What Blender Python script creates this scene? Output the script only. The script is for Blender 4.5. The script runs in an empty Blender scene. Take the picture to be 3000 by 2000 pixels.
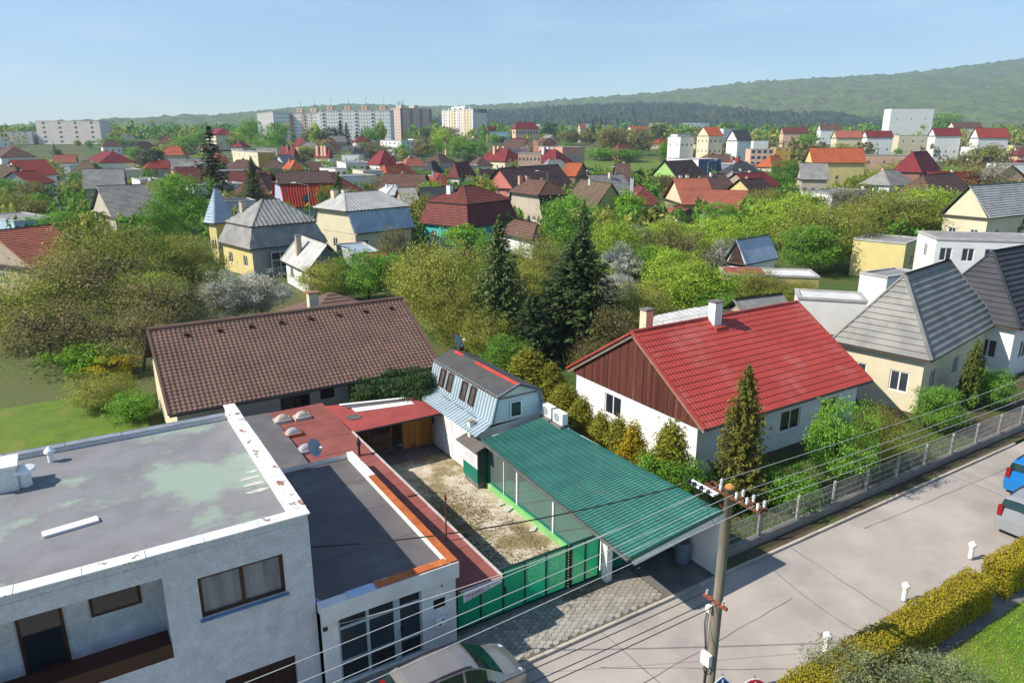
import bpy, math, random
import numpy as np
from mathutils import Vector, Matrix

random.seed(7)
RNG = np.random.default_rng(7)
scene = bpy.context.scene
COL = scene.collection

# ------------------------------------------------------------------ camera
FPX = 1640 * 3000 / 2352          # focal length in pixels of the 3000 px wide photograph
CXP, CYP, YHP = 1500.0, 1000.0, 313 * 3000 / 2352
CAMH = 16.0
PITCH = math.atan((CYP - YHP) / FPX)
cam_d = bpy.data.cameras.new('camera')
cam = bpy.data.objects.new('camera', cam_d)
COL.objects.link(cam)
cam.location = (0, 0, CAMH)
cam.rotation_euler = (math.pi / 2 - PITCH, 0, 0)
cam_d.sensor_width = 36.0
cam_d.lens = 36.0 * FPX / 3000
cam_d.clip_start = 0.1
cam_d.clip_end = 20000
scene.camera = cam

# ------------------------------------------------------------------ world, sun, exposure
SUN_AZ = math.radians(195)        # direction towards the sun, counted from +X
SUN_EL = math.radians(42)
world = bpy.data.worlds.new('World')
scene.world = world
world.use_nodes = True
wn, wl = world.node_tree.nodes, world.node_tree.links
wn.clear()
w_out = wn.new('ShaderNodeOutputWorld')
w_bg = wn.new('ShaderNodeBackground')
w_sky = wn.new('ShaderNodeTexSky')
w_sky.sky_type = 'NISHITA'
w_sky.sun_disc = False
w_sky.sun_elevation = SUN_EL
w_sky.sun_rotation = math.pi / 2 - SUN_AZ
w_sky.altitude = 250
w_sky.air_density = 1.0
w_sky.dust_density = 0.25
w_sky.ozone_density = 2.2
w_bg.inputs['Strength'].default_value = 0.108
# thin high cirrus all round the sky
w_tc = wn.new('ShaderNodeTexCoord')
w_map = wn.new('ShaderNodeMapping'); w_map.inputs['Scale'].default_value = (2.2, 3.4, 13.0)
w_map.inputs['Rotation'].default_value = (0.12, 0.2, 0.4)
w_nz = wn.new('ShaderNodeTexNoise'); w_nz.inputs['Scale'].default_value = 1.6
w_nz.inputs['Detail'].default_value = 9; w_nz.inputs['Roughness'].default_value = 0.62
w_rp = wn.new('ShaderNodeMapRange'); w_rp.inputs['From Min'].default_value = 0.47
w_rp.inputs['From Max'].default_value = 0.86; w_rp.inputs['To Max'].default_value = 0.42
w_mix = wn.new('ShaderNodeMixRGB'); w_mix.inputs['Color2'].default_value = (7.2, 7.6, 8.0, 1)
wl.new(w_tc.outputs['Generated'], w_map.inputs['Vector']); wl.new(w_map.outputs['Vector'], w_nz.inputs['Vector'])
wl.new(w_nz.outputs['Fac'], w_rp.inputs['Value']); wl.new(w_rp.outputs['Result'], w_mix.inputs['Fac'])
w_tint = wn.new('ShaderNodeMixRGB'); w_tint.blend_type = 'MULTIPLY'; w_tint.inputs['Fac'].default_value = 1.0; w_tint.inputs['Color2'].default_value = (0.88, 1.0, 1.06, 1)
wl.new(w_sky.outputs['Color'], w_tint.inputs['Color1']); wl.new(w_tint.outputs['Color'], w_mix.inputs['Color1']); wl.new(w_mix.outputs['Color'], w_bg.inputs['Color'])
wl.new(w_bg.outputs['Background'], w_out.inputs['Surface'])

sun_d = bpy.data.lights.new('sun', 'SUN')
sun = bpy.data.objects.new('sun', sun_d)
COL.objects.link(sun)
sun_d.energy = 4.7
sun_d.angle = math.radians(0.53)
sun_d.color = (1.0, 0.93, 0.82)
to_sun = Vector((math.cos(SUN_AZ) * math.cos(SUN_EL), math.sin(SUN_AZ) * math.cos(SUN_EL), math.sin(SUN_EL)))
sun.rotation_euler = to_sun.to_track_quat('Z', 'Y').to_euler()
sun.location = (-40, -10, 60)

vs = scene.view_settings
vs.view_transform = 'Standard'
vs.look = 'None'
vs.exposure = 0.56
vs.gamma = 1.0
vs.use_curve_mapping = False
scene.render.engine = 'CYCLES'
cy = scene.cycles
cy.use_denoising = True
cy.max_bounces = 6
cy.diffuse_bounces = 3
cy.glossy_bounces = 3
cy.transmission_bounces = 4
cy.transparent_max_bounces = 8
cy.volume_bounces = 0
cy.caustics_reflective = False
cy.caustics_refractive = False

# ------------------------------------------------------------------ geometry of the place
def ray(x, y):
    a, b = (x - CXP) / FPX, -(y - CYP) / FPX
    c, s = math.cos(PITCH), math.sin(PITCH)
    return (a, b * s + c, b * c - s)

def gp(x, y, z=0.0):
    """point of the level z seen at photo pixel x, y"""
    d = ray(x, y); t = (z - CAMH) / d[2]
    return Vector((d[0] * t, d[1] * t, z))

def gpy(x, y, Y):
    d = ray(x, y); t = Y / d[1]
    return Vector((d[0] * t, Y, CAMH + d[2] * t))

def sstep(a, b, x):
    t = min(1.0, max(0.0, (x - a) / (b - a)))
    return t * t * (3 - 2 * t)

def terrain(x, y):
    return 11.0 * sstep(300, 620, y) + 6.0 * sstep(620, 1100, y) - 0.35 * sstep(0, 40, -x) * sstep(10, 40, y)*0

def gg(x, y):
    """ground point seen at a pixel"""
    z = 0.0; p = gp(x, y, 0)
    for _ in range(40):
        if y <= YHP + 1 and z < 16.5: pass
        d = ray(x, y)
        if d[2] >= -1e-4:
            return gpy(x, y, 900)
        p = gp(x, y, z)
        z = z * 0.6 + 0.4 * terrain(p.x, p.y)
    p.z = terrain(p.x, p.y)
    return p

TH = math.radians(32)             # the street runs along this direction
ORG = gp(1045 * 3000 / 2352, 1455 * 3000 / 2352)

class Frame:
    def __init__(s, org, ang):
        s.o = Vector(org); s.a = ang
        s.x = Vector((math.cos(ang), math.sin(ang), 0)); s.y = Vector((-math.sin(ang), math.cos(ang), 0))
    def w(s, u, v, z=0.0):
        return s.o + s.x * u + s.y * v + Vector((0, 0, z))
    def loc(s, p):
        q = Vector(p) - s.o
        return Vector((q.dot(s.x), q.dot(s.y), q.z))

SITE = Frame(ORG, TH)
WORLD = Frame((0, 0, 0), 0.0)
def S(x, y, z=0.0): return SITE.loc(gp(x, y, z))
def SV(x, y, v):
    d = Vector(ray(x, y)); o = Vector((0, 0, CAMH))
    t = ((SITE.o - o).dot(SITE.y) + v) / d.dot(SITE.y)
    return SITE.loc(o + d * t)
def SU(x, y, u):
    d = Vector(ray(x, y)); o = Vector((0, 0, CAMH))
    t = ((SITE.o - o).dot(SITE.x) + u) / d.dot(SITE.x)
    return SITE.loc(o + d * t)

# ------------------------------------------------------------------ materials
MATS = {}
def mat(name, c1, c2=None, scale=2.0, detail=8.0, rough=0.85, bump=0.0, bscale=30.0, metal=0.0, rnd=0.0,
        spec=0.25, stretch=(1, 1, 1), lo=0.35, hi=0.65, c3=None, s3=0.5, lo3=0.55, hi3=0.75, coat=0.0, fine=0.12, tone=False,
        trans=0.0, st3=(1,1,1), hrnd=0.0):
    if name in MATS: return MATS[name]
    m = bpy.data.materials.new(name); m.use_nodes = True
    n, l = m.node_tree.nodes, m.node_tree.links
    b = n['Principled BSDF']
    b.inputs['Roughness'].default_value = rough
    b.inputs['Metallic'].default_value = metal
    b.inputs['Specular IOR Level'].default_value = spec
    if coat:
        b.inputs['Coat Weight'].default_value = coat; b.inputs['Coat Roughness'].default_value = 0.08
    tc = n.new('ShaderNodeTexCoord')
    c2 = c2 or tuple(x * 0.82 for x in c1)
    def noise(sc, st, det=detail):
        mp = n.new('ShaderNodeMapping'); mp.inputs['Scale'].default_value = st
        nz = n.new('ShaderNodeTexNoise'); nz.inputs['Scale'].default_value = sc; nz.inputs['Detail'].default_value = det
        nz.inputs['Roughness'].default_value = 0.6
        l.new(tc.outputs['Object'], mp.inputs['Vector']); l.new(mp.outputs['Vector'], nz.inputs['Vector'])
        return nz.outputs['Fac']
    def rng(src, a, b_, ta=0.0, tb=1.0):
        r = n.new('ShaderNodeMapRange'); r.interpolation_type = 'SMOOTHSTEP'
        r.inputs['From Min'].default_value = a; r.inputs['From Max'].default_value = b_
        r.inputs['To Min'].default_value = ta; r.inputs['To Max'].default_value = tb
        l.new(src, r.inputs['Value']); return r.outputs['Result']
    def mix(f, a, b_, mode='MIX'):
        x = n.new('ShaderNodeMixRGB'); x.blend_type = mode
        for k, s in (('Fac', f), ('Color1', a), ('Color2', b_)):
            if isinstance(s, (tuple, float, int)):
                x.inputs[k].default_value = s if isinstance(s, (float, int)) else (*s[:3], 1)
            else: l.new(s, x.inputs[k])
        return x.outputs['Color']
    if tone:
        at = n.new('ShaderNodeAttribute'); at.attribute_name = 'tone'
        col = mix(at.outputs['Fac'], c1, c2)
    else:
        col = mix(rng(noise(scale, stretch), lo, hi), c1, c2)
    if c3:
        col = mix(rng(noise(s3, st3), lo3, hi3), col, c3)
    if fine and not tone:
        f = noise(bscale, (1, 1, 1), 4)
        v = rng(f, 0.25, 0.75, 1 - fine, 1 + fine)
        hs = n.new('ShaderNodeVectorMath'); hs.operation = 'SCALE'
        l.new(col, hs.inputs[0]); l.new(v, hs.inputs['Scale']); col = hs.outputs[0]
    if rnd:
        oi = n.new('ShaderNodeObjectInfo')
        v = rng(oi.outputs['Random'], 0, 1, 1 - rnd, 1 + rnd)
        hs = n.new('ShaderNodeVectorMath'); hs.operation = 'SCALE'
        l.new(col, hs.inputs[0]); l.new(v, hs.inputs['Scale']); col = hs.outputs[0]
    l.new(col, b.inputs['Base Color'])
    if bump:
        bp = n.new('ShaderNodeBump'); bp.inputs['Strength'].default_value = bump; bp.inputs['Distance'].default_value = 0.03
        l.new(noise(bscale, (1, 1, 1), 6), bp.inputs['Height']); l.new(bp.outputs['Normal'], b.inputs['Normal'])
    if trans:
        tr = n.new('ShaderNodeBsdfTranslucent'); l.new(col, tr.inputs['Color'])
        ms = n.new('ShaderNodeMixShader'); ms.inputs['Fac'].default_value = trans
        l.new(b.outputs['BSDF'], ms.inputs[1]); l.new(tr.outputs['BSDF'], ms.inputs[2])
        l.new(ms.outputs['Shader'], n['Material Output'].inputs['Surface'])
    MATS[name] = m
    return m

def glass(name, tint, alpha, rough=0.03):
    """a window pane: a clear mirror-like sheet over what lies behind it"""
    if name in MATS: return MATS[name]
    m = bpy.data.materials.new(name); m.use_nodes = True
    n, l = m.node_tree.nodes, m.node_tree.links
    b = n['Principled BSDF']
    b.inputs['Base Color'].default_value = (*tint, 1); b.inputs['Roughness'].default_value = rough
    b.inputs['Specular IOR Level'].default_value = 0.6
    if alpha < 1: b.inputs['Alpha'].default_value = alpha
    MATS[name] = m
    return m

# ------------------------------------------------------------------ mesh building
class MB:
    def __init__(s): s.v = []; s.f = []; s.m = []; s.mi = 0
    def quad(s, a, b, c, d): s.poly((a, b, c, d))
    def poly(s, pts):
        k = len(s.v); s.v += [tuple(p) for p in pts]; s.f.append(tuple(range(k, k + len(pts)))); s.m.append(s.mi)
    def box(s, lo, hi):
        (x0, y0, z0), (x1, y1, z1) = lo, hi
        k = len(s.v)
        s.v += [(x0, y0, z0), (x1, y0, z0), (x1, y1, z0), (x0, y1, z0), (x0, y0, z1), (x1, y0, z1), (x1, y1, z1), (x0, y1, z1)]
        for f in ((0, 3, 2, 1), (4, 5, 6, 7), (0, 1, 5, 4), (1, 2, 6, 5), (2, 3, 7, 6), (3, 0, 4, 7)):
            s.f.append(tuple(k + i for i in f)); s.m.append(s.mi)
    def hexa(s, b4, t4):
        """a solid between two loops of the same length (bottom, top)"""
        n = len(b4); k = len(s.v); s.v += [tuple(p) for p in b4] + [tuple(p) for p in t4]
        s.f.append(tuple(k + i for i in reversed(range(n)))); s.f.append(tuple(k + n + i for i in range(n)))
        for i in range(n):
            j = (i + 1) % n; s.f.append((k + i, k + j, k + n + j, k + n + i))
        s.m += [s.mi] * (n + 2)
    def slab(s, pts, t):
        """plate of thickness t hanging under the polygon pts"""
        s.hexa([(p[0], p[1], p[2] - t) for p in pts], pts)
    def bar(s, a, b, w, h, up=(0, 0, 1)):
        """square bar from a to b"""
        a, b = Vector(a), Vector(b); d = (b - a).normalized(); up = Vector(up)
        if abs(d.dot(up)) > 0.98: up = Vector((1, 0, 0))
        x = d.cross(up).normalized(); y = x.cross(d).normalized()
        x *= w / 2; y *= h / 2
        s.hexa([a - x - y, a + x - y, a + x + y, a - x + y], [b - x - y, b + x - y, b + x + y, b - x + y])
    def tube(s, pts, r, n=6, cap=True):
        pts = [Vector(p) for p in pts]; rs = r if isinstance(r, (list, tuple)) else [r] * len(pts)
        k = len(s.v); ref = Vector((0.13, 0.21, 0.97))
        for i, p in enumerate(pts):
            d = (pts[min(i + 1, len(pts) - 1)] - pts[max(i - 1, 0)]).normalized()
            if abs(d.dot(ref)) > 0.95: ref = Vector((0.9, 0.3, 0.1))
            x = d.cross(ref).normalized(); y = d.cross(x)
            for j in range(n):
                a = 2 * math.pi * j / n
                s.v.append(tuple(p + (x * math.cos(a) + y * math.sin(a)) * rs[i]))
        for i in range(len(pts) - 1):
            for j in range(n):
                q = (j + 1) % n
                s.f.append((k + i * n + j, k + i * n + q, k + (i + 1) * n + q, k + (i + 1) * n + j)); s.m.append(s.mi)
        if cap:
            s.f.append(tuple(k + j for j in range(n))); s.f.append(tuple(k + (len(pts) - 1) * n + j for j in reversed(range(n)))); s.m += [s.mi] * 2
    def disc(s, c, r, n=16, nrm=(0, 0, 1)):
        nrm = Vector(nrm).normalized(); ref = Vector((0, 0, 1)) if abs(nrm.z) < 0.9 else Vector((1, 0, 0))
        x = nrm.cross(ref).normalized(); y = nrm.cross(x); c = Vector(c)
        s.poly([c + (x * math.cos(2 * math.pi * i / n) - y * math.sin(2 * math.pi * i / n)) * r for i in range(n)])
    def mesh(s, name, mats, base=(0, 0, 0), smooth=False):
        me = bpy.data.meshes.new(name)
        b = base
        me.from_pydata([(x - b[0], y - b[1], z - b[2]) for x, y, z in s.v], [], s.f)
        mats = mats if isinstance(mats, (list, tuple)) else [mats]
        for m in mats: me.materials.append(m)
        if len(mats) > 1: me.polygons.foreach_set('material_index', s.m)
        if smooth: me.polygons.foreach_set('use_smooth', [True] * len(me.polygons))
        me.update()
        return me
    def build(s, name, mats, parent=None, smooth=False, label=None, kind=None):
        base = BASE.get(root_of(parent).name, (0, 0, 0)) if parent else (0, 0, 0)
        me = s.mesh(name, mats, base, smooth)
        o = bpy.data.objects.new(name, me); COL.objects.link(o)
        if parent: o.parent = parent
        if label: o['label'] = label
        if kind: o['kind'] = kind
        return o

BASE = {}
def root_of(o):
    while o.parent: o = o.parent
    return o

def thing(name, label, cat, frame=SITE, base=(0, 0, 0), group=None):
    o = bpy.data.objects.new(name, None); COL.objects.link(o)
    o.empty_display_size = 0.3
    o.location = frame.w(*base); o.rotation_euler = (0, 0, frame.a)
    BASE[o.name] = tuple(base)
    o['label'] = label; o['category'] = cat
    if group: o['group'] = group
    return o

def single(mb, name, mats, label, cat, frame=SITE, base=(0, 0, 0), group=None, smooth=False, kind=None):
    """a thing (or a piece of the setting) that is one mesh"""
    me = mb.mesh(name, mats, base, smooth)
    o = bpy.data.objects.new(name, me); COL.objects.link(o)
    o.location = frame.w(*base); o.rotation_euler = (0, 0, frame.a)
    if label: o['label'] = label
    if cat: o['category'] = cat
    if group: o['group'] = group
    if kind: o['kind'] = kind
    BASE[o.name] = tuple(base)
    return o

def place_copy(o, loc, rotz=0.0, scale=(1, 1, 1), label=None, group=None):
    c = o.copy(); COL.objects.link(c); c.location = loc; c.rotation_euler = (0, 0, rotz); c.scale = scale
    if label: c['label'] = label
    if group: c['group'] = group
    for ch in o.children:
        d = ch.copy(); COL.objects.link(d); d.parent = c
        for g in ch.children:
            e = g.copy(); COL.objects.link(e); e.parent = d
    return c

def piece(name, me, parent, loc, rot=(0, 0, 0)):
    """one of many alike pieces sharing a mesh"""
    o = bpy.data.objects.new(name, me); COL.objects.link(o)
    o.parent = parent; o.location = loc; o.rotation_euler = rot
    return o

# ---- walls with real openings; e = unit vector along the wall, nrm = outward normal
def wall(mb, o, e, nrm, w, h, holes=(), thick=0.16):
    o, e, nrm = Vector(o), Vector(e), Vector(nrm)
    xs = sorted({0.0, w, *[q for a, b, c, d in holes for q in (a, c)]}); zs = sorted({0.0, h, *[q for a, b, c, d in holes for q in (b, d)]})
    P = lambda x, z, t=0.0: o + e * x + Vector((0, 0, z)) - nrm * t
    for i in range(len(xs) - 1):
        for j in range(len(zs) - 1):
            cx, cz = (xs[i] + xs[i + 1]) / 2, (zs[j] + zs[j + 1]) / 2
            if any(a < cx < c and b < cz < d for a, b, c, d in holes): continue
            mb.quad(P(xs[i], zs[j]), P(xs[i + 1], zs[j]), P(xs[i + 1], zs[j + 1]), P(xs[i], zs[j + 1]))
    for a, b, c, d in holes:
        mb.quad(P(a, b), P(a, b, thick), P(c, b, thick), P(c, b)); mb.quad(P(a, d), P(c, d), P(c, d, thick), P(a, d, thick))
        mb.quad(P(a, b), P(a, d), P(a, d, thick), P(a, b, thick)); mb.quad(P(c, b), P(c, b, thick), P(c, d, thick), P(c, d))

def window(parent, o, e, nrm, x0, z0, x1, z1, fm, gm, mull=1, cross=False, fw=0.07, deep=0.11, sill=None, name='window'):
    """a framed window set in an opening: the frame is a part, its pane a sub-part"""
    o, e, nrm = Vector(o), Vector(e), Vector(nrm)
    P = lambda x, z, t: o + e * x + Vector((0, 0, z)) - nrm * t
    f = MB()
    def bar(a, b, c, d):
        f.hexa([P(a, b, deep), P(c, b, deep), P(c, b, deep - 0.06), P(a, b, deep - 0.06)], [P(a, d, deep), P(c, d, deep), P(c, d, deep - 0.06), P(a, d, deep - 0.06)])
    bar(x0, z0, x0 + fw, z1); bar(x1 - fw, z0, x1, z1); bar(x0 + fw, z0, x1 - fw, z0 + fw); bar(x0 + fw, z1 - fw, x1 - fw, z1)
    for i in range(mull):
        xm = x0 + (x1 - x0) * (i + 1) / (mull + 1); bar(xm - fw / 2, z0 + fw, xm + fw / 2, z1 - fw)
    if cross:
        zm = z0 + (z1 - z0) * 0.66; bar(x0 + fw, zm - fw / 2, x1 - fw, zm + fw / 2)
    fo = f.build(name, fm, parent)
    g = MB(); g.quad(P(x0 + fw / 2, z0 + fw / 2, deep - 0.015), P(x1 - fw / 2, z0 + fw / 2, deep - 0.015), P(x1 - fw / 2, z1 - fw / 2, deep - 0.015), P(x0 + fw / 2, z1 - fw / 2, deep - 0.015))
    g.build('pane', gm, fo)
    if sill:
        q = MB(); q.hexa([P(x0 - 0.06, z0 - 0.05, 0), P(x1 + 0.06, z0 - 0.05, 0), P(x1 + 0.06, z0 - 0.05, -0.1), P(x0 - 0.06, z0 - 0.05, -0.1)],
                         [P(x0 - 0.06, z0, 0), P(x1 + 0.06, z0, 0), P(x1 + 0.06, z0 - 0.015, -0.1), P(x0 - 0.06, z0 - 0.015, -0.1)])
        q.build('sill', sill, fo)
    return fo

# ---- roof slopes with relief. e0,e1 = eave ends, r1,r0 = ridge ends
def slope(mb, e0, e1, r1, r0, mode='tile', step=0.36, lift=0.05, pitch=0.2, amp=0.03):
    e0, e1, r1, r0 = map(Vector, (e0, e1, r1, r0))
    nrm = (e1 - e0).cross(r0 + r1 - e0 - e1).normalized()
    if nrm.z < 0: nrm = -nrm
    L = ((r0 + r1) / 2 - (e0 + e1) / 2).length
    if mode == 'plain':
        mb.quad(e0, e1, r1, r0); return
    if mode == 'tile':
        n = max(2, int(L / step))
        for i in range(n):
            a, b = i / n, (i + 1) / n
            p0, p1, q1, q0 = e0.lerp(r0, a), e1.lerp(r1, a), e1.lerp(r1, b), e0.lerp(r0, b)
            u = nrm * lift
            mb.quad(p0 + u, p1 + u, q1, q0); mb.quad(p0, p1, p1 + u, p0 + u)
        return
    # 'corr' is a zigzag, 'rib' a flat sheet with narrow upstanding ribs; both run up the slope, cut by the hips
    ex = (e1 - e0); W = ex.length; ex.normalize()
    up = nrm.cross(ex).normalized()
    if up.z < 0: up = -up
    def tmax(s):
        xs0 = (r0 - e0).dot(ex); xs1 = (r1 - e0).dot(ex); h0 = (r0 - e0).dot(up); h1 = (r1 - e0).dot(up)
        if s < xs0: return h0 * s / xs0 if xs0 > 1e-6 else h0
        if s > xs1: return h1 * (W - s) / (W - xs1) if W - xs1 > 1e-6 else h1
        return h0 + (h1 - h0) * ((s - xs0) / max(1e-6, xs1 - xs0))
    k = max(2, int(W / pitch)); prev = None
    prof = ((0, 0), (.5, 1)) if mode == 'corr' else ((0, 0), (.62, 0), (.70, 1), (.90, 1))
    cuts = [(W * (j + a) / k, b * amp) for j in range(k) for a, b in prof] + [(W, 0.0)]
    for s, h_ in cuts:
        o = nrm * h_
        t = max(0.0, tmax(min(max(s, 1e-4), W - 1e-4)))
        cur = (e0 + ex * s + o, e0 + ex * s + up * t + o)
        if prev: mb.quad(prev[0], cur[0], cur[1], prev[1])
        prev = cur

# ------------------------------------------------------------------ palette
M_white = mat('white_render', (0.74, 0.73, 0.70), (0.64, 0.63, 0.60), scale=1.2, bump=0.25, bscale=26, c3=(0.50, 0.49, 0.45), s3=0.7, lo3=0.58, hi3=0.85)
M_whiteclean = mat('white_paint', (0.80, 0.80, 0.78), (0.72, 0.72, 0.70), scale=1.5, bscale=50, fine=0.05)
M_whiteold = mat('old_white_roughcast', (0.62, 0.62, 0.63), (0.52, 0.52, 0.54), scale=2.2, bump=0.7, bscale=14, c3=(0.42, 0.42, 0.43), s3=0.9, lo3=0.56, hi3=0.8)
M_felt = mat('grey_roof_felt', (0.130, 0.121, 0.123), (0.105, 0.099, 0.10), scale=0.9, bump=0.2, bscale=60, c3=(0.16, 0.15, 0.147), s3=0.5, lo3=0.5, hi3=0.7)
M_feltmoss = mat('roof_felt_with_moss', (0.22, 0.22, 0.225), (0.18, 0.18, 0.185), scale=0.9, bump=0.2, bscale=40, c3=(0.27, 0.33, 0.27), s3=0.22, lo3=0.46, hi3=0.54)
M_redfelt = mat('red_roof_felt', (0.27, 0.085, 0.070), (0.22, 0.068, 0.056), scale=1.1, bump=0.2, bscale=60, rnd=0.07, c3=(0.25, 0.09, 0.07), s3=0.8, lo3=0.55, hi3=0.8)
M_redfelt2 = mat('new_red_roof_felt', (0.335, 0.070, 0.062), (0.28, 0.058, 0.052), scale=1.4, bump=0.2, bscale=60, rnd=0.05)
M_capwhite = mat('white_sheet_metal_with_rust', (0.76, 0.78, 0.79), (0.70, 0.72, 0.74), scale=2, rough=0.45, c3=(0.27, 0.13, 0.06), s3=2.3, lo3=0.575, hi3=0.635, rnd=0.04, spec=0.4)
M_caprust = mat('rusty_sheet_metal', (0.46, 0.13, 0.035), (0.36, 0.095, 0.03), scale=2.4, rough=0.7, c3=(0.60, 0.36, 0.22), s3=1.6, lo3=0.60, hi3=0.72, rnd=0.12)
M_rust = mat('rust', (0.16, 0.06, 0.03), (0.10, 0.04, 0.025), scale=6)
M_steel = mat('galvanised_steel', (0.42, 0.43, 0.44), (0.34, 0.35, 0.36), rough=0.45, metal=0.6)
M_dark = mat('dark_metal', (0.03, 0.03, 0.033), (0.022, 0.022, 0.025), rough=0.5)
M_black = mat('dark_opening', (0.012, 0.012, 0.014), (0.009, 0.009, 0.01))
M_asphalt = mat('sunbleached_road', (0.42, 0.37, 0.325), (0.35, 0.312, 0.278), scale=0.35, detail=10, bump=0.15, bscale=70, c3=(0.285, 0.258, 0.232), s3=0.22, lo3=0.48, hi3=0.7, fine=0.14)
M_tarshadow = mat('tar_and_shadow_strip', (0.10, 0.095, 0.09), (0.07, 0.068, 0.065))
M_kerb = mat('pale_kerb', (0.44, 0.40, 0.34), (0.36, 0.33, 0.28), rnd=0.12, bump=0.2)
M_paver = mat('concrete_paver', (0.34, 0.315, 0.27), (0.27, 0.25, 0.215), scale=5, rnd=0.16, bump=0.25, bscale=60)
M_joint = mat('sandy_joint', (0.15, 0.13, 0.10), (0.09, 0.08, 0.06), scale=3)
M_conc = mat('stained_concrete', (0.19, 0.18, 0.165), (0.13, 0.125, 0.115), scale=1.3, bump=0.2, c3=(0.07, 0.065, 0.06), s3=0.8, lo3=0.58, hi3=0.75)
M_yard = mat('gravelly_yard', (0.60, 0.53, 0.42), (0.46, 0.39, 0.28), scale=1.6, detail=12, bump=0.8, bscale=22, c3=(0.24, 0.185, 0.09), s3=0.42, lo3=0.46, hi3=0.58, fine=0.5, lo=0.4, hi=0.6)
M_grass = mat('grass_and_earth', (0.085, 0.12, 0.028), (0.12, 0.105, 0.045), scale=0.09, detail=12, bump=0.5, bscale=8, c3=(0.06, 0.10, 0.02), s3=0.03, lo3=0.45, hi3=0.6, fine=0.3)
M_lawn = mat('spring_lawn', (0.12, 0.19, 0.02), (0.085, 0.145, 0.018), scale=0.8, detail=12, bump=0.6, bscale=18, fine=0.3, c3=(0.17, 0.19, 0.035), s3=0.4, lo3=0.5, hi3=0.7)
M_soil = mat('garden_soil', (0.10, 0.075, 0.045), (0.07, 0.055, 0.035), scale=1.5, bump=0.5, c3=(0.07, 0.09, 0.025), s3=0.5, lo3=0.5, hi3=0.62)
M_green = mat('green_gate_sheet', (0.010, 0.52, 0.235), (0.010, 0.46, 0.21), scale=1.2, rough=0.45, spec=0.4, rnd=0.05, trans=0.35)
M_greendk = mat('dark_green_paint', (0.004, 0.05, 0.036), (0.003, 0.04, 0.03), rough=0.4, spec=0.4)
M_teal = mat('teal_paint', (0.006, 0.165, 0.115), (0.005, 0.14, 0.10), rough=0.45)
M_ledge = mat('pale_green_plinth', (0.22, 0.50, 0.17), (0.17, 0.42, 0.15), scale=1.4, c3=(0.45, 0.50, 0.30), s3=1.2, lo3=0.55, hi3=0.7)
M_greentile = mat('green_metal_tile', (0.105, 0.300, 0.235), (0.080, 0.250, 0.195), scale=1.2, rough=0.5, spec=0.35, c3=(0.19, 0.22, 0.165), s3=0.7, lo3=0.60, hi3=0.75, fine=0.1)
M_browntile = mat('brown_roof_tile', (0.170, 0.104, 0.080), (0.138, 0.082, 0.063), scale=0.6, rnd=0.13, bump=0.15, bscale=50, c3=(0.145, 0.10, 0.075), s3=0.8, lo3=0.55, hi3=0.75)
M_brownunder = mat('dark_roof_battens', (0.05, 0.032, 0.025), (0.035, 0.024, 0.02))
M_redtile = mat('red_metal_tile', (0.40, 0.054, 0.036), (0.345, 0.044, 0.031), scale=0.5, rough=0.40, spec=0.45, fine=0.08, detail=12, c3=(0.41, 0.10, 0.085), s3=0.55, lo3=0.48, hi3=0.72, stretch=(.4, 1, 1))
M_bluetin = mat('pale_blue_corrugated_sheet', (0.36, 0.435, 0.465), (0.30, 0.375, 0.41), scale=1.4, rough=0.5, spec=0.35, stretch=(1, 1, 0.3), c3=(0.42, 0.49, 0.52), s3=0.8, lo3=0.5, hi3=0.75)
M_cream = mat('cream_render', (0.66, 0.58, 0.40), (0.58, 0.50, 0.34), scale=0.8, bump=0.15, c3=(0.47, 0.41, 0.28), s3=0.5, lo3=0.55, hi3=0.8)
M_beige = mat('beige_render', (0.46, 0.41, 0.32), (0.40, 0.35, 0.27), scale=0.8, bump=0.15)
M_cedar = mat('red_stained_board', (0.125, 0.036, 0.024), (0.08, 0.024, 0.017), scale=3.5, stretch=(1, 1, 0.08), rnd=0.28, bump=0.3, bscale=30, c3=(0.155, 0.062, 0.042), s3=2.0, st3=(1, 1, 0.1), lo3=0.52, hi3=0.7)
M_wood = mat('orange_brown_wood', (0.44, 0.20, 0.045), (0.35, 0.15, 0.035), scale=3, stretch=(1, 1, 0.12), rnd=0.12, c3=(0.16, 0.07, 0.02), s3=1.2, lo3=0.58, hi3=0.75)
M_oldwood = mat('weathered_wood', (0.16, 0.10, 0.06), (0.11, 0.07, 0.045), scale=3, stretch=(0.2, 1, 1), rnd=0.2)
M_brownframe = mat('brown_window_frame', (0.075, 0.032, 0.018), (0.055, 0.025, 0.015), rough=0.5)
M_whiteframe = mat('white_window_frame', (0.78, 0.78, 0.77), (0.74, 0.74, 0.73), rough=0.4, fine=0.02)
M_doorbrown = mat('dark_brown_door', (0.055, 0.022, 0.014), (0.045, 0.018, 0.012), rough=0.5)
M_pole = mat('weathered_pole', (0.245, 0.215, 0.165), (0.175, 0.15, 0.115), scale=2.2, stretch=(4, 4, 0.5), bump=0.4, bscale=30, c3=(0.12, 0.105, 0.085), s3=2, st3=(3, 3, 0.5), lo3=0.55, hi3=0.75)
M_porcelain = mat('white_porcelain', (0.72, 0.72, 0.70), (0.66, 0.66, 0.64), rough=0.25, spec=0.5)
M_wire = mat('aluminium_wire', (0.50, 0.50, 0.49), (0.44, 0.44, 0.43), rough=0.45, metal=0.0)
M_cable = mat('black_cable', (0.025, 0.022, 0.022), (0.02, 0.018, 0.018), rough=0.6)
M_pane = glass('window_glass', (0.02, 0.025, 0.03), 1.0, 0.05)
M_panelight = mat('pane_with_net_curtain', (0.20, 0.21, 0.23), (0.10, 0.11, 0.13), scale=1.1, stretch=(3, 3, 0.3), rough=0.06, spec=0.6)
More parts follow.
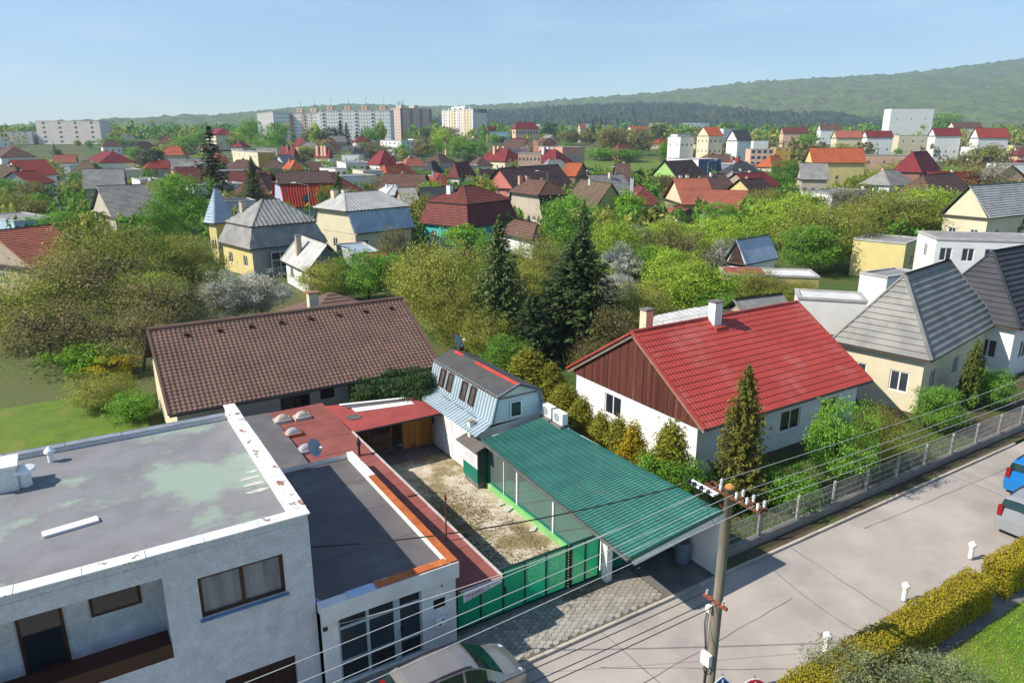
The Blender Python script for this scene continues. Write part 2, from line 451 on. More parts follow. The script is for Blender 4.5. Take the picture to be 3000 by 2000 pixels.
M_showglass = glass('showroom_glass', (0.25, 0.32, 0.30), 0.34, 0.04)
M_dome = glass('skylight_dome', (0.52, 0.50, 0.52), 0.72, 0.22)

# ------------------------------------------------------------------ ground, hills, haze
def grid_mesh(xs, ys, zf):
    X, Y = np.meshgrid(xs, ys)
    Z = zf(X, Y)
    nx, ny = len(xs), len(ys)
    v = np.stack([X.ravel(), Y.ravel(), Z.ravel()], 1)
    i = (np.arange(ny - 1)[:, None] * nx + np.arange(nx - 1)[None, :]).ravel()
    f = np.stack([i, i + 1, i + nx + 1, i + nx], 1)
    return v, f
def npmesh(name, v, f, m, smooth=False, tone=None):
    me = bpy.data.meshes.new(name)
    v = np.asarray(v, np.float32); f = np.asarray(f, np.int32)
    me.vertices.add(len(v)); me.vertices.foreach_set('co', v.ravel())
    k = f.shape[1]
    me.loops.add(f.size); me.loops.foreach_set('vertex_index', f.ravel())
    me.polygons.add(len(f)); me.polygons.foreach_set('loop_start', np.arange(0, f.size, k, dtype=np.int32))
    me.update(calc_edges=True)
    me.materials.append(m)
    if smooth: me.polygons.foreach_set('use_smooth', np.ones(len(f), bool))
    if tone is not None:
        at = me.attributes.new('tone', 'FLOAT', 'POINT'); at.data.foreach_set('value', np.asarray(tone, np.float32))
    me.validate()
    return me
def link(name, me, kind=None):
    o = bpy.data.objects.new(name, me); COL.objects.link(o)
    if kind: o['kind'] = kind
    return o
def smooth_np(a, b, x):
    t = np.clip((x - a) / (b - a), 0, 1); return t * t * (3 - 2 * t)

xs = np.concatenate([np.linspace(-9000, -700, 20), np.linspace(-600, 600, 61), np.linspace(700, 9000, 20)])
ys = np.concatenate([np.linspace(-400, 0, 5), np.linspace(20, 700, 35), np.linspace(760, 1500, 12), np.linspace(1800, 12000, 12)])
v, f = grid_mesh(xs, ys, lambda X, Y: 11 * smooth_np(300, 620, Y) + 6 * smooth_np(620, 1100, Y) - 0.16)
link('ground', npmesh('ground', v, f, M_grass, True), 'structure')

def fbm(X, Y, sc, seed):
    r = np.random.default_rng(seed); out = np.zeros_like(X)
    for k in range(5):
        for _ in range(5):
            a = r.uniform(0, 6.283); ph = r.uniform(0, 6.283); q = (2 ** k) / sc * r.uniform(0.7, 1.4)
            out += np.sin((X * math.cos(a) + Y * math.sin(a)) * q * 6.283 + ph) / (1.7 ** k) / 5
    return out
def hill(name, ridge, Y0, Y1, m, back, seed, nx=420, ny=90, rough=3.5):
    """ridge: (photo px x, px y) seen at distance Y1"""
    P = [gpy(x, y, Y1) for x, y in ridge]
    px = np.array([p.x for p in P]); pz = np.array([p.z for p in P])
    xs = np.linspace(px[0], px[-1], nx); top = np.interp(xs, px, pz)
    ys = np.concatenate([np.linspace(Y0, Y1, ny), np.linspace(Y1 + 30, Y1 + back, 12)])
    T = np.tile(top, (len(ys), 1)); X, Y = np.meshgrid(xs, ys)
    s = np.clip((Y - Y0) / (Y1 - Y0), 0, 1); s = s ** 0.85
    e = np.where(Y > Y1, 1 - 0.6 * ((Y - Y1) / back) ** 2, s)
    Z = 10 + (T - 10) * e + fbm(X, Y, 900, seed) * 16 * np.sin(np.pi * np.clip(s, 0, 1))
    r = np.random.default_rng(seed)
    Z += r.normal(0, rough, Z.shape) + fbm(X, Y, 160, seed + 1) * 5
    Z[0] = -5
    n = len(xs); i = (np.arange(len(ys) - 1)[:, None] * n + np.arange(n - 1)[None, :]).ravel()
    f = np.stack([i, i + 1, i + n + 1, i + n], 1)
    return link(name, npmesh(name, np.stack([X.ravel(), Y.ravel(), Z.ravel()], 1), f, m, True), 'structure')
M_forest = mat('spring_forest', (0.112, 0.160, 0.036), (0.070, 0.112, 0.030), scale=0.011, detail=14, c3=(0.105, 0.12, 0.045), s3=0.006, lo3=0.48, hi3=0.62, bscale=0.06, fine=0.35, bump=1.0)
M_forestshade = mat('shaded_conifer_forest', (0.022, 0.040, 0.026), (0.038, 0.058, 0.024), scale=0.012, detail=14, c3=(0.06, 0.075, 0.03), s3=0.008, lo3=0.56, hi3=0.68, bscale=0.06, fine=0.4, bump=1.0)  # conifer green darkened, so the north slope's shade sits in the colour
hill('wooded_hill', [(200, 396), (340, 392), (485, 382), (561, 371), (638, 355), (765, 333), (931, 314), (1020, 307), (1150, 309), (1275, 315), (1403, 310), (1531, 304), (1722, 288),
      (1913, 274), (2041, 259), (2232, 238), (2423, 229), (2679, 214), (3000, 172), (3500, 150)], 1500, 3300, M_forest, 900, 3)
hill('dark_foothill', [(1180, 372), (1290, 350), (1400, 330), (1560, 319), (1720, 311), (1900, 306), (2030, 309), (2150, 322), (2280, 340), (2420, 362), (2600, 385)], 1250, 2100, M_forestshade, 500, 9, rough=4.5)

# haze over the whole basin
hz = MB(); hz.box((-6500, -60, -6.5), (6500, 5200, 640))
hm = bpy.data.materials.new('summer_haze'); hm.use_nodes = True
hn = hm.node_tree.nodes; hn.clear()
ho = hn.new('ShaderNodeOutputMaterial'); hv = hn.new('ShaderNodeVolumePrincipled')
hv.inputs['Color'].default_value = (0.62, 0.80, 1.0, 1); hv.inputs['Density'].default_value = 0.00016
hv.inputs['Anisotropy'].default_value = 0.1
hm.node_tree.links.new(hv.outputs['Volume'], ho.inputs['Volume'])
hm.cycles.homogeneous_volume = True
HAZE = link('haze', hz.mesh('haze', hm), 'stuff')

def sheet(name, pts, z, m, kind='structure', frame=SITE):
    b = MB(); b.poly([(p[0], p[1], z) for p in pts]); return single(b, name, m, None, None, frame, kind=kind)
ROADZ = -0.09
street = sheet('street', [(-60, -7.7), (110, -7.7), (110, -2.42), (-60, -2.42)], ROADZ, M_asphalt)
sheet('pavement_bed', [(-60, -2.3), (10.6, -2.3), (10.6, 0.4), (-60, 0.4)], -0.02, M_joint)
sheet('verge', [(10.6, -2.3), (110, -2.3), (110, -1.75), (10.6, -1.75)], -0.01, M_soil)
sheet('front_garden', [(10.4, -1.75), (110, -1.75), (110, 16), (10.4, 16)], -0.012, M_soil)
sheet('lawn', [(-60, 11.5), (-6.6, 11.5), (-6.6, 33), (-60, 33)], -0.02, M_lawn)
sheet('garden_path', [(-60, 14.6), (-7.0, 14.6), (-7.0, 15.4), (-60, 15.4)], -0.012, M_kerb)
sheet('lawn', [(6, -30), (60, -30), (60, -9.2), (6, -9.2)], -0.03, M_lawn)
sheet('far_pavement', [(-60, -9.2), (110, -9.2), (110, -7.85), (-60, -7.85)], -0.02, M_conc)
sheet('yard', [(1.2, 0.02), (6.4, 0.02), (6.6, 15.6), (1.2, 15.6)], 0.0, M_yard)
sheet('carport_floor', [(7.45, -2.28), (10.1, -2.28), (10.1, 8.9), (6.3, 8.9), (6.3, -.22), (7.45, -.22)], 0.004, M_conc)
sheet('drive_apron', [(4.1, -1.0), (6.3, -0.55), (6.3, 0.0), (4.1, 0.0)], 0.0, M_conc)

# strips laid on the road: tar seams and a painted cast shadow
def road_strip(a, b, w=0.026):
    a, b = Vector(a), Vector(b); d = (b - a).normalized(); n = Vector((-d.y, d.x, 0)) * w / 2
    q = MB(); N = max(2, int((b - a).length / 0.6)); prev = None
    for i in range(N + 1):
        p = a.lerp(b, i / N) + n.normalized() * random.uniform(-0.03, 0.03); k = random.uniform(0.6, 1.4)
        cur = (p - n * k, p + n * k)
        if prev: q.quad(prev[0], cur[0], cur[1], prev[1])
        prev = cur
    o = q.build('tar_and_shadow_strip', M_tarshadow, None); o.parent = street; return o
zr = ROADZ + 0.004
def SR(x, y): p = S(x, y, ROADZ); return (p.x, p.y, zr)
road_strip(SR(1762, 1850), SR(1960, 2020)); road_strip(SR(1800, 2050), SR(2320, 1752)); road_strip(SR(1760, 1955), SR(2600, 1962), 0.022)  # last strip paints a faint overhead cast shadow, middle one a plain dark line
road_strip((18, -3.2, zr), (60, -4.6, zr)); road_strip((13.5, -7.6, zr), (14.1, -2.5, zr)); road_strip((26, -7.6, zr), (26.3, -2.5, zr))

# kerb stones along the pavement edge
kerb = thing('kerb', None, None); del kerb['label'], kerb['category']; kerb['kind'] = 'structure'
kb = MB(); kb.box((-0.49, -0.06, -0.12), (0.49, 0.06, 0.012)); km = kb.mesh('kerb_stone', M_kerb)
for i in range(42):
    piece('kerb_stone', km, kerb, (-8.5 + i, -2.36, random.uniform(-0.006, 0.006)), (0, 0, random.uniform(-0.006, 0.006)))

# hexagonal pavers in front of the gate
pave = thing('pavement', None, None); del pave['label'], pave['category']; pave['kind'] = 'structure'
R_ = 0.125
hexb = lambda r, z: [(r * math.cos(math.pi / 3 * i), r * math.sin(math.pi / 3 * i), z) for i in range(6)]
hm_ = MB(); hm_.hexa(hexb(R_ * 0.95, -0.06), hexb(R_ * 0.93, 0.0)); pm = hm_.mesh('paver', M_paver)
spots = []
for i in range(-60, 66):
    for j in range(-14, 2):
        u = i * R_ * 1.5; w = (j + 0.5 * (i % 2)) * R_ * 1.732 - 0.18
        if -2.19 < w < -0.16 and u < 7.4: spots.append((u, w))
near = sorted(spots, key=lambda q: (SITE.w(q[0], q[1]) - Vector((1.2, 0, 16))).length if q[0] > 0.2 else 999)
for u, w in near[:300]:
    piece('paver', pm, pave, (u, w, random.uniform(-0.008, 0.008)), (random.uniform(-.03, .03), random.uniform(-.03, .03), random.uniform(-0.06, 0.06)))
pb = MB()
for u, w in near[300:]:
    z = random.uniform(-0.008, 0.008); pb.hexa([(x + u, y + w, q) for x, y, q in hexb(R_ * 0.95, -0.05)], [(x + u, y + w, q + z) for x, y, q in hexb(R_ * 0.93, 0.0)])
pb.build('paver_field', M_paver, pave, kind='stuff')

# dead leaves and grit in the yard
def litter(name, n, area, m, s0, s1, z=0.004):
    b = MB()
    for _ in range(n):
        u, w = area(); s = random.uniform(s0, s1); a = random.uniform(0, 6.28); t = random.uniform(0, 0.6) * s
        c, d = math.cos(a) * s, math.sin(a) * s
        b.quad((u - c, w - d, z), (u + d * .6, w - c * .6, z + t), (u + c, w + d, z + random.uniform(0, 0.3) * s), (u - d * .6, w + c * .6, z + t * .5))
    return single(b, name, m, None, None, kind='stuff')
M_leaf1 = mat('dead_leaves', (0.20, 0.13, 0.065), (0.12, 0.075, 0.035), scale=8, fine=0.3)
M_leaf2 = mat('pale_grit', (0.46, 0.41, 0.32), (0.34, 0.29, 0.21), scale=8, fine=0.3)
M_moss = mat('yard_moss', (0.12, 0.13, 0.03), (0.085, 0.095, 0.022), scale=6, fine=0.3)
def yard_spot():
    while True:
        u, w = random.uniform(1.5, 5.6), random.uniform(0.2, 11)
        if random.random() < (0.25 + 0.75 * (math.sin(u * 1.7 + 0.8) * math.sin(w * 0.9 + 1.2) > 0)) * (1.0 if w < 8.5 else 0.35): return u, w
litter('dead_leaf_litter', 5200, yard_spot, M_leaf1, 0.018, 0.05)
litter('grit', 3800, lambda: (random.uniform(1.5, 6.1), random.uniform(0.2, 14.3)), M_leaf2, 0.015, 0.04)
def moss_spot():
    while True:
        u, w = random.gauss(2.6, 0.75), random.gauss(4.2, 2.4)
        if 1.4 < u < 5.4 and 0.2 < w < 10: return u, w
litter('yard_moss', 5200, moss_spot, M_moss, 0.02, 0.055)
litter('pavement_litter', 700, lambda: (random.uniform(4.2, 6.3), random.gauss(-0.3, 0.22)), M_leaf1, 0.015, 0.04, 0.012)

# ------------------------------------------------------------------ white two-storey building on the left
X, Y_, Z_ = Vector((1, 0, 0)), Vector((0, 1, 0)), Vector((0, 0, 1))
wb = thing('flat_roofed_building', 'white roughcast two-storey building with grey mossy flat roof and rusty white parapet cap', 'building', base=(-9, 5, 0))
m = MB()
UL, UR, VF, VB, ZT = -15.5, -4.5, 0.0, 9.9, 5.62
wall(m, (UL, VF, 0), X, -Y_, UR - UL, ZT, [(UL + 15.5 + 8.0, 3.6, UL + 15.5 + 10.22, 4.84)] if False else [(UL * 0 + 8.0, 3.6, 10.22, 4.84), (8.35, 0.0, 10.3, 1.46), (0.6, 2.75, 7.2, 5.15)], 0.2)
m.quad((UR, VF, 0), (UR, VB, 0), (UR, VB, ZT), (UR, VF, ZT)); m.quad((UR, VB, 0), (UL, VB, 0), (UL, VB, ZT), (UR, VB, ZT)); m.quad((UL, VB, 0), (UL, VF, 0), (UL, VF, ZT), (UL, VB, ZT))
# recess of the loggia
m.quad((UL + .6, 1.3, 2.75), (UL + 7.2, 1.3, 2.75), (UL + 7.2, 1.3, 5.15), (UL + .6, 1.3, 5.15))
m.quad((UL + 7.2, 0.2, 2.75), (UL + 7.2, 0.2, 5.15), (UL + 7.2, 1.3, 5.15), (UL + 7.2, 1.3, 2.75)); m.quad((UL + .6, 0.2, 5.15), (UL + .6, 1.3, 5.15), (UL + 7.2, 1.3, 5.15), (UL + 7.2, 0.2, 5.15))
m.build('wall', M_whiteold, wb)
m = MB(); m.quad((UL + .6, 0, 2.75), (UL + 7.2, 0, 2.75), (UL + 7.2, 1.3, 2.75), (UL + .6, 1.3, 2.75)); m.build('loggia_floor', mat('brown_floor_tile', (0.12, 0.045, 0.03), (0.09, 0.035, 0.025)), wb)
m = MB(); m.box((UL + .6, 0.02, 2.75), (UL + 7.2, 0.10, 3.15)); m.build('loggia_railing', M_brownframe, wb)
for a, b, c, d in ((3.9, 2.75, 4.9, 4.8), (5.5, 3.85, 6.7, 4.7), (1.4, 2.75, 2.6, 4.9)):
    q = MB(); q.box((UL + a, 1.24, b), (UL + c, 1.3, d)); fo = q.build('loggia_window', M_brownframe, wb)
    q = MB(); q.quad((UL + a + .08, 1.235, b + .08), (UL + c - .08, 1.235, b + .08), (UL + c - .08, 1.235, d - .08), (UL + a + .08, 1.235, d - .08)); q.build('pane', M_pane, fo)
window(wb, (UL, VF, 0), X, -Y_, 8.0, 3.6, 10.22, 4.84, M_brownframe, M_panelight, 1, deep=0.14, fw=0.09, sill=mat('blue_grey_sill', (0.16, 0.24, 0.36), (0.13, 0.2, 0.3), rough=0.5))
gd = MB(); gd.quad((UL + 8.35, 0.16, 0), (UL + 10.3, 0.16, 0), (UL + 10.3, 0.16, 1.46), (UL + 8.35, 0.16, 1.46)); gdo = gd.build('garage_door', M_doorbrown, wb)
for i in range(6):
    q = MB(); q.box((UL + 8.38 + i * .32, 0.135, 0.02), (UL + 8.66 + i * .32, 0.16, 1.44)); q.build('door_board', M_doorbrown, gdo)
m = MB(); m.quad((UL, VF + .3, 5.42), (UR - .3, VF + .3, 5.42), (UR - .3, VB - .3, 5.42), (UL, VB - .3, 5.42)); m.build('roof_deck', M_feltmoss, wb)
m = MB()
for lo, hi in (((UL, VF + .01, 5.3), (UR - .01, VF + .32, 5.84)), ((UR - .32, VF + .32, 5.3), (UR - .01, VB - .01, 5.84)), ((UL, VB - .32, 5.3), (UR - .32, VB - .01, 5.56))): m.box(lo, hi)
m.build('parapet', M_whiteold, wb)
def caps(parent, runs, z, wdt, mats, name='cap_sheet', t=0.035):
    for (a, b, n, vert, off), ms in zip(runs, mats):
        for i in range(n):
            p0 = a + (b - a) * i / n; p1 = a + (b - a) * (i + 1) / n
            q = MB(); j = random.uniform(-.008, .008)
            if vert: q.box((off - wdt / 2 + j, p0 + .008, z), (off + wdt / 2 + j, p1 - .008, z + t + random.uniform(0, .015)))
            else: q.box((p0 + .008, off - wdt / 2 + j, z), (p1 - .008, off + wdt / 2 + j, z + t + random.uniform(0, .015)))
            q.build(name, ms[i % len(ms)] if isinstance(ms, list) else ms, parent)
caps(wb, [(UL, UR + .06, 8, False, 0.14)], 5.845, 0.42, [M_capwhite]); caps(wb, [(0.36, VB + .1, 8, True, UR - .14)], 5.845, 0.42, [M_capwhite])
caps(wb, [(UL, UR - .4, 6, False, VB - .16)], 5.565, 0.34, [M_steel])
for w in (3.0, 3.5, 4.0, 4.45):                                    # pale smears of sealant run out from the inner parapet face
    q = MB(); L = random.uniform(.4, .8); cx_ = UR - .33 - L / 2; ring = [(cx_ + math.cos(k * .7) * L / 2 * random.uniform(.8, 1.1), w + math.sin(k * .7) * random.uniform(.07, .14)) for k in range(9)]
    q.hexa([(x, y, 5.421) for x, y in ring], [(x, y, 5.428) for x, y in ring]); q.build('sealant_smear', mat('pale_sealant', (.52, .51, .48), (.42, .41, .39), scale=5), wb)
def roof_vent(label, p, h, r):
    t = thing('roof_vent', label, 'vent', base=p)
    q = MB(); q.tube([(p[0], p[1], p[2] - .02), (p[0], p[1], p[2] + h)], r, 12); q.build('pipe', M_whiteclean, t)
    q = MB(); q.tube([(p[0], p[1], p[2] + h), (p[0], p[1], p[2] + h + .08), (p[0], p[1], p[2] + h + .2)], [r * 1.9, r * 1.7, .03], 12); q.build('cowl', M_whiteclean, t)
for px, lab, h, r in (((75, 1420), 'stout white roof vent nearest the left picture edge, beside the chimney block', .5, .2), ((150, 1352), 'small white roof vent near the rear edge of the mossy roof', .35, .09)):
    p = S(px[0], px[1], 5.42); roof_vent(lab, tuple(p), h, r)
p = S(20, 1425, 5.42); m = MB(); m.box((p.x - .5, p.y - .45, p.z - .02), (p.x + .35, p.y + .45, p.z + .75)); ch = m.build('chimney', M_white, wb); m = MB(); m.box((p.x - .56, p.y - .51, p.z + .75), (p.x + .41, p.y + .51, p.z + .84)); m.build('cap', M_whiteclean, ch)
p0, p1 = S(125, 1570, 5.43), S(288, 1522, 5.43); d = (p1 - p0).normalized(); n_ = Vector((-d.y, d.x, 0)) * .16
m = MB(); m.hexa([p0 - n_, p1 - n_, p1 + n_, p0 + n_], [p0 - n_ + Z_ * .07, p1 - n_ + Z_ * .07, p1 + n_ + Z_ * .07, p0 + n_ + Z_ * .07])
single(m, 'plank', M_whiteclean, 'white painted plank lying on the grey felt near the front parapet', 'plank', base=tuple(p0))
p = S(645, 1640, 0); vp = SV(645, 1640, 0)

# ------------------------------------------------------------------ garage with the rusty roof edge
ga = thing('garage', 'single-storey white garage with tall glazed front and rust-orange roof edging', 'building', base=(-2.3, 4, 0))
G0, G1, GF, GB, GT = -4.48, -0.08, -0.3, 9.2, 3.0
m = MB(); wall(m, (G0, GF, 0), X, -Y_, G1 - G0, GT, [(0.5, 0.08, 3.2, 2.52)], 0.18)
m.quad((G1, GF, 0), (G1, GB, 0), (G1, GB, GT), (G1, GF, GT)); m.quad((G1, GB, 0), (G0, GB, 0), (G0, GB, GT), (G1, GB, GT))
m.box((G0, GF - .16, 2.46), (G1 + .06, GF - .002, 3.02)); m.build('wall', M_white, ga)
m = MB(); m.quad((G0, GF + .25, 2.8), (G1 - .25, GF + .25, 2.8), (G1 - .25, GB, 2.8), (G0, GB, 2.8)); m.build('roof_deck', M_felt, ga)
for w in (2.2, 4.6, 6.9):
    q = MB(); q.box((G0 + .02, w, 2.803), (G1 - .26, w + .1, 2.809)); q.build('felt_lap', M_felt, ga)
m = MB(); m.box((G1 - .22, GF - .002, 2.7), (G1 - .005, GB, 3.03)); m.box((G0, GF + .004, 2.7), (G1 - .22, GF + .22, 3.01)); m.build('parapet', M_white, ga)
caps(ga, [(GF - .12, 6.6, 5, True, G1 - .10)], 3.035, 0.27, [[M_caprust]]); caps(ga, [(6.62, GB + .02, 2, True, G1 - .10)], 3.035, 0.27, [M_capwhite])
caps(ga, [(-2.75, -0.36, 2, False, GF + .05)], 3.035, 0.31, [[M_caprust]])
m = MB(); m.box((-3.62, GF - .13, 3.02), (-2.8, GF + .2, 3.06)); m.build('cap_sheet', mat('blue_white_sheet', (0.45, 0.58, 0.74), (0.4, 0.52, 0.68), rough=0.5), ga)
m = MB(); m.hexa([(-4.46, GF + .02, 2.815), (-4.05, GF + .02, 2.815), (-4.46, GF + .9, 2.815)], [(-4.46, GF + .02, 2.83), (-4.05, GF + .02, 2.83), (-4.46, GF + .9, 2.83)]); m.build('corner_sheet', mat('lilac_sheet', (0.3, 0.32, 0.5), (0.25, 0.27, 0.42)), ga)
# glazed front: pale steel frame, three columns and three rows
fr = MB(); W0, W1 = G0 + .5, G0 + 3.2; M_frame = mat('pale_blue_steel_frame', (0.40, 0.47, 0.47), (0.34, 0.40, 0.41), rough=0.5)
xsF = [W0, W0 + .92, W0 + 1.86, W0 + 2.7]; zsF = [.08, .78, 1.98, 2.52]
for x in xsF[:1] + xsF[3:]: fr.box((x - .06, GF + .03, .08), (x + .06, GF + .12, 2.52))
fr.box((xsF[1] - .045, GF + .03, .08), (xsF[1] + .045, GF + .12, 2.52)); fr.box((xsF[2] - .1, GF + .02, .08), (xsF[2] + .1, GF + .13, 2.52))
for z in zsF: fr.box((W0, GF + .04, z - .045), (W1, GF + .11, z + .045))
gf = fr.build('glazed_front', M_frame, ga)
for i in range(3):
    for j in range(3):
        q = MB(); q.quad((xsF[i], GF + .085, zsF[j]), (xsF[i + 1], GF + .085, zsF[j]), (xsF[i + 1], GF + .085, zsF[j + 1]), (xsF[i], GF + .085, zsF[j + 1]))
        q.build('pane', M_pane if j != 1 else mat('grey_blue_glass', (0.035, 0.05, 0.06), (0.03, 0.042, 0.05), rough=0.08, spec=0.5, fine=0), gf)
q = MB(); q.box((xsF[2] + .09, GF - .02, 1.05), (xsF[2] + .12, GF + .02, 1.3)); q.build('door_handle', M_dark, gf)
m = MB(); m.box((G0 + 3.6, GF - .012, 1.5), (G0 + 4.0, GF + .02, 1.82)); m.build('letter_slot', M_black, ga)
m = MB(); m.box((G0 + 3.76, GF - .012, 1.34), (G0 + 3.88, GF, 1.46)); hp = m.build('house_number_plate', M_whiteclean, ga)
m = MB(); m.box((G0 + 3.6, GF - .035, .72), (G0 + 4.06, GF - .001, 1.18)); mb_ = m.build('meter_box', mat('grey_white_meter_box', (0.60, 0.63, 0.68), (0.54, 0.57, 0.62), rough=0.5), ga)
m = MB(); m.box((G0 + 3.65, GF - .045, .77), (G0 + 4.01, GF - .036, 1.13)); m.build('door', M_whiteclean, mb_)
for x, z in ((3.74, .84), (3.86, .98)):
    m = MB(); m.box((G0 + x, GF - .05, z), (G0 + x + .09, GF - .046, z + .07)); m.build('warning_sticker', mat('rusty_sticker', (0.34, 0.12, 0.06), (0.28, 0.1, 0.05)), mb_)
m = MB(); m.tube([(G0 + 3.9, GF - .001, 2.26), (G0 + 3.9, GF - .05, 2.26)], .025, 8); m.build('bell_push', M_dark, ga)
m = MB(); m.box((G0 + .0, GF - .22, 2.28), (G0 + .14, GF - .16, 2.38)); m.build('cable_bracket', M_dark, ga)

def dish(label, p, az, r=0.45, mcol=None, tilt=0.45):
    t = thing('satellite_dish', label, 'satellite dish', base=tuple(p))
    p = Vector(p); c = p + Vector((0, 0, .62 * r / .45)); n = Vector((math.cos(az) * math.cos(tilt), math.sin(az) * math.cos(tilt), math.sin(tilt)))
    q = MB(); q.tube([p, c - n * .1], .025, 6); q.build('mast', M_steel, t)
    x = n.cross(Z_).normalized(); y = n.cross(x)
    q = MB(); rings = []
    for k in range(5):
        rr = r * k / 4; dd = -0.12 * r * (1 - (k / 4) ** 2)*1.6
        rings.append([c + n * dd + (x * math.cos(a) + y * math.sin(a)) * rr for a in [2 * math.pi * i / 18 for i in range(18)]])
    for k in range(4):
        for i in range(18):
            j = (i + 1) % 18
            if k == 0: q.poly((rings[0][0], rings[1][i], rings[1][j]))
            else: q.quad(rings[k][i], rings[k + 1][i], rings[k + 1][j], rings[k][j])
    q.build('reflector', mcol or mat('blue_grey_dish', (0.22, 0.28, 0.36), (0.19, 0.24, 0.31), rough=0.45), t, smooth=True)
    e = c + n * r * 1.1 - Z_ * r * .25
    q = MB(); q.tube([c - Z_ * r * .9, e], .014, 5); a_ = q.build('feed_arm', M_steel, t)
    q = MB(); q.tube([e - n * .02, e - n * .14], .045, 8); q.build('receiver', M_whiteclean, a_)
    return t
dish('blue-grey satellite dish at the rear edge of the garage roof', S(925, 1345, 2.81), math.radians(-52), .40)

# ------------------------------------------------------------------ long low building with the red felt roof
lo_ = thing('red_roofed_outbuilding', 'long low outbuilding with red felt roof between garage and yard', 'building', base=(0.6, 6, 0))
zR = lambda w: 1.98 + 0.034 * max(w, -1)
m = MB()
pts = [(-0.05, .35), (1.32, .35), (1.2, 12.6), (0.95, 16.6), (-1.6, 16.9), (-1.6, 9.3), (-0.05, 9.3)]
for i in range(len(pts)):
    a, b = pts[i], pts[(i + 1) % len(pts)]
    m.quad((*a, 0), (*b, 0), (*b, zR(b[1]) - .06), (*a, zR(a[1]) - .06))
m.build('wall', M_beige, lo_)
edgeR = lambda w: 1.50 - 0.028 * w if w < 13 else 1.12 - .02 * (w - 13)
ws = [-0.5, .55, 1.6, 2.65, 3.7, 4.8, 5.85, 6.9, 7.95, 9.3]
for a, b in zip(ws[:-1], ws[1:]):
    q = MB(); P = lambda u, w, k=0: (u, w, zR(w) + k)
    q.hexa([P(-.05, a, -.07), P(edgeR(a), a, -.07), P(edgeR(b), b, -.07), P(-.05, b, -.07)], [P(-.05, a, .012), P(edgeR(a), a, .012), P(edgeR(b), b, 0), P(-.05, b, 0)])
    q.build('roof_sheet', M_redfelt, lo_)
for a, b in ((9.3, 10.9), (10.9, 12.6), (12.6, 14.7), (14.7, 16.9)):
    q = MB(); uL = -1.85; R = min(edgeR(b), 1.12)
    q.hexa([P(uL, a, -.07), P(edgeR(a), a, -.07), P(edgeR(b), b, -.07), P(uL, b, -.07)], [P(uL, a, .012), P(edgeR(a), a, .012), P(edgeR(b), b, 0), P(uL, b, 0)])
    q.build('roof_sheet', M_redfelt, lo_)
q = MB()
for a, b in zip(ws, ws[1:] + [12.7]): q.bar(P(edgeR(a) + .03, a, 0.01), P(edgeR(b) + .03, b, .01), .09, .06)
q.bar(P(-.02, -.53, -.04), P(1.55, -.53, -.04), .05, .1)
q.build('edge_flashing', mat('pale_flashing', (0.50, 0.45, 0.42), (0.42, 0.37, 0.34), scale=3), lo_)
q = MB(); q.bar(P(-.3, 10.05, .03), P(1.3, 10.05, .03), .02, .02); q.bar(P(.95, 5.75, .02), P(1.45, 5.7, .02), .05, .04); q.build('cable_strip', M_dark, lo_)
for a, b, c, d in ((-1.15, 9.4, -.62, 10.1), (0.0, 9.5, .3, 10.3)):
    q = MB(); q.box((a, b, zR(b) + .03), (c, d, zR(b) + .055)); q.build('loose_white_sheet', M_whiteclean, lo_)
# grey felt strip behind the garage
gs = MB(); gs.slab([(-4.46, 9.25, 2.55), (-1.7, 9.25, 2.55), (-1.62, 16.95, 2.55), (-4.5, 17.2, 2.55)], .25)
for a, b in (((-4.46, 9.3), (-1.75, 9.3)), ((-1.75, 9.3), (-1.68, 16.9)), ((-1.68, 16.9), (-4.46, 17.1)), ((-4.46, 17.1), (-4.46, 9.3))): gs.quad((*a, 0), (*b, 0), (*b, 2.31), (*a, 2.31))
single(gs, 'flat_roofed_outbuilding', M_felt, 'grey felted flat-roofed outbuilding squeezed between white building and red roof', 'building', base=(-3, 13, 0))

def skylight(label, c, orange=False, sx=.78, sy=.6):
    z = zR(c[1]) + .012; t = thing('roof_skylight', label, 'skylight', base=(c[0], c[1], z), group='domed skylights on the red felt roof')
    q = MB(); a, b = sx / 2, sy / 2
    for lo, hi in (((-a, -b), (a, -b + .07)), ((-a, b - .07), (a, b)), ((-a, -b + .07), (-a + .07, b - .07)), ((a - .07, -b + .07), (a, b - .07))):
        q.box((c[0] + lo[0], c[1] + lo[1], z - .02), (c[0] + hi[0], c[1] + hi[1], z + .13))
    q.build('curb', M_caprust if orange else mat('dull_white_curb', (0.48, 0.44, 0.42), (0.40, 0.36, 0.35), scale=4), t)
    q = MB(); n = 8; H = lambda i, j: z + .13 + .24 * (1 - abs(i / n * 2 - 1) ** 2.6) * (1 - abs(j / n * 2 - 1) ** 2.6)
    V = lambda i, j: (c[0] + (i / n - .5) * (sx - .1), c[1] + (j / n - .5) * (sy - .1), H(i, j))
    for i in range(n):
        for j in range(n): q.quad(V(i, j), V(i + 1, j), V(i + 1, j + 1), V(i, j + 1))
    q.build('dome', mat('milky_dome', (0.50, 0.42, 0.34), (0.42, 0.36, 0.3), rough=0.3, spec=0.5) if 'milky' in label else M_dome, t, smooth=True)
for px, lab, og in (((827, 1232), 'milky beige domed skylight at the rear left corner of the red roof', False), ((885, 1222), 'grey domed skylight rear right, next to the milky beige one', False),
                    ((858, 1268), 'grey domed skylight with rusty orange curb, third from the back', True), ((896, 1312), 'grey domed skylight closest to the satellite dish', False)):
    c = S(px[0], px[1], 2.55); skylight(lab, (c.x, c.y), og)
p = S(1053, 1333, 2.32); vp_ = thing('flue_pipe', 'short black flue pipe with conical cowl on the red roof', 'flue', base=tuple(p))
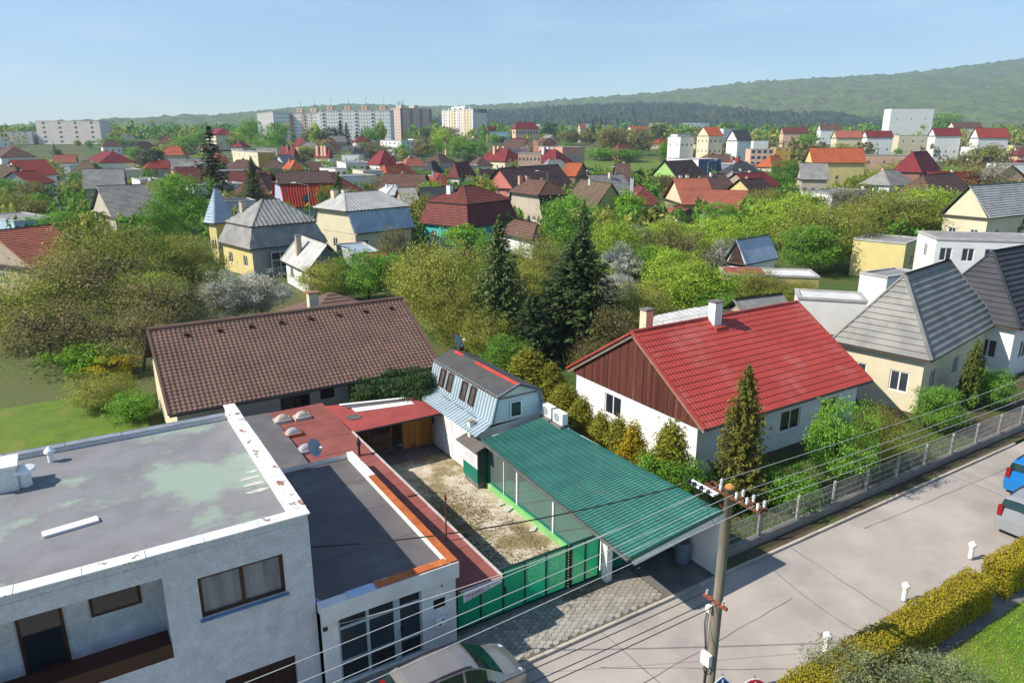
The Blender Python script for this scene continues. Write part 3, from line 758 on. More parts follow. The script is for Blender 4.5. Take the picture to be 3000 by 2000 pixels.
m = MB(); m.tube([p, p + Z_ * .62], .055, 10); m.build('pipe', M_dark, vp_); m = MB(); m.tube([p + Z_ * .5, p + Z_ * .62, p + Z_ * .86], [.1, .1, .02], 10); m.build('cowl', M_dark, vp_)

# the pole standing by the red roof
p = S(1308, 1588, 2.0); ap = thing('antenna_mast', 'thin rusty bare mast standing on the red roof edge by the yard', 'mast', base=tuple(p))
m = MB(); m.tube([p - Z_ * .1, p + Z_ * 1.9], .028, 6); m.build('tube', M_rust, ap); m = MB(); m.box((p.x - .03, p.y - .06, p.z + 1.72), (p.x + .03, p.y + .06, p.z + 1.84)); m.build('clamp', M_rust, ap)

# ------------------------------------------------------------------ shed at the end of the yard
sh = thing('shed', 'open-fronted shed with red felt roof and orange-brown wooden doors across the yard end', 'shed', base=(3.7, 14.5, 0))
A, B, C, D = S(1036, 1266, 2.25), S(1300, 1208, 2.25), S(1250, 1158, 2.65), S(952, 1189, 2.65)
m = MB(); m.slab([A, B, C, D], .09); m.build('roof', M_redfelt2, sh)
def on(a, b, c, d, s, t, k=.045): return a.lerp(b, s).lerp(d.lerp(c, s), t) + Z_ * k
for s0, s1, t0, t1, mm, nm in ((.13, .78, .93, .99, M_whiteclean, 'white_sheet'), (.16, .74, .80, .90, mat('old_grey_felt', (.13, .12, .11), (.09, .085, .08)), 'felt_patch'), (.2, .80, .62, .78, M_whiteclean, 'white_sheet'), (.07, .2, .36, .6, mat('old_grey_felt', (.13, .12, .11)), 'felt_patch')):
    q = MB(); a = [on(A, B, C, D, s, t) for s, t in ((s0, t0), (s1, t0), (s1, t1), (s0, t1))]
    if nm == 'felt_patch' and t1 < .7: a = [on(A, B, C, D, .06 + .075 * (1 + math.cos(i)), .36 + .1 * (1 + math.sin(i))) for i in [k * .785 for k in range(8)]]
    q.hexa([p - Z_ * .006 for p in a], [p + Z_ * .004 for p in a]); q.build(nm, mm, sh)
m = MB(); m.tube([A + Vector((0, -.05, -.02)), B + Vector((0, -.05, -.02))], .05, 6); m.build('gutter', M_dark, sh)
bu0, bu1, bw = 1.6, 6.42, 14.45
m = MB(); m.quad((bu0, 15.9, 0), (bu1, 15.9, 0), (bu1, 15.9, 2.5), (bu0, 15.9, 2.5)); m.quad((bu0, 13.2, 0), (bu0, 15.9, 0), (bu0, 15.9, 2.5), (bu0, 13.2, 2.2)); m.build('rear_wall', M_oldwood, sh)
m = MB(); m.quad((bu0, 13.0, .005), (bu1, 13.0, .005), (bu1, 15.9, .005), (bu0, 15.9, .005)); m.build('shed_floor', M_conc, sh)
for u in (2.55, 3.78, 4.42): m = MB(); m.box((u - .05, bw - .1, 0), (u + .05, bw, 2.25)); m.build('post', M_oldwood, sh)
for i in range(8): m = MB(); m.box((2.6, bw - .13, .12 + i * .15), (3.73, bw - .1, .20 + i * .15)); m.build('slat', M_oldwood, sh)
for u0, u1 in ((4.47, 5.13), (5.15, 6.4)):
    m = MB(); m.box((u0, bw - .06, .04), (u1, bw - .02, 2.2)); do = m.build('door', M_wood, sh)
    for k in range(int((u1 - u0) / .16)):
        q = MB(); q.box((u0 + .01 + k * .16, bw - .075, .06), (u0 + .155 + k * .16, bw - .06, 2.18)); q.build('door_board', M_wood, do)
m = MB(); m.tube([(5.2, bw - .08, 1.1), (5.2, bw - .13, 1.1)], .03, 6); m.build('door_knob', M_steel, sh)

# ------------------------------------------------------------------ gambrel-roofed building
gb = thing('gambrel_building', 'pale blue corrugated gambrel-roofed building with four roof windows above white garage doors', 'building', base=(8, 12, 0))
V0, V1 = 8.9, 15.6
m = MB(); wall(m, (6.2, V1, 0), -Y_, -X, V1 - V0, 2.75)
m.quad((6.2, V0, 0), (9.7, V0, 0), (9.7, V0, 2.95), (6.2, V0, 2.75)); m.quad((9.7, V0, 0), (9.7, V1, 0), (9.7, V1, 2.95), (9.7, V0, 2.95))
m.build('wall', M_white, gb)
gd = MB(); gd.box((6.14, 9.95, .06), (6.19, 13.9, 2.2)); gdo = gd.build('garage_door', M_whiteclean, gb)
for i in range(4):
    for j, (z0, z1) in enumerate(((.12, 1.1), (1.2, 2.12))):
        q = MB(); q.box((6.115, 10.0 + i * .98, z0), (6.14, 10.9 + i * .98, z1)); q.build('door_panel', M_white if j else M_whiteclean, gdo)
m = MB(); m.box((6.15, 14.2, 1.2), (6.19, 14.75, 2.25)); m.build('dark_blue_panel', mat('dark_blue_board', (0.035, 0.035, 0.10), (0.03, 0.03, 0.085)), gb)
# section: skirt, steep side, upper slopes
sec = [(5.62, 2.62), (6.66, 3.0), (6.97, 4.22), (8.14, 4.66), (9.28, 4.2), (9.62, 2.92)]
va, vb = V0 - .12, V1
q = MB(); slope(q, (5.62, vb, 2.62), (5.62, va - .25, 2.62), (6.72, va, 3.05), (6.72, vb, 3.05), 'rib', pitch=.26, amp=.05); q.build('lower_roof_skirt', M_bluetin, gb)
q = MB(); slope(q, (6.62, vb, 2.98), (6.62, va, 2.98), (6.99, va, 4.3), (6.99, vb, 4.3), 'rib', pitch=.26, amp=.05); q.build('steep_roof_side', M_bluetin, gb)
q = MB(); slope(q, (9.64, va, 2.85), (9.64, vb, 2.85), (9.3, vb, 4.2), (9.3, va, 4.2), 'rib', pitch=.26, amp=.05); q.build('steep_roof_side', M_bluetin, gb)
q = MB(); q.hexa([(6.9, va - .1, 4.2), (8.14, va - .1, 4.66), (8.14, vb, 4.66), (6.9, vb, 4.2)], [(6.9, va - .1, 4.26), (8.14, va - .1, 4.72), (8.14, vb, 4.72), (6.9, vb, 4.26)])
q.hexa([(8.14, va - .1, 4.66), (9.36, va - .1, 4.17), (9.36, vb, 4.17), (8.14, vb, 4.66)], [(8.14, va - .1, 4.72), (9.36, va - .1, 4.23), (9.36, vb, 4.23), (8.14, vb, 4.72)]); q.build('upper_roof', mat('dark_grey_felt', (.082, .080, .078), (.064, .062, .06), scale=1.2, bump=.2, bscale=40, c3=(.10, .098, .094), s3=.6), gb)
for a, b in ((8.8, 10.4), (10.42, 12.2), (12.25, 12.9), (14.3, 15.2)):
    q = MB(); q.hexa([(7.98, a, 4.66), (8.14, a, 4.71), (8.14, b, 4.71), (7.98, b, 4.66)], [(7.98, a, 4.685), (8.14, a, 4.735), (8.14, b, 4.735), (7.98, b, 4.685)]); q.build('ridge_strip', mat('bright_red_felt', (.50, .06, .04), (.42, .05, .035)), gb)
# front gable
m = MB(); m.poly([(6.66, V0, 2.9), (9.6, V0, 2.9), (9.28, V0, 4.18), (8.14, V0, 4.64), (6.97, V0, 4.2)]); m.poly([(9.6, V1, 2.9), (6.66, V1, 2.9), (6.97, V1, 4.2), (8.14, V1, 4.64), (9.28, V1, 4.18)]); m.build('gable', M_white, gb)
zz = 2.92; M_gable = mat('pale_blue_white_boards', (.66, .72, .76), (.6, .66, .7), scale=2)
while zz < 4.0:
    f0 = (zz - 2.9) / 1.3; q = MB(); a, b = 6.69 + .3 * f0, 9.57 - .3 * f0
    for x0, x1 in (((a, 7.62), (8.38, b)) if 3.0 < zz < 3.98 else ((a, b),)):
        q = MB(); q.box((x0, V0 - .022, zz), (x1, V0, zz + .135)); q.build('siding_board', M_gable, gb)
    zz += .15
m = MB(); m.box((6.98, V0 - .05, 4.06), (9.2, V0 - .003, 4.14)); m.build('gable_beam', mat('pinkish_brown_beam', (.32, .22, .20), (.26, .18, .16)), gb)
window(gb, (6.66, V0, 2.9), X, -Y_, 1.0, .14, 1.68, .98, M_whiteframe, mat('greenish_pane', (.02, .045, .04), (.018, .04, .036), rough=.06, spec=.5, fine=0), 0, deep=-.03)
m = MB()
for (u0, z0), (u1, z1) in zip(sec[1:], sec[2:]): m.bar((u0, va - .03, z0 + .03), (u1, va - .03, z1 + .03), .05, .12)
m.build('gable_trim', mat('blue_grey_trim', (.20, .27, .34), (.17, .23, .29)), gb)
for px in ((1295, 1106), (1318, 1121), (1359, 1150), (1383, 1164)):
    v = SU(px[0], px[1], 6.75).y; q = MB(); e0 = Vector((6.69, 0, 3.22)); up = Vector((.27, 0, .95)).normalized(); n = Vector((-.96, 0, .27))
    def R(y, s, k): return e0 + up * s + n * k + Vector((0, y, 0))
    def fb(y0, y1, s0, s1, mb=q, k0=-.02, k1=.11): mb.hexa([R(y0, s0, k0), R(y1, s0, k0), R(y1, s1, k0), R(y0, s1, k0)], [R(y0, s0, k1), R(y1, s0, k1), R(y1, s1, k1), R(y0, s1, k1)])
    fb(v - .27, v - .2, 0, .95); fb(v + .2, v + .27, 0, .95); fb(v - .2, v + .2, 0, .08); fb(v - .2, v + .2, .87, .95)
    fo = q.build('roof_window', M_brownframe, gb); q = MB(); q.quad(R(v - .21, .05, .06), R(v - .21, .9, .06), R(v + .21, .9, .06), R(v + .21, .05, .06)); q.build('pane', mat('roof_window_pane', (.10, .10, .095), (.06, .06, .058), rough=.08, spec=.5, fine=0), fo)
for v in (9.9, 11.2, 12.6, 14.2):                               # snow guards on the skirt
    q = MB(); q.bar((6.35, v, 3.02), (6.35, v + .8, 3.02), .03, .05); q.build('snow_guard', mat('blue_guard', (.14, .22, .28), (.12, .19, .24)), gb)
p = S(1343, 1026, 4.6); dish('grey satellite dish on the ridge of the gambrel roof', p, math.radians(-45), .42)
# two air conditioners on the green roof behind the gable
for px, lab in (((1608, 1226), 'left one of two white air conditioner units on the green roof'), ((1641, 1246), 'right one of two white air conditioner units on the green roof')):
    p = S(px[0], px[1], 2.92); t = thing('air_conditioner', lab, 'air conditioner', base=tuple(p), group='air conditioner units by the gambrel gable')
    m = MB(); m.box((p.x - .3, p.y - .42, p.z), (p.x + .3, p.y + .42, p.z + .1)); m.build('base_slab', M_conc, t)
    m = MB(); m.box((p.x - .16, p.y - .38, p.z + .14), (p.x + .16, p.y + .38, p.z + .7)); m.build('housing', M_whiteclean, t)
    m = MB(); m.disc((p.x - .164, p.y + .08, p.z + .42), .23, 18, (-1, 0, 0)); m.build('fan_grille', mat('grey_grille', (.34, .35, .36), (.28, .29, .3), scale=30), t)
    for y in (-.3, .3): m = MB(); m.box((p.x - .16, p.y + y - .03, p.z + .1), (p.x + .16, p.y + y + .03, p.z + .14)); m.build('foot', M_dark, t)

# ------------------------------------------------------------------ booth with its little chimney
bo = thing('booth', 'narrow teal and white booth with grey pitched roof at the showroom corner', 'booth', base=(6, 9.2, 0))
b0, b1, c0, c1 = 5.62, 6.30, 8.45, 9.85
m = MB(); m.box((b0 + .05, c0 + .05, 0), (b1, c1 - .05, .32)); m.build('plinth', M_conc, bo)
m = MB(); m.box((b0, c0, .3), (b1, c1, 1.02)); m.build('lower_panel', M_teal, bo)
m = MB(); m.box((b0 + .006, c0 + .006, 1.02), (b1, c1, 2.05)); m.build('upper_panel', M_whiteold, bo)
m = MB(); m.box((b0 + .04, c0 - .03, .3), (b1 - .02, c0 - .002, 2.0)); do = m.build('door', M_greendk, bo)
m = MB(); m.box((b0 + .12, c0 - .036, 1.05), (b1 - .1, c0 - .031, 1.9)); m.build('pane', M_pane, do)
m = MB(); m.hexa([(b0 - .28, c0 - .3, 2.02), (b0 + .32, c0 - .3, 2.22), (b0 + .32, c1 + .2, 2.22), (b0 - .28, c1 + .2, 2.02)], [(b0 - .28, c0 - .3, 2.06), (b0 + .32, c0 - .3, 2.26), (b0 + .32, c1 + .2, 2.26), (b0 - .28, c1 + .2, 2.06)])
m.hexa([(b0 + .32, c0 - .3, 2.22), (b1 + .18, c0 - .3, 2.0), (b1 + .18, c1 + .2, 2.0), (b0 + .32, c1 + .2, 2.22)], [(b0 + .32, c0 - .3, 2.26), (b1 + .18, c0 - .3, 2.04), (b1 + .18, c1 + .2, 2.04), (b0 + .32, c1 + .2, 2.26)]); m.build('roof', mat('old_grey_board_roof', (.15, .13, .115), (.11, .10, .09), scale=3), bo)
m = MB(); m.tube([(b1 + .02, c0 - .12, .35), (b1 + .02, c0 - .12, 2.1), (b1 + .1, c0 - .05, 2.4)], .035, 7); m.build('downpipe', M_dark, bo)
p = Vector((5.95, 9.62, 2.1))
m = MB(); m.box((p.x - .12, p.y - .12, 2.0), (p.x + .12, p.y + .12, 2.98)); ch = m.build('chimney', M_white, bo); m = MB(); m.box((p.x - .14, p.y - .14, 2.98), (p.x + .14, p.y + .14, 3.05)); m.build('cap', mat('tan_cap', (.36, .28, .2), (.3, .23, .16)), ch)

# ------------------------------------------------------------------ showroom and carport under the green roof
sr = thing('showroom', 'glazed showroom and carport under one long green metal-tile roof', 'building', base=(7.8, 3, 0))
q0, q1, q2, q3 = S(1412, 1290, 2.75), S(1844, 1637, 2.38), S(2112, 1500, 2.62), S(1590, 1222, 2.95)
def rp(s, t): return q0.lerp(q3, s).lerp(q1.lerp(q2, s), t)        # s across (left eave to right), t front-wards
nr = 64; ns = 13; m = MB(); M_ = 4
def rpt(i, k, kk, top):
    t = i / (nr * M_); h = (0.0, .024, .048, .070)[i % M_]
    return rp(kk, t) + Z_ * (h + top)
for j in range(ns):
    s0, s1 = j / ns, (j + 1) / ns
    for i in range(nr * M_):
        # each tile course laps the one below it; water runs to the left eave
        m.quad(rpt(i, 0, s0, .013), rpt(i + 1, 0, s0, .013), rpt(i + 1, 0, s1, 0), rpt(i, 0, s1, 0))
        m.quad(rpt(i, 0, s0, .0), rpt(i + 1, 0, s0, .0), rpt(i + 1, 0, s0, .013), rpt(i, 0, s0, .013))
m.build('tiled_roof', M_greentile, sr)
m = MB(); m.slab([p - Z_ * .02 for p in (q0, q1, q2, q3)], .08); m.build('roof_board', mat('dark_soffit', (.09, .085, .08), (.07, .066, .062)), sr)
m = MB(); m.bar(q1 + Vector((0, -.02, .0)), q2 + Vector((0, -.02, .0)), .03, .16); m.bar(q2 + Vector((.02, 0, .03)), q3 + Vector((.02, 0, .03)), .1, .05); m.build('verge_flashing', mat('verge_green', (.02, .13, .09), (.016, .11, .075), rough=.45), sr)
m = MB(); m.tube([q0 + Vector((-.05, 0, -.05)), q1 + Vector((-.05, 0, -.05))], .06, 7); m.build('gutter', mat('dull_gutter', (.10, .115, .10), (.08, .09, .08)), sr)
f1, f2 = q1 + Vector((.28, .03, -.1)), q2 + Vector((-.02, .03, -.1))
m = MB(); m.hexa([f1 - Z_ * .26, f2 - Z_ * .30, f2 - Z_ * .30 + Y_ * .15, f1 - Z_ * .26 + Y_ * .15], [f1, f2, f2 + Y_ * .15, f1 + Y_ * .15]); m.build('front_beam', M_white, sr)
m = MB(); m.box((9.92, -2.2, 0), (10.1, 8.8, 2.5)); m.box((9.9, -2.3, 0), (10.12, -2.02, 2.36)); m.build('side_wall', M_white, sr)
m = MB(); m.box((6.1, -.46, 0), (6.36, -.18, 2.3)); m.build('post', M_white, sr)
us = 6.22
m = MB(); m.box((us - .14, -.05, 0), (us + .1, 8.45, .26)); m.build('plinth', M_ledge, sr)
m = MB(); m.quad((us + .1, 0, .262), (9.9, 0, .262), (9.9, 8.4, .262), (us + .1, 8.4, .262)); m.build('floor', mat('green_floor', (.03, .19, .13), (.025, .16, .11), scale=1.2), sr)
m = MB(); m.box((9.75, 0, .26), (9.9, 8.4, 2.5)); m.box((us + .2, 8.3, .26), (9.8, 8.42, 2.6)); m.build('inner_wall', mat('pale_green_wall', (.38, .48, .30), (.32, .42, .26)), sr)
m = MB(); m.box((us + .1, -.02, .1), (9.9, .1, 1.05)); m.build('front_parapet', M_teal, sr)
bounds = [8.4, 6.6, 4.9, 2.45, .05]
vs_ = [8.4, 7.0, SU(1516, 1487, us).y, SU(1621, 1574, us).y, .02]
for i, v in enumerate(vs_):
    w_ = .045 if i != 1 else .02; m = MB(); m.box((us - .05, v - w_, .26), (us + .05, v + w_, 2.42)); m.build('mullion', M_whiteclean if i else M_teal, sr)
m = MB(); m.box((us - .04, 0, .26), (us + .04, 8.4, .36)); m.box((us - .04, 0, 2.36), (us + .04, 8.4, 2.46)); m.build('glazing_rail', M_teal, sr)
for a, b in zip(vs_[:-1], vs_[1:]): m = MB(); m.quad((us, b, .36), (us, a, .36), (us, a, 2.36), (us, b, 2.36)); m.build('glass_panel', M_showglass, sr)
for v in (7.5, 5.2, 1.4): m = MB(); m.box((8.2, v - .5, .27), (9.2, v + .5, .75)); m.build('plinth_stand', mat('greyish_display', (.2, .24, .23), (.16, .19, .18)), sr)

# pale slabs leaning by the plinth
for n_, (px, lab, sz) in enumerate((((1466, 1479), 'small pale broken paving slab by the plinth, rearmost of three', (.22, .16)), ((1490, 1492), 'larger pale broken stone slab in the middle by the plinth', (.42, .26)), ((1562, 1552), 'pale flat rectangular slab by the plinth nearest the gate', (.34, .2)))):
    p = S(px[0], px[1], 0); t = MB(); a = .35 + .3 * n_; ring = [(p.x + math.cos(a + k) * sz[0] * random.uniform(.8, 1.1), p.y + math.sin(a + k) * sz[1] * random.uniform(.85, 1.1)) for k in ((.5, 2.6, 3.6, 5.8) if n_ else (0, 1.2, 2.5, 3.8, 5.2))]
    t.hexa([(x, y, .0) for x, y in ring], [(x, y, .07) for x, y in ring]); single(t, 'stone_slab', mat('pale_stone', (.55, .53, .48), (.46, .44, .4), scale=4, bump=.3), lab, 'slab', base=tuple(p), group='loose slabs along the showroom plinth')

# barrel under the carport
p = S(1998, 1645, 0); br = thing('barrel', 'blue-grey plastic barrel standing under the carport', 'barrel', base=tuple(p))
m = MB(); m.tube([p, p + Z_ * .1, p + Z_ * .45, p + Z_ * .8, p + Z_ * .9], [.24, .28, .3, .28, .25], 16); m.build('body', mat('blue_grey_plastic', (.13, .17, .22), (.11, .14, .18), rough=.5), br)
m = MB(); m.tube([p + Z_ * .28, p + Z_ * .32], .305, 16); m.tube([p + Z_ * .6, p + Z_ * .64], .31, 16); m.build('hoop', mat('blue_grey_plastic', (.13, .17, .22)), br)
p = S(2090, 1670, 0); po_ = thing('gate_post', 'stubby grey concrete post at the carport wall end, beside the utility pole', 'post', base=tuple(p))
m = MB(); m.box((p.x - .11, p.y - .11, 0), (p.x + .11, p.y + .11, .95)); m.build('shaft', M_conc, po_); m = MB(); m.box((p.x - .13, p.y - .13, .95), (p.x + .13, p.y + .13, 1.0)); m.build('cap', M_conc, po_)

# ------------------------------------------------------------------ green gate
def gate(label, u0, n, wdt, v, holes, zt, handle=None):
    t = thing('gate', label, 'gate', base=(u0 + n * wdt / 2, v, 0), group='green sheet metal gates')
    m = MB()
    for i in range(n + 1): m.box((u0 + i * wdt - .03, v - .03, .06), (u0 + i * wdt + .03, v + .03, zt))
    m.box((u0, v - .035, zt - .05), (u0 + n * wdt, v + .035, zt + .005)); m.box((u0, v - .035, .055), (u0 + n * wdt, v + .035, .12)); m.build('gate_frame', M_greendk, t)
    for i in range(n):
        a, b = u0 + i * wdt + .03, u0 + (i + 1) * wdt - .03; z0, z1 = .12, zt - .05; m = MB()
        if holes[i]:
            nx, nz = 15, 27; lo = int(nz * (1 - holes[i]))
            X_ = [a + (b - a) * (k // 2 + (.74 if k % 2 else 0)) / (nx + .74) for k in range(2 * nx + 2)]; Zs = [z0 + (z1 - z0) * (k // 2 + (.74 if k % 2 else 0)) / (nz + .74) for k in range(2 * nz + 2)]
            for r in range(2 * nz + 1):
                if r % 2 == 0 or r < 2 * lo: m.quad((a, v, Zs[r]), (b, v, Zs[r]), (b, v, Zs[r + 1]), (a, v, Zs[r + 1]))
                else:
                    for k in range(0, 2 * nx + 1, 2): m.quad((X_[k], v, Zs[r]), (X_[k + 1], v, Zs[r]), (X_[k + 1], v, Zs[r + 1]), (X_[k], v, Zs[r + 1]))
            m.build('perforated_panel', M_green, t)
        else:
            m.box((a, v - .01, z0), (b, v + .01, z1)); m.build('panel', M_green, t)
    if handle is not None: m = MB(); m.box((handle - .02, v - .07, .85), (handle + .02, v - .035, 1.12)); m.build('handle', M_dark, t)
    return t
gate('wide green metal gate of five panels below the advertising banner', .1, 5, .895, 0.0, (0, 0, 0, .55, 1), 1.84, 1.95)
gate('narrow green gate leaf of two panels beside the white carport post', 4.78, 2, .64, -.02, (1, 1), 1.86)
gate('green gate section under the carport behind the white post', 6.45, 4, .82, .35, (0, 0, 0, 0), 1.8)
m = MB(); m.box((4.60, -.03, 0), (4.64, .03, 1.86)); m.box((4.71, -.03, 0), (4.75, .03, 1.86))
for k in range(14): m.box((4.64, -.008, .14 + k * .12), (4.71, .008, .2 + k * .12))
single(m, 'gate_post', M_greendk, 'dark green lattice post between the two street gate leaves', 'post', base=(4.67, 0, 0))
m = MB(); m.box((.0, -.16, -.02), (6.1, .06, .05)); single(m, 'gate_sill', M_conc, 'low concrete sill running under the green gates', 'sill', base=(3, 0, 0))
m = MB(); m.box((-.05, -.05, 0), (.04, .05, 1.9)); single(m, 'gate_post', mat('ochre_rust', (.2, .12, .02), (.16, .09, .02)), 'ochre rusty hinge post between garage wall and banner', 'post', base=(0, 0, 0))

# banner with its lettering, hung under the red roof edge in front of the gate
def text(body, size, m, parent, o, e, up, name='lettering', align='LEFT'):
    cu = bpy.data.curves.new(name, 'FONT'); cu.body = body; cu.size = size; cu.align_x = align; cu.extrude = .002; cu.resolution_u = 2
    tmp = bpy.data.objects.new(name, cu); COL.objects.link(tmp)
    me = bpy.data.meshes.new_from_object(tmp.evaluated_get(bpy.context.evaluated_depsgraph_get())); bpy.data.objects.remove(tmp); bpy.data.curves.remove(cu)
    e = Vector(e).normalized(); up = Vector(up).normalized(); n = e.cross(up); o = Vector(o); b = Vector(BASE[root_of(parent).name])
    co = np.zeros(len(me.vertices) * 3, np.float32); me.vertices.foreach_get('co', co)
    R = np.array([list(e), list(up), list(n)]); co = co.reshape(-1, 3) @ R + np.array(list(o - b)); me.vertices.foreach_set('co', co.astype(np.float32).ravel()); me.update()
    me.materials.clear(); me.materials.append(m); me.name = name
    t = bpy.data.objects.new(name, me); COL.objects.link(t); t.parent = parent; return t
ba = thing('banner', 'white banner with red and blue lettering stretched under the red roof edge', 'banner', base=(.7, -.58, 1.9))
m = MB(); B0, B1 = Vector((.04, -.60, 0)), Vector((1.50, -.57, 0)); e = (B1 - B0).normalized(); bt = 1.95; N = 10
for i in range(N):
    a, b = B0.lerp(B1, i / N), B0.lerp(B1, (i + 1) / N); h0, h1 = .40 - .24 * i / N, .40 - .24 * (i + 1) / N
    o0, o1 = e.cross(Z_) * .012 * math.sin(i), e.cross(Z_) * .012 * math.sin(i + 1)
    m.quad(a + o0 * 0 + Z_ * (bt - h0), b + Z_ * (bt - h1), b + Z_ * bt, a + Z_ * bt)
m.build('cloth', mat('white_pvc_cloth', (.70, .70, .71), (.62, .62, .64), rough=.5), ba)
M_lr, M_lb = mat('red_print', (.45, .012, .03), (.40, .01, .03), fine=0), mat('blue_print', (.03, .04, .22), (.03, .04, .19), fine=0)
nb = -e.cross(Z_); nb = Vector((e.y, -e.x, 0)) * .012
up_ = Z_
text('SÚKROMNÝ', .135, M_lr, ba, B0 + e * .05 + Z_ * (bt - .24) + nb, e + Z_ * .06, Z_)
text('kúpa, predaj, okná, dvere, zameranie', .066, M_lb, ba, B0 + e * .05 + Z_ * (bt - .345) + nb, e + Z_ * .15, Z_)
text('bytov a domov', .07, M_lr, ba, B0 + e * .86 + Z_ * (bt - .14) + nb, e + Z_ * .04, Z_)

# ------------------------------------------------------------------ house with the red metal roof
rh = thing('red_roofed_house', 'white house with bright red metal-tile roof and red-stained boarded gable', 'house', base=(21, 8.7, 0))
ug, ue = 14.95, 28.2; wf, wb_ = 3.3, 14.2; wr, ze, zr_ = 8.65, 2.8, 6.28
m = MB(); wall(m, (ug + .25, wb_ - .65, 0), -Y_, -X, wb_ - wf - 1.3, 2.66, [(wb_ - .65 - 10.92, 1.06, wb_ - .65 - 9.52, 2.30)], .14)
wall(m, (ug + .25, wf + .65, 0), X, -Y_, ue - ug - .5, 2.75, [(3.0, .9, 4.6, 2.1), (6.2, .9, 7.8, 2.1), (9.6, .9, 11.0, 2.1)], .14)
m.quad((ue - .25, wf + .65, 0), (ue - .25, wb_ - .65, 0), (ue - .25, wb_ - .65, 2.75), (ue - .25, wf + .65, 2.75)); m.quad((ue - .25, wb_ - .65, 0), (ug + .25, wb_ - .65, 0), (ug + .25, wb_ - .65, 2.75), (ue - .25, wb_ - .65, 2.75))
m.poly([(ue - .25, wf + .65, 2.75), (ue - .25, wb_ - .65, 2.75), (ue - .25, wr, zr_ - .3)])
m.build('wall', M_whiteclean, rh)
window(rh, (ug + .25, wb_ - .65, 0), -Y_, -X, wb_ - .65 - 10.92, 1.06, wb_ - .65 - 9.52, 2.30, M_whiteframe, M_pane, 1, sill=M_whiteclean)
for a, c in ((3.0, 4.6), (6.2, 7.8), (9.6, 11.0)): window(rh, (ug + .25, wf + .65, 0), X, -Y_, a, .9, c, 2.1, M_whiteframe, M_pane, 1, sill=M_whiteclean)
pz = lambda w: zr_ - (zr_ - ze) * abs(w - wr) / ((wr - wf) if w < wr else (wb_ - wr))
w = wf + .62
while w < wb_ - .62:
    q = MB(); w2 = w + .135; zt0, zt1 = pz(w) - .2, pz(w2) - .2
    if min(zt0, zt1) > 2.66:
        k = random.uniform(0, .012); q.hexa([(ug + .17 + k, w, 2.6), (ug + .24, w, 2.6), (ug + .24, w2, 2.6), (ug + .17 + k, w2, 2.6)], [(ug + .17 + k, w, zt0), (ug + .24, w, zt0), (ug + .24, w2, zt1), (ug + .17 + k, w2, zt1)])
        q.build('gable_board', M_cedar, rh)
    w += .142
def metal_tiles(mb, e0, e1, r1, r0, pitch, step, amp):
    e0, e1, r1, r0 = map(Vector, (e0, e1, r1, r0)); W = (e1 - e0).length; L = (r0 - e0).length
    n = int(W / pitch) * 4; k = int(L / step); nrm = (e1 - e0).cross(r0 - e0).normalized(); nrm = nrm if nrm.z > 0 else -nrm
    H = (0, .7, 1, .7)
    def P(i, t, top): return e0.lerp(e1, i / n).lerp(r0.lerp(r1, i / n), t) + nrm * (H[i % 4] * amp + top)
    for j in range(k):
        for i in range(n):
            mb.quad(P(i, j / k, .028), P(i + 1, j / k, .028), P(i + 1, (j + 1) / k, 0), P(i, (j + 1) / k, 0)); mb.quad(P(i, j / k, 0), P(i + 1, j / k, 0), P(i + 1, j / k, .028), P(i, j / k, .028))
m = MB(); metal_tiles(m, (ug, wf, ze), (ue, wf, ze), (ue, wr, zr_), (ug, wr, zr_), .22, .36, .03); m.build('front_roof_slope', M_redtile, rh)
m = MB(); slope(m, (ue, wb_, ze), (ug, wb_, ze), (ug, wr, zr_), (ue, wr, zr_), 'tile', step=.36, lift=.03); m.build('rear_roof_slope', M_redtile, rh)
m = MB()
for u in (ug + .02, ue - .02):
    for w_, z_ in ((wf, ze), (wb_, ze)): m.bar((u, w_, z_ + .01), (u, wr, zr_ + .01), .2, .1)
m.tube([(ug, wr, zr_ + .03), (ue, wr, zr_ + .03)], .1, 8); m.build('roof_trim', M_redtile, rh)
m = MB()
for w_, z_ in ((wf, ze), (wb_, ze)): m.bar((ug + .06, w_ + .05 * (1 if w_ < wr else -1), z_ - .16), (ug + .06, wr, zr_ - .16), .06, .2)
m.quad((ug + .1, wf + .05, ze - .1), (ug + .1, wr, zr_ - .12), (ug + .3, wr, zr_ - .12), (ug + .3, wf + .05, ze - .1)); m.quad((ug + .1, wf + .05, ze - .16), (ue - .1, wf + .05, ze - .16), (ue - .1, wf + .7, ze - .16), (ug + .1, wf + .7, ze - .16)); m.build('barge_board', mat('grey_brown_timber', (.26, .20, .15), (.2, .15, .11), scale=4), rh)
m = MB(); m.tube([(ug, wf - .05, ze - .03), (ue, wf - .05, ze - .03)], .06, 7); m.build('gutter', mat('dark_brown_gutter', (.05, .04, .04), (.04, .032, .032)), rh)
p = S(2078, 942, 6.05); u = p.x
m = MB(); m.box((u - .28, wr - .55, 5.6), (u + .28, wr - .02, 7.25)); cho = m.build('chimney', M_white, rh); m = MB(); m.box((u - .33, wr - .6, 7.25), (u + .33, wr + .03, 7.32)); m.build('cap', M_conc, cho)
m = MB(); m.box((u - .4, wr - .85, 5.78), (u + .4, wr + .1, 5.95)); m.build('chimney_flashing', M_redtile, rh)
m = MB()
for k in range(9): m.tube([(ug + .8 + k * 1.35, wr, zr_ + .1), (ug + .8 + k * 1.35, wr, zr_ + .34)], .012, 4)
m.tube([(ug + .8 + k * 1.35, wr, zr_ + .32) for k in range(9)], .008, 4); m.build('lightning_wire', M_steel, rh)
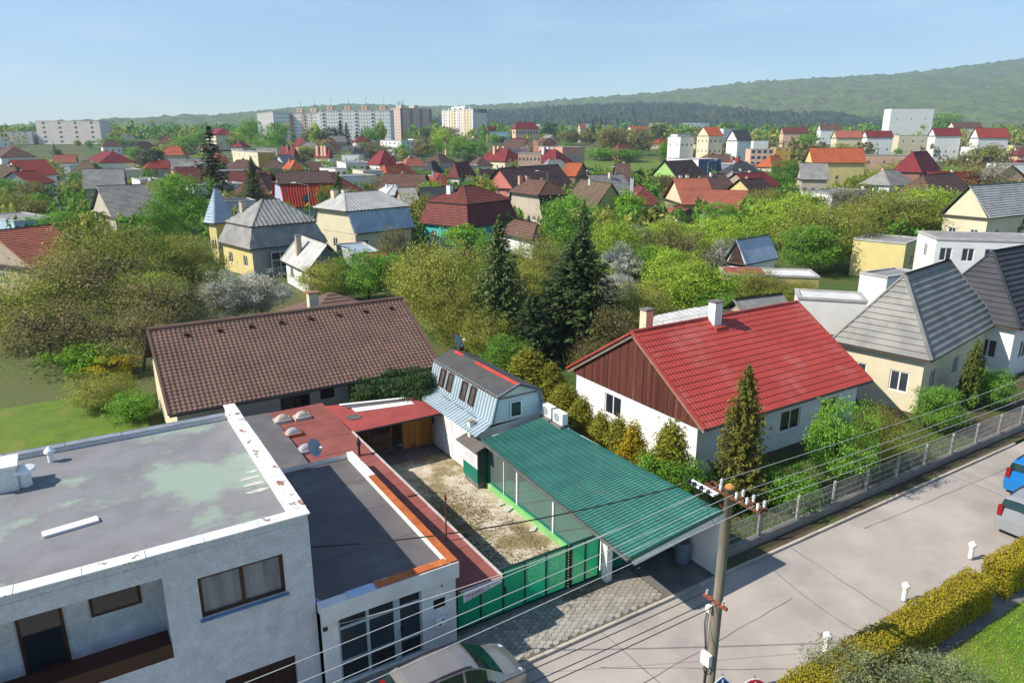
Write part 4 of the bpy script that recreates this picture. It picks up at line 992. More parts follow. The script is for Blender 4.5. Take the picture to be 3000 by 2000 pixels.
# lower white-roofed building behind it
wr2 = thing('white_roofed_annex', 'low building with pale corrugated roof and small cream chimney behind red ridge', 'building', base=(19, 17, 0))
a, b, c, d = S(1840, 990, 3.9), S(2110, 930, 3.9), S(2075, 893, 4.25), S(1922, 924, 4.25)
m = MB(); slope(m, a, b, c, d, 'corr', pitch=.5, amp=.03); m.slab([p - Z_ * .03 for p in (a, b, c, d)], .1); m.build('roof', mat('pale_sheet_roof', (.60, .59, .55), (.5, .49, .45), scale=1.2), wr2)
m = MB(); bs = [a.lerp(c, .04), b.lerp(d, .04), c.lerp(a, .04), d.lerp(b, .04)]; m.hexa([(p.x, p.y, 0) for p in bs], [(p.x, p.y, p.z - .14) for p in bs]); m.build('wall', M_beige, wr2)
p = S(1893, 950, 4.4); m = MB(); m.box((p.x - .3, p.y - .3, 3.8), (p.x + .3, p.y + .3, 5.35)); co_ = m.build('chimney', M_cream, wr2); m = MB(); m.box((p.x - .36, p.y - .36, 5.35), (p.x + .36, p.y + .36, 5.45)); m.build('cap', M_conc, co_)

# ------------------------------------------------------------------ house with the brown tiled roof
bh = thing('brown_roofed_house', 'long beige house with brown pantile roof behind the shed and ivy', 'house', base=(1, 21, 0))
e0, e1, r1, r0 = S(508, 1205, 3.0), S(1291, 1078, 3.0), S(1186, 874, 6.0), S(432, 968, 6.0)
e0.y = e1.y = (e0.y + e1.y) / 2 ; r0.y = r1.y = (r0.y + r1.y) / 2; r0.x = e0.x = min(e0.x, r0.x) ; r1.x = e1.x = 8.6
nrm = (e1 - e0).cross(r0 - e0).normalized(); up = (r0 - e0).normalized(); Lr = (r0 - e0).length; Wd = e1.x - e0.x
rot = math.atan2(up.z, up.y); NR = 25; tw, tl = .236, Lr / NR
def pan(thick=.0):
    q = MB(); n = 6; H = [0, .028, .04, .028, .006, 0.0, .012]
    for i in range(n):
        x0, x1 = -tw / 2 + tw * i / n, -tw / 2 + tw * (i + 1) / n
        q.quad((x0, 0, H[i] + .035), (x1, 0, H[i + 1] + .035), (x1, tl * 1.06, H[i + 1] + .005), (x0, tl * 1.06, H[i] + .005)); q.quad((x0, 0, 0), (x1, 0, 0), (x1, 0, H[i + 1] + .035), (x0, 0, H[i] + .035))
    return q
tm = pan().mesh('roof_tile', M_browntile); cols = int(Wd / tw)
cells = sorted([(i, j) for i in range(cols) for j in range(NR)], key=lambda c: -(c[0] * tw - 1.2 * c[1] * tl))
bvec = Vector(BASE[bh.name])
rest = MB(); pv = pan()
for n_, (i, j) in enumerate(cells):
    o = e0 + X * (tw * (i + .5)) + up * (tl * j) + nrm * random.uniform(.0, .008)
    if n_ < 300: piece('roof_tile', tm, bh, o - bvec, (rot, random.uniform(-.015, .015), random.uniform(-.012, .012)))
    else:
        mt = Matrix.Translation(o) @ Matrix.Rotation(rot, 4, 'X'); k = len(rest.v)
        rest.v += [tuple(mt @ Vector(v)) for v in pv.v]; rest.f += [tuple(k + a for a in f) for f in pv.f]; rest.m += pv.m
rest.build('roof_tiling', M_browntile, bh, kind='stuff')
m = MB(); m.quad(e0, e1, r1, r0); zb = r0.y + (r0.y - e0.y); m.quad((e0.x, zb, 3.0), (e1.x, zb, 3.0), r1, r0); m.build('roof_deck', M_brownunder, bh)
m = MB(); m.tube([r0 + Z_ * .05, r1 + Z_ * .05], .13, 8); m.build('ridge', M_browntile, bh)
m = MB(); m.bar(e1 + Z_ * .02, r1 + Z_ * .02, .12, .14); m.bar(e0 + Z_ * .02, r0 + Z_ * .02, .12, .14); m.build('verge', M_browntile, bh)
m = MB(); m.tube([e0 + Vector((0, -.08, -.05)), e1 + Vector((0, -.08, -.05))], .07, 7); m.build('gutter', M_dark, bh)
wy = e0.y + .55
wins = [(SV(822, 1185, wy), SV(908, 1160, wy)), (SV(938, 1152, wy), SV(980, 1142, wy)), (SV(1020, 1140, wy), SV(1093, 1120, wy))]
ho = [(a.x - e0.x - .4, 1.75, b.x - e0.x - .4, 2.62) for a, b in wins]; ho[1] = (ho[1][0], 2.1, ho[1][2], 2.65)
m = MB(); wall(m, (e0.x + .4, wy, 0), X, -Y_, Wd - .8, 2.95, ho, .15)
xl = e0.x + .4; m.poly([(xl, zb - .5, 0), (xl, wy, 0), (xl, wy, 2.95), (xl, r0.y, 5.7), (xl, zb - .5, 2.95)]); xr = e1.x - .4; m.poly([(xr, wy, 0), (xr, zb - .5, 0), (xr, zb - .5, 2.95), (xr, r0.y, 5.7), (xr, wy, 2.95)])
m.build('wall', mat('greyish_beige_render', (.42, .38, .32), (.36, .33, .28), bump=.15), bh)
m = MB(); m.poly([(xl - .012, zb - .5, 0), (xl - .012, wy + .01, 0), (xl - .012, wy + .01, 2.9), (xl - .012, r0.y, 5.62), (xl - .012, zb - .5, 2.9)]); m.build('gable_render', M_cream, bh)
for h in ho: window(bh, (e0.x + .4, wy, 0), X, -Y_, *h, M_brownframe, M_pane, 1, deep=.12)
for k in range(8):
    p = e0.lerp(e1, .12 + k * .115) + up * Lr * .86; q = MB(); q.hexa([p + X * -.13 + nrm * .06, p + X * .13 + nrm * .06, p + up * .3 + X * .1 + nrm * .06, p + up * .3 - X * .1 + nrm * .06], [p + X * -.1 + nrm * .2, p + X * .1 + nrm * .2, p + up * .3 + X * .05 + nrm * .1, p + up * .3 - X * .05 + nrm * .1]); q.build('vent_tile', mat('dark_brown_tile', (.06, .035, .028), (.05, .03, .024)), bh)
# hipped neighbour roof peeping over its ridge
nb_ = thing('hipped_outbuilding', 'brown hipped roof with cream chimney peeping over the long brown ridge', 'building', base=(6, 28, 0))
apx = S(968, 855, 5.6); l_, r_, f_ = S(820, 905, 3.8), S(1058, 880, 3.8), S(960, 925, 3.6)
cx, cy = apx.x, apx.y; hw = 3.6; m = MB(); cs = [(cx - hw, cy - hw), (cx + hw, cy - hw), (cx + hw, cy + hw), (cx - hw, cy + hw)]
for i in range(4): a, b = cs[i], cs[(i + 1) % 4]; slope(m, (*a, 3.7), (*b, 3.7), (cx, cy, apx.z), (cx, cy, apx.z), 'tile', step=.34, lift=.045)
m.build('roof', M_browntile, nb_); m = MB(); m.box((cx - hw + .4, cy - hw + .4, 0), (cx + hw - .4, cy + hw - .4, 3.75)); m.build('wall', M_cream, nb_)
p = S(918, 905, 5.3); m = MB(); m.box((p.x - .3, p.y - .3, 3.8), (p.x + .3, p.y + .3, 6.35)); co_ = m.build('chimney', M_cream, nb_); m = MB(); m.box((p.x - .36, p.y - .36, 6.35), (p.x + .36, p.y + .36, 6.43)); m.build('cap', mat('reddish_cap', (.3, .14, .09), (.25, .12, .08)), co_)

# ------------------------------------------------------------------ street furniture, fence, pole, wires
fe = thing('garden_fence', 'long low garden wall with wire mesh fence along the street', 'fence', base=(30, -1.6, 0))
m = MB(); m.box((10.5, -1.72, -.02), (75, -1.5, .35)); m.build('base_wall', mat('grey_base_wall', (.27, .25, .22), (.22, .2, .18), bump=.2), fe)
for i in range(27): m = MB(); m.box((10.6 + i * 2.45, -1.66, .34), (10.72 + i * 2.45, -1.56, 1.45)); m.build('post', mat('pale_fence_post', (.34, .325, .30), (.27, .26, .24), rnd=.1), fe)
m = MB()
for i in range(780):
    x = 10.7 + i * .0815; m.bar((x, -1.61, .36), (x, -1.61, 1.38), .008, .008)
for z in (.4, .7, 1.0, 1.36): m.bar((10.6, -1.61, z), (74.4, -1.61, z), .02, .02)
m.build('wire_mesh', M_steel, fe, kind='stuff')

pb_ = S(2072, 2045, -.03); PX, PY = pb_.x, pb_.y; lean = Vector((.02, .0, 1)).normalized(); ptop = 6.85
def PT(z): return Vector((PX, PY, 0)) + lean * z
up_t = thing('utility_pole', 'weathered concrete utility pole with rusty crossarm standing in the foreground', 'utility pole', base=(PX, PY, 0))
m = MB(); m.tube([PT(-.05), PT(2.2), PT(4.5), PT(ptop)], [.165, .152, .137, .12], 18); m.build('shaft', M_pole, up_t, smooth=True)
m = MB(); m.tube([PT(ptop), PT(ptop + .05), PT(ptop + .12)], [.14, .13, .04], 14); m.build('cap', mat('ochre_cap', (.45, .22, .07), (.38, .18, .06)), up_t)
arms = MB(); ins = []
for w0, w1, z, du in ((-1.15, .75, ptop - .18, -.13), (-1.15, .75, ptop - .18, .13)): arms.bar(PT(z) + Vector((du, w0, 0)), PT(z) + Vector((du, w1, 0)), .06, .08)
for w_ in (-1.1, .7): arms.bar(PT(ptop - .18) + Vector((-.13, w_, 0)), PT(ptop - .18) + Vector((.13, w_, 0)), .05, .05)
arms.bar(PT(ptop - .85) + Vector((0, .0, 0)), PT(ptop - .2) + Vector((0, .7, 0)), .04, .04)
arms.build('crossarm', M_rust, up_t)
m = MB(); m.bar(PT(3.35) + Vector((-.13, -.45, 0)), PT(3.35) + Vector((-.13, .42, 0)), .07, .1); m.build('crossarm', mat('red_rusty_arm', (.28, .075, .04), (.2, .06, .035)), up_t)
m = MB(); m.hexa(*[[PT(ptop - .24 + k) + Vector((x, y, 0)) for x, y in ((-.42, .18), (-.2, .18), (-.2, 1.15), (-.42, 1.15))] for k in (0, .05)]); m.build('fuse_board', M_whiteclean, up_t)
for w_ in (.35, .6, .85, 1.05): m = MB(); m.box((PX - .37, PY + w_ - .03, ptop - .19), (PX - .26, PY + w_ + .03, ptop - .1)); m.build('fuse_holder', M_dark, up_t)
for du, ws_ in ((-.13, (-1.05, -.7, -.35, .2)), (.13, (-1.05, -.7, -.35, .4))):
    for w_ in ws_:
        q = PT(ptop - .14) + Vector((du, w_, 0)); m = MB(); m.tube([q, q + Z_ * .06, q + Z_ * .1, q + Z_ * .16, q + Z_ * .2], [.02, .05, .035, .05, .025], 9); m.build('insulator', M_porcelain, up_t, smooth=True); ins.append(q + Z_ * .15)
for w_ in (-.3, .3): q = PT(3.4) + Vector((-.13, w_, 0)); m = MB(); m.tube([q, q + Z_ * .06, q + Z_ * .14], [.02, .045, .03], 8); m.build('insulator', M_porcelain, up_t, smooth=True)
m = MB(); m.box((PX - .27, PY - .16, 1.28), (PX - .13, PY + .16, 1.66)); m.build('junction_box', M_whiteclean, up_t)
m = MB(); m.box((PX - .24, PY + .02, 3.0), (PX - .12, PY + .16, 3.2)); m.build('white_clamp', M_porcelain, up_t)
m = MB()
for k, y in enumerate((.1, .14, .17)):
    m.tube([PT(3.1) + Vector((-.17, y, 0)), PT(2.6) + Vector((-.23 - .02 * k, y, 0)), PT(2.0) + Vector((-.2, y - .03, 0)), PT(1.68) + Vector((-.18, y - .05, 0))], .011, 5)
for k in range(3): m.tube([PT(1.3) + Vector((-.2, -.1 + .07 * k, 0)), PT(1.1) + Vector((-.27, -.06 + .05 * k, 0)), PT(.98) + Vector((-.24, 0, 0)), PT(1.12) + Vector((-.19, .04, 0)), PT(1.3) + Vector((-.18, .1, 0))], .012, 5)
m.tube([PT(1.3) + Vector((-.18, 0, 0)), PT(1.0) + Vector((-.17, 0, 0)), PT(0)+Vector((-.17,0,0))], .018, 6)
for k in range(7): a = k * .9; m.tube([PT(ptop - .2) + Vector((-.4, .3 + .1 * k, 0)), PT(ptop - .55 - .03 * k) + Vector((-.35, .25 + .06 * k, 0)), PT(ptop - .6) + Vector((-.18, .1, 0)), PT(ptop - .75) + Vector((-.13, .02, 0))], .009, 5)
m.build('hanging_leads', M_cable, up_t)
m = MB(); m.tube([PT(.0) + Vector((-.2, .06, 0)), PT(1.0) + Vector((-.19, .06, 0))], .03, 7); m.build('conduit', M_steel, up_t)

def wire(label, a, b, sag, r, m, group='overhead wires from the utility pole'):
    a, b = Vector(a), Vector(b); q = MB(); N = 26
    pts = [a.lerp(b, i / N) - Z_ * sag * 4 * (i / N) * (1 - i / N) for i in range(N + 1)]
    q.tube(pts, r, 5); single(q, 'overhead_wire', m, label, 'wire', base=tuple(a), group=group)
zw = ptop + .02
names = ('pale wire lowest in the picture, crossing the brown garage door', 'second pale wire from the bottom, crossing the glazed garage front', 'third pale wire from the bottom, crossing the green gate', 'uppermost pale wire, crossing yard and green roof')
for lab, w_ in zip(names, (-1.05, -.7, -.35, .2)): wire(lab, (PX - .13, PY + w_, zw), (PX - 34, PY + w_ - .4, zw - .25), .42, .0085, M_wire)
names = ('pale street wire leaving the pole to the right, closest to the hedge', 'pale street wire to the right, second from the hedge side', 'pale street wire to the right, third from the hedge side', 'pale street wire to the right, closest to the red house')
for lab, w_ in zip(names, (-1.05, -.7, -.35, .4)): wire(lab, (PX + .13, PY + w_, zw), (PX + 45, PY + w_ + .8, zw), .5, .0085, M_wire)
wire('thick black cable swinging from pole top across yard to white building', (PX - .3, PY + .95, ptop - .15), (-4.55, .45, 4.55), .35, .022, M_cable)
wire('thin grey wire running from pole to garage bracket', (PX - .3, PY + .7, ptop - .4), (-4.4, -.46, 2.36), .3, .008, M_wire)
for lab, w_, z in (('black telephone cable over the pavement, nearer the gate', .3, 3.5), ('black telephone cable over the pavement, nearer the road', -.3, 3.5), ('third black telephone cable, closest to the car roof', .0, 3.42)):
    wire(lab, (PX - .13, PY + w_, z), (PX - 26, PY + w_ + 1.0, z + .6), .45, .013, M_cable)
wire('thin black service wire dropping from pole to carport wall', (PX - .2, PY + .5, ptop - .5), (10.0, -2.1, 2.1), .25, .009, M_cable)

# road signs at the lower picture edge, their faces turned to the street
def sign(label, px, py, z, m1, m2, shape):
    p = S(px, py, z); t = thing('road_sign', label, 'road sign', base=(p.x, p.y, -.05))
    c, n = Vector((p.x, p.y, z - .3)), Vector((-.35, -.62, .0)).normalized(); x = Vector((n.y, -n.x, 0)); 
    m = MB(); m.tube([(p.x - n.x * .04, p.y - n.y * .04, -.05), (p.x - n.x * .04, p.y - n.y * .04, z + .1)], .03, 8); m.build('sign_post', M_steel, t)
    def plate(r, off, mm, nm, k):
        q = MB(); a0 = math.pi / 2; pts = [c + n * off + (x * math.cos(a0 + 6.2832 * i / k) + Z_ * math.sin(a0 + 6.2832 * i / k)) * r for i in range(k)]
        q.hexa([p_ - n * .012 for p_ in pts], pts); return q.build(nm, mm, t)
    plate(.36, .02, M_whiteclean, 'plate', shape); f = plate(.33, .034, m1, 'face', shape)
    q = MB(); q.hexa([c + n * .036 + x * a + Z_ * b for a, b in ((-.02, -.2), (.02, -.2), (.02, .26), (-.02, .26))], [c + n * .042 + x * a + Z_ * b for a, b in ((-.02, -.2), (.02, -.2), (.02, .26), (-.02, .26))]); q.build('stripe', m2, f)
sign('blue diamond-shaped road sign with white stripe at the lower picture edge', 2117, 1983, 2.05, mat('sign_blue', (.02, .07, .27), (.018, .06, .24), rough=.4, fine=0), M_whiteclean, 4)
sign('red round road sign half cut off at the lower picture edge', 2212, 1990, 2.0, mat('sign_red', (.45, .03, .05), (.4, .03, .045), rough=.4, fine=0), M_whiteclean, 16)

# pale bollards on the far kerb
for (px, py), lab in zip(((2655, 1715), (2425, 1862), (2850, 1596), (2968, 1520)), ('white round-topped bollard at the middle of the yellow hedge', 'white round-topped bollard lowest in the picture, at the near hedge end', 'white round-topped bollard at the far hedge end', 'white round-topped bollard furthest up the street, near the picture edge')):
    p = S(px, py, .55); t = thing('bollard', lab, 'bollard', base=(p.x, p.y, -.02), group='white bollards along the hedge')
    m = MB(); m.tube([(p.x, p.y, -.02), (p.x, p.y, .5)], .09, 10); m.build('post', M_whiteclean, t); m = MB(); m.tube([(p.x, p.y, .5), (p.x, p.y, .6), (p.x, p.y, .7)], [.14, .15, .04], 10); m.build('head', M_whiteclean, t)

# ------------------------------------------------------------------ cars
CX_ = [-2.06, -2.0, -1.86, -1.62, -.8, 0.0, .38, .8, 1.2, 1.62, 1.95, 2.06]
CT = [.72, 1.15, 1.52, 1.63, 1.70, 1.68, 1.58, 1.34, 1.07, .97, .82, .6]
CB = [.66, .86, .94, .95, .93, .91, .90, .90, .92, .88, .76, .55]
CW = [.72, .79, .82, .84, .86, .86, .86, .86, .85, .82, .72, .58]
CTW = [.66, .64, .60, .59, .60, .60, .61, .65, .70, .64, .5, .42]
def car_pt(x, k, off=0.0):
    I = lambda a: float(np.interp(x, CX_, a)); t, b, w, tw = I(CT), I(CB), I(CW), I(CTW)
    ring = [(-w * .93, .2), (-w, .42), (-w * .995, .62), (-w * .975, b), (-(tw + w * .93) / 2 - .0, (t + b) / 2 + .02), (-tw, t - .035), (-tw * .55, t + .0), (0, t + .02)]
    ring = ring + [(-y, z) for y, z in reversed(ring[:-1])]
    i = min(int(k), len(ring) - 2); f = k - i; (y0, z0), (y1, z1) = ring[i], ring[i + 1]
    return Vector((x, y0 + (y1 - y0) * f, z0 + (z1 - z0) * f))
def make_car(label, paint, frame, base, rot=0.0, rails=False):
    t = thing('parked_car', label, 'car', frame, base, 'cars parked along the street'); BASE[t.name] = (0, 0, 0)
    t.rotation_euler[2] += rot
    xs_ = np.interp(np.linspace(0, 1, 34), np.linspace(0, 1, 34), np.linspace(-2.06, 2.06, 34)); m = MB(); K = [k * .5 for k in range(29)]
    for a, b in zip(xs_[:-1], xs_[1:]):
        for k0, k1 in zip(K[:-1], K[1:]): m.quad(car_pt(a, k0), car_pt(a, k1), car_pt(b, k1), car_pt(b, k0))
    m.poly([car_pt(-2.06, k) for k in K]); m.poly([car_pt(2.06, k) for k in reversed(K)]); m.poly([(-2, -.75, .2), (-2, .75, .2), (2, .75, .2), (2, -.75, .2)])
    m.build('body', paint, t, smooth=True)
    gl = mat('car_glass', (.012, .03, .028), (.01, .026, .024), rough=.05, spec=.7, fine=0)
    def patch(name, x0, x1, k0, k1, mm, off=.012, nx=6, nk=6, shear=0.0, parent=None):
        q = MB()
        def Pp(i, j):
            k = k0 + (k1 - k0) * j / nk; x = x0 + (x1 - x0) * i / nx + shear * (j / nk) * (1 if k0 < 7 else 1)
            p = car_pt(x, k); d = Vector((0, p.y * 1.0, (p.z - .8) * .9)); d = d.normalized() if d.length > 0 else Z_
            return p + d * off + (Vector((.01, 0, 0)) if x0 > .3 else Vector())
        for i in range(nx):
            for j in range(nk): q.quad(Pp(i, j), Pp(i, j + 1), Pp(i + 1, j + 1), Pp(i + 1, j))
        return q.build(name, mm, parent or t, smooth=True)
    patch('windscreen', .42, 1.14, 5.15, 8.85, gl, .02, 6, 10); patch('rear_window', -1.99, -1.86, 5.0, 9.0, gl, .02, 4, 10)
    for k0, k1 in ((3.12, 4.85), (9.15, 10.88)):
        near = k0 < 7
        for x0, x1 in ((-1.7, -1.0), (-.92, -.12), (-.04, .62)):
            patch('side_window', x0 if near else x0, x1, k0, k1, gl, .012, 4, 4)
        for x in (-.96, -.08): patch('door_seam', x - .006, x + .006, 1.2 if near else 9.2, 3.1 if near else 12.8, mat('seam_shadow', (.02, .02, .02)), .004, 1, 6)
    for k in (5.15, 8.85):
        q = MB(); q.tube([car_pt(x, k) + Z_ * .035 for x in (-1.6, -1.2, -.6, 0, .2)], .022, 6); q.build('roof_rail', mat('dark_violet_rail', (.05, .04, .06), (.04, .03, .05), rough=.4), t)
    for y in (-1, 1):
        q = MB(); q.tube([(1.62, y * .60, .74), (1.8, y * .60, .76), (1.93, y * .56, .70)], [.10, .13, .08], 10); q.build('headlight', mat('headlight_glass', (.62, .66, .70), (.55, .6, .64), rough=.12, spec=.7, fine=0), t, smooth=True)
        q = MB(); q.box((-2.08, y * .62 - .09, .8), (-1.95, y * .62 + .09, 1.25)); q.build('tail_light', mat('tail_light_red', (.28, .012, .01), (.24, .01, .01), rough=.2, fine=0), t)
        q = MB(); q.hexa([(.62, y * .86, .95), (.62, y * 1.05, .97), (.82, y * 1.05, .97), (.82, y * .86, .95)], [(.6, y * .86, 1.08), (.62, y * 1.05, 1.12), (.78, y * 1.05, 1.12), (.8, y * .86, 1.08)]); q.build('wing_mirror', M_dark, t)
        for x in (-1.28, 1.30):
            q = MB(); q.tube([(x, y * .70, .31), (x, y * .872, .31)], .37, 20); q.build('wheel_arch', M_black, t)
            q = MB(); q.tube([(x, y * .68, .31), (x, y * .885, .31)], .315, 20); wh = q.build('wheel', mat('tyre_rubber', (.02, .02, .021), (.017, .017, .018)), t)
            q = MB(); q.disc((x, y * .888, .31), .2, 16, (0, y, 0)); q.build('rim', mat('alloy_rim', (.40, .41, .42), (.3, .31, .32), rough=.35, metal=.5), wh)
    q = MB(); q.box((2.03, -.25, .38), (2.08, .25, .5)); q.build('number_plate', M_whiteclean, t)
    q = MB(); q.box((1.9, -.45, .5), (2.055, .45, .62)); q.build('grille', M_dark, t)
    return t
M_silver = mat('silver_beige_paint', (.33, .305, .275), (.32, .295, .265), rough=.3, metal=.55, spec=.5, coat=.6, fine=.02)
make_car('silver-beige compact people carrier parked in front of the glazed garage', M_silver, SITE, (-1.35, -2.72, -.04))
p = S(2985, 1440, 0); make_car('bright blue small car at the right edge far up the street', mat('blue_paint', (.01, .16, .45), (.01, .15, .42), rough=.3, coat=.5, fine=.02), SITE, (p.x + 1.6, p.y - .2, ROADZ))
p = S(2925, 1530, 0); make_car('pale grey car parked behind the yellow hedge end', mat('grey_white_paint', (.26, .27, .285), (.24, .25, .265), rough=.3, coat=.5, fine=.02), SITE, (p.x + 1.2, p.y - .9, -.02))
p = gp(1243, 712); make_car('dark teal car parked beside the turquoise house', mat('dark_teal_paint', (.02, .09, .09), (.018, .08, .08), rough=.3, coat=.5, fine=.02), WORLD, (p.x, p.y + 1, 0), .3)

# ------------------------------------------------------------------ houses of the town
ROOFC = dict(
    brown=((.155, .085, .062), (.12, .066, .05)), dkbrown=((.085, .05, .04), (.066, .04, .033)), maroon=((.175, .052, .042), (.14, .042, .036)), red=((.30, .055, .035), (.25, .046, .03)),
    orange=((.44, .115, .045), (.36, .095, .04)), salmon=((.40, .135, .085), (.33, .11, .07)), grey=((.30, .29, .265), (.22, .215, .20)), pale=((.46, .45, .42), (.36, .35, .33)),
    slate=((.060, .062, .070), (.046, .048, .055)), blue=((.30, .36, .42), (.24, .30, .36)), rust=((.40, .045, .022), (.32, .038, .02)), flat=((.26, .25, .24), (.20, .195, .19)), olive=((.17, .12, .075), (.135, .095, .06)),
    white=((.62, .62, .60), (.52, .52, .5)), crimson=((.22, .032, .034), (.18, .028, .03)), bluetin=((.38, .45, .52), (.30, .37, .44)))
WALLC = dict(cream=(.68, .60, .42), white=(.76, .75, .72), pinkwhite=(.72, .64, .59), pinkbrown=(.60, .43, .37), yellow=(.68, .56, .24), ochre=(.55, .32, .06), grey=(.42, .41, .40), beige=(.50, .44, .34), teal=(.06, .48, .44), pink=(.66, .22, .18), green=(.38, .60, .20), lilac=(.46, .44, .58),
             salmon=(.66, .34, .24), peach=(.72, .46, .32), blue=(.08, .12, .24), ltblue=(.42, .54, .62), dkgrey=(.20, .20, .21), turq=(.24, .52, .52), tan=(.42, .34, .25), olive=(.46, .40, .16), brick=(.30, .16, .12))
def rmat(k):
    a, b = ROOFC[k]; return mat('roof_' + k, a, b, scale=.7, rough=.8, rnd=.06, c3=tuple(x * .7 for x in a), s3=.35, lo3=.54, hi3=.75, bump=.1, bscale=20, detail=10)
def wmat(k):
    a = WALLC[k]; return mat('wall_' + k, a, tuple(x * .9 for x in a), scale=.5, c3=tuple(x * .78 for x in a), s3=.3, lo3=.56, hi3=.8, bump=.1, rnd=.03)
M_farpane = mat('far_window_pane', (.05, .055, .065), (.035, .04, .05), rough=.15, spec=.5, fine=0)

def rect(L, N, R, z, free=False):
    """ground rectangle under an eave whose left, near and right corners are seen at three pixels"""
    l, n, r = gp(*L, z), gp(*N, z), gp(*R, z); cp = math.cos(PITCH); sp = math.sin(PITCH)
    zc = n.y * cp - (z - CAMH) * sp
    def reach(px, ax):
        k = (px - CXP) / FPX; q = ax.x - k * ax.y * cp
        return (k * zc - n.x) / q if abs(q) > 1e-4 else 1e9
    def row(p):
        return CYP - FPX * (p.y * sp + (z - CAMH) * cp) / (p.y * cp - (z - CAMH) * sp)
    best = None
    for i in range(-60, 111):
        ang = i / 100; fr = Frame((n.x, n.y, 0), ang); w, d = reach(R[0], fr.x), reach(L[0], fr.y)
        if not (1.5 < w < 70 and 1.5 < d < 70): continue
        e = abs(row(fr.w(w, 0)) - R[1]) + abs(row(fr.w(0, d)) - L[1]) + .6 * max(0, max(w, d) / min(w, d) - 2.6)
        if best is None or e < best[0]: best = (e, ang, w, d)
    if best is None:
        a = math.atan2((r - n).y, (r - n).x); best = (0, a, (r - n).length, max(5, (l - n).length))
    e, ang, w, d = best
    if not free: w = min(max(w, 3.0), 30.0); d = min(max(d, .45 * min(w, 16), 2.6), max(2.3 * w, 10.0)); w = min(w, max(3.4 * d, 9.0))
    fr = Frame((n.x, n.y, 0), ang); c = fr.w(w / 2, d / 2)
    return Frame(c, ang), w, d

FARY = {(757, 448): 340, (1003, 430): 480, (870, 428): 500, (1518, 449): 300, (1562, 412): 345, (1648, 432): 335, (1476, 413): 400, (1490, 436): 345, (1434, 387): 620, (1510, 378): 560, (1994, 402): 380, (1985, 394): 430,
        (2076, 398): 370, (2160, 412): 360, (2120, 378): 480, (2200, 438): 330, (2274, 433): 335, (2208, 413): 400, (1907, 361): 1100, (1991, 361): 1150, (2049, 361): 1150, (1694, 363): 1100, (1558, 364): 1000, (1850, 380): 700, (1700, 378): 650,
        (1305, 420): 450, (1430, 380): 640, (2612, 319): 650, (2450, 404): 420, (2540, 402): 430, (2635, 397): 440, (2380, 477): 235, (2525, 455): 262, (2740, 398): 400, (2866, 404): 390, (2940, 482): 230, (2404, 380): 560, (2294, 390): 520,
        (2795, 374): 560, (102, 355): 560, (-50, 386): 560, (630, 396): 480, (1175, 414): 430, (830, 331): 610, (934, 324): 600, (800, 329): 600}
def rect_far(L, N, R, Y):
    """the same for far roofs near eye level: the near corner stands at distance Y, the ends where they are seen"""
    n = gpy(*N, Y); zc = n.y * math.cos(PITCH) - (n.z - CAMH) * math.sin(PITCH)
    flat = (N[0] - L[0]) < .16 * (R[0] - N[0]); az = math.atan2(n.x, n.y)
    ang = -.06 if flat else .38 - az * .5
    def reach(px, ax):
        k = (px - CXP) / FPX; return (k * zc - n.x) / (ax.x - k * ax.y * math.cos(PITCH))
    fr = Frame((n.x, n.y, 0), ang); w = reach(R[0], fr.x); d = reach(L[0], fr.y)
    if flat or d <= 2: d = min(14.0, max(9.0, w * .5))
    c = fr.w(w / 2, d / 2); return Frame(c, ang), w, min(d, 60), n.z

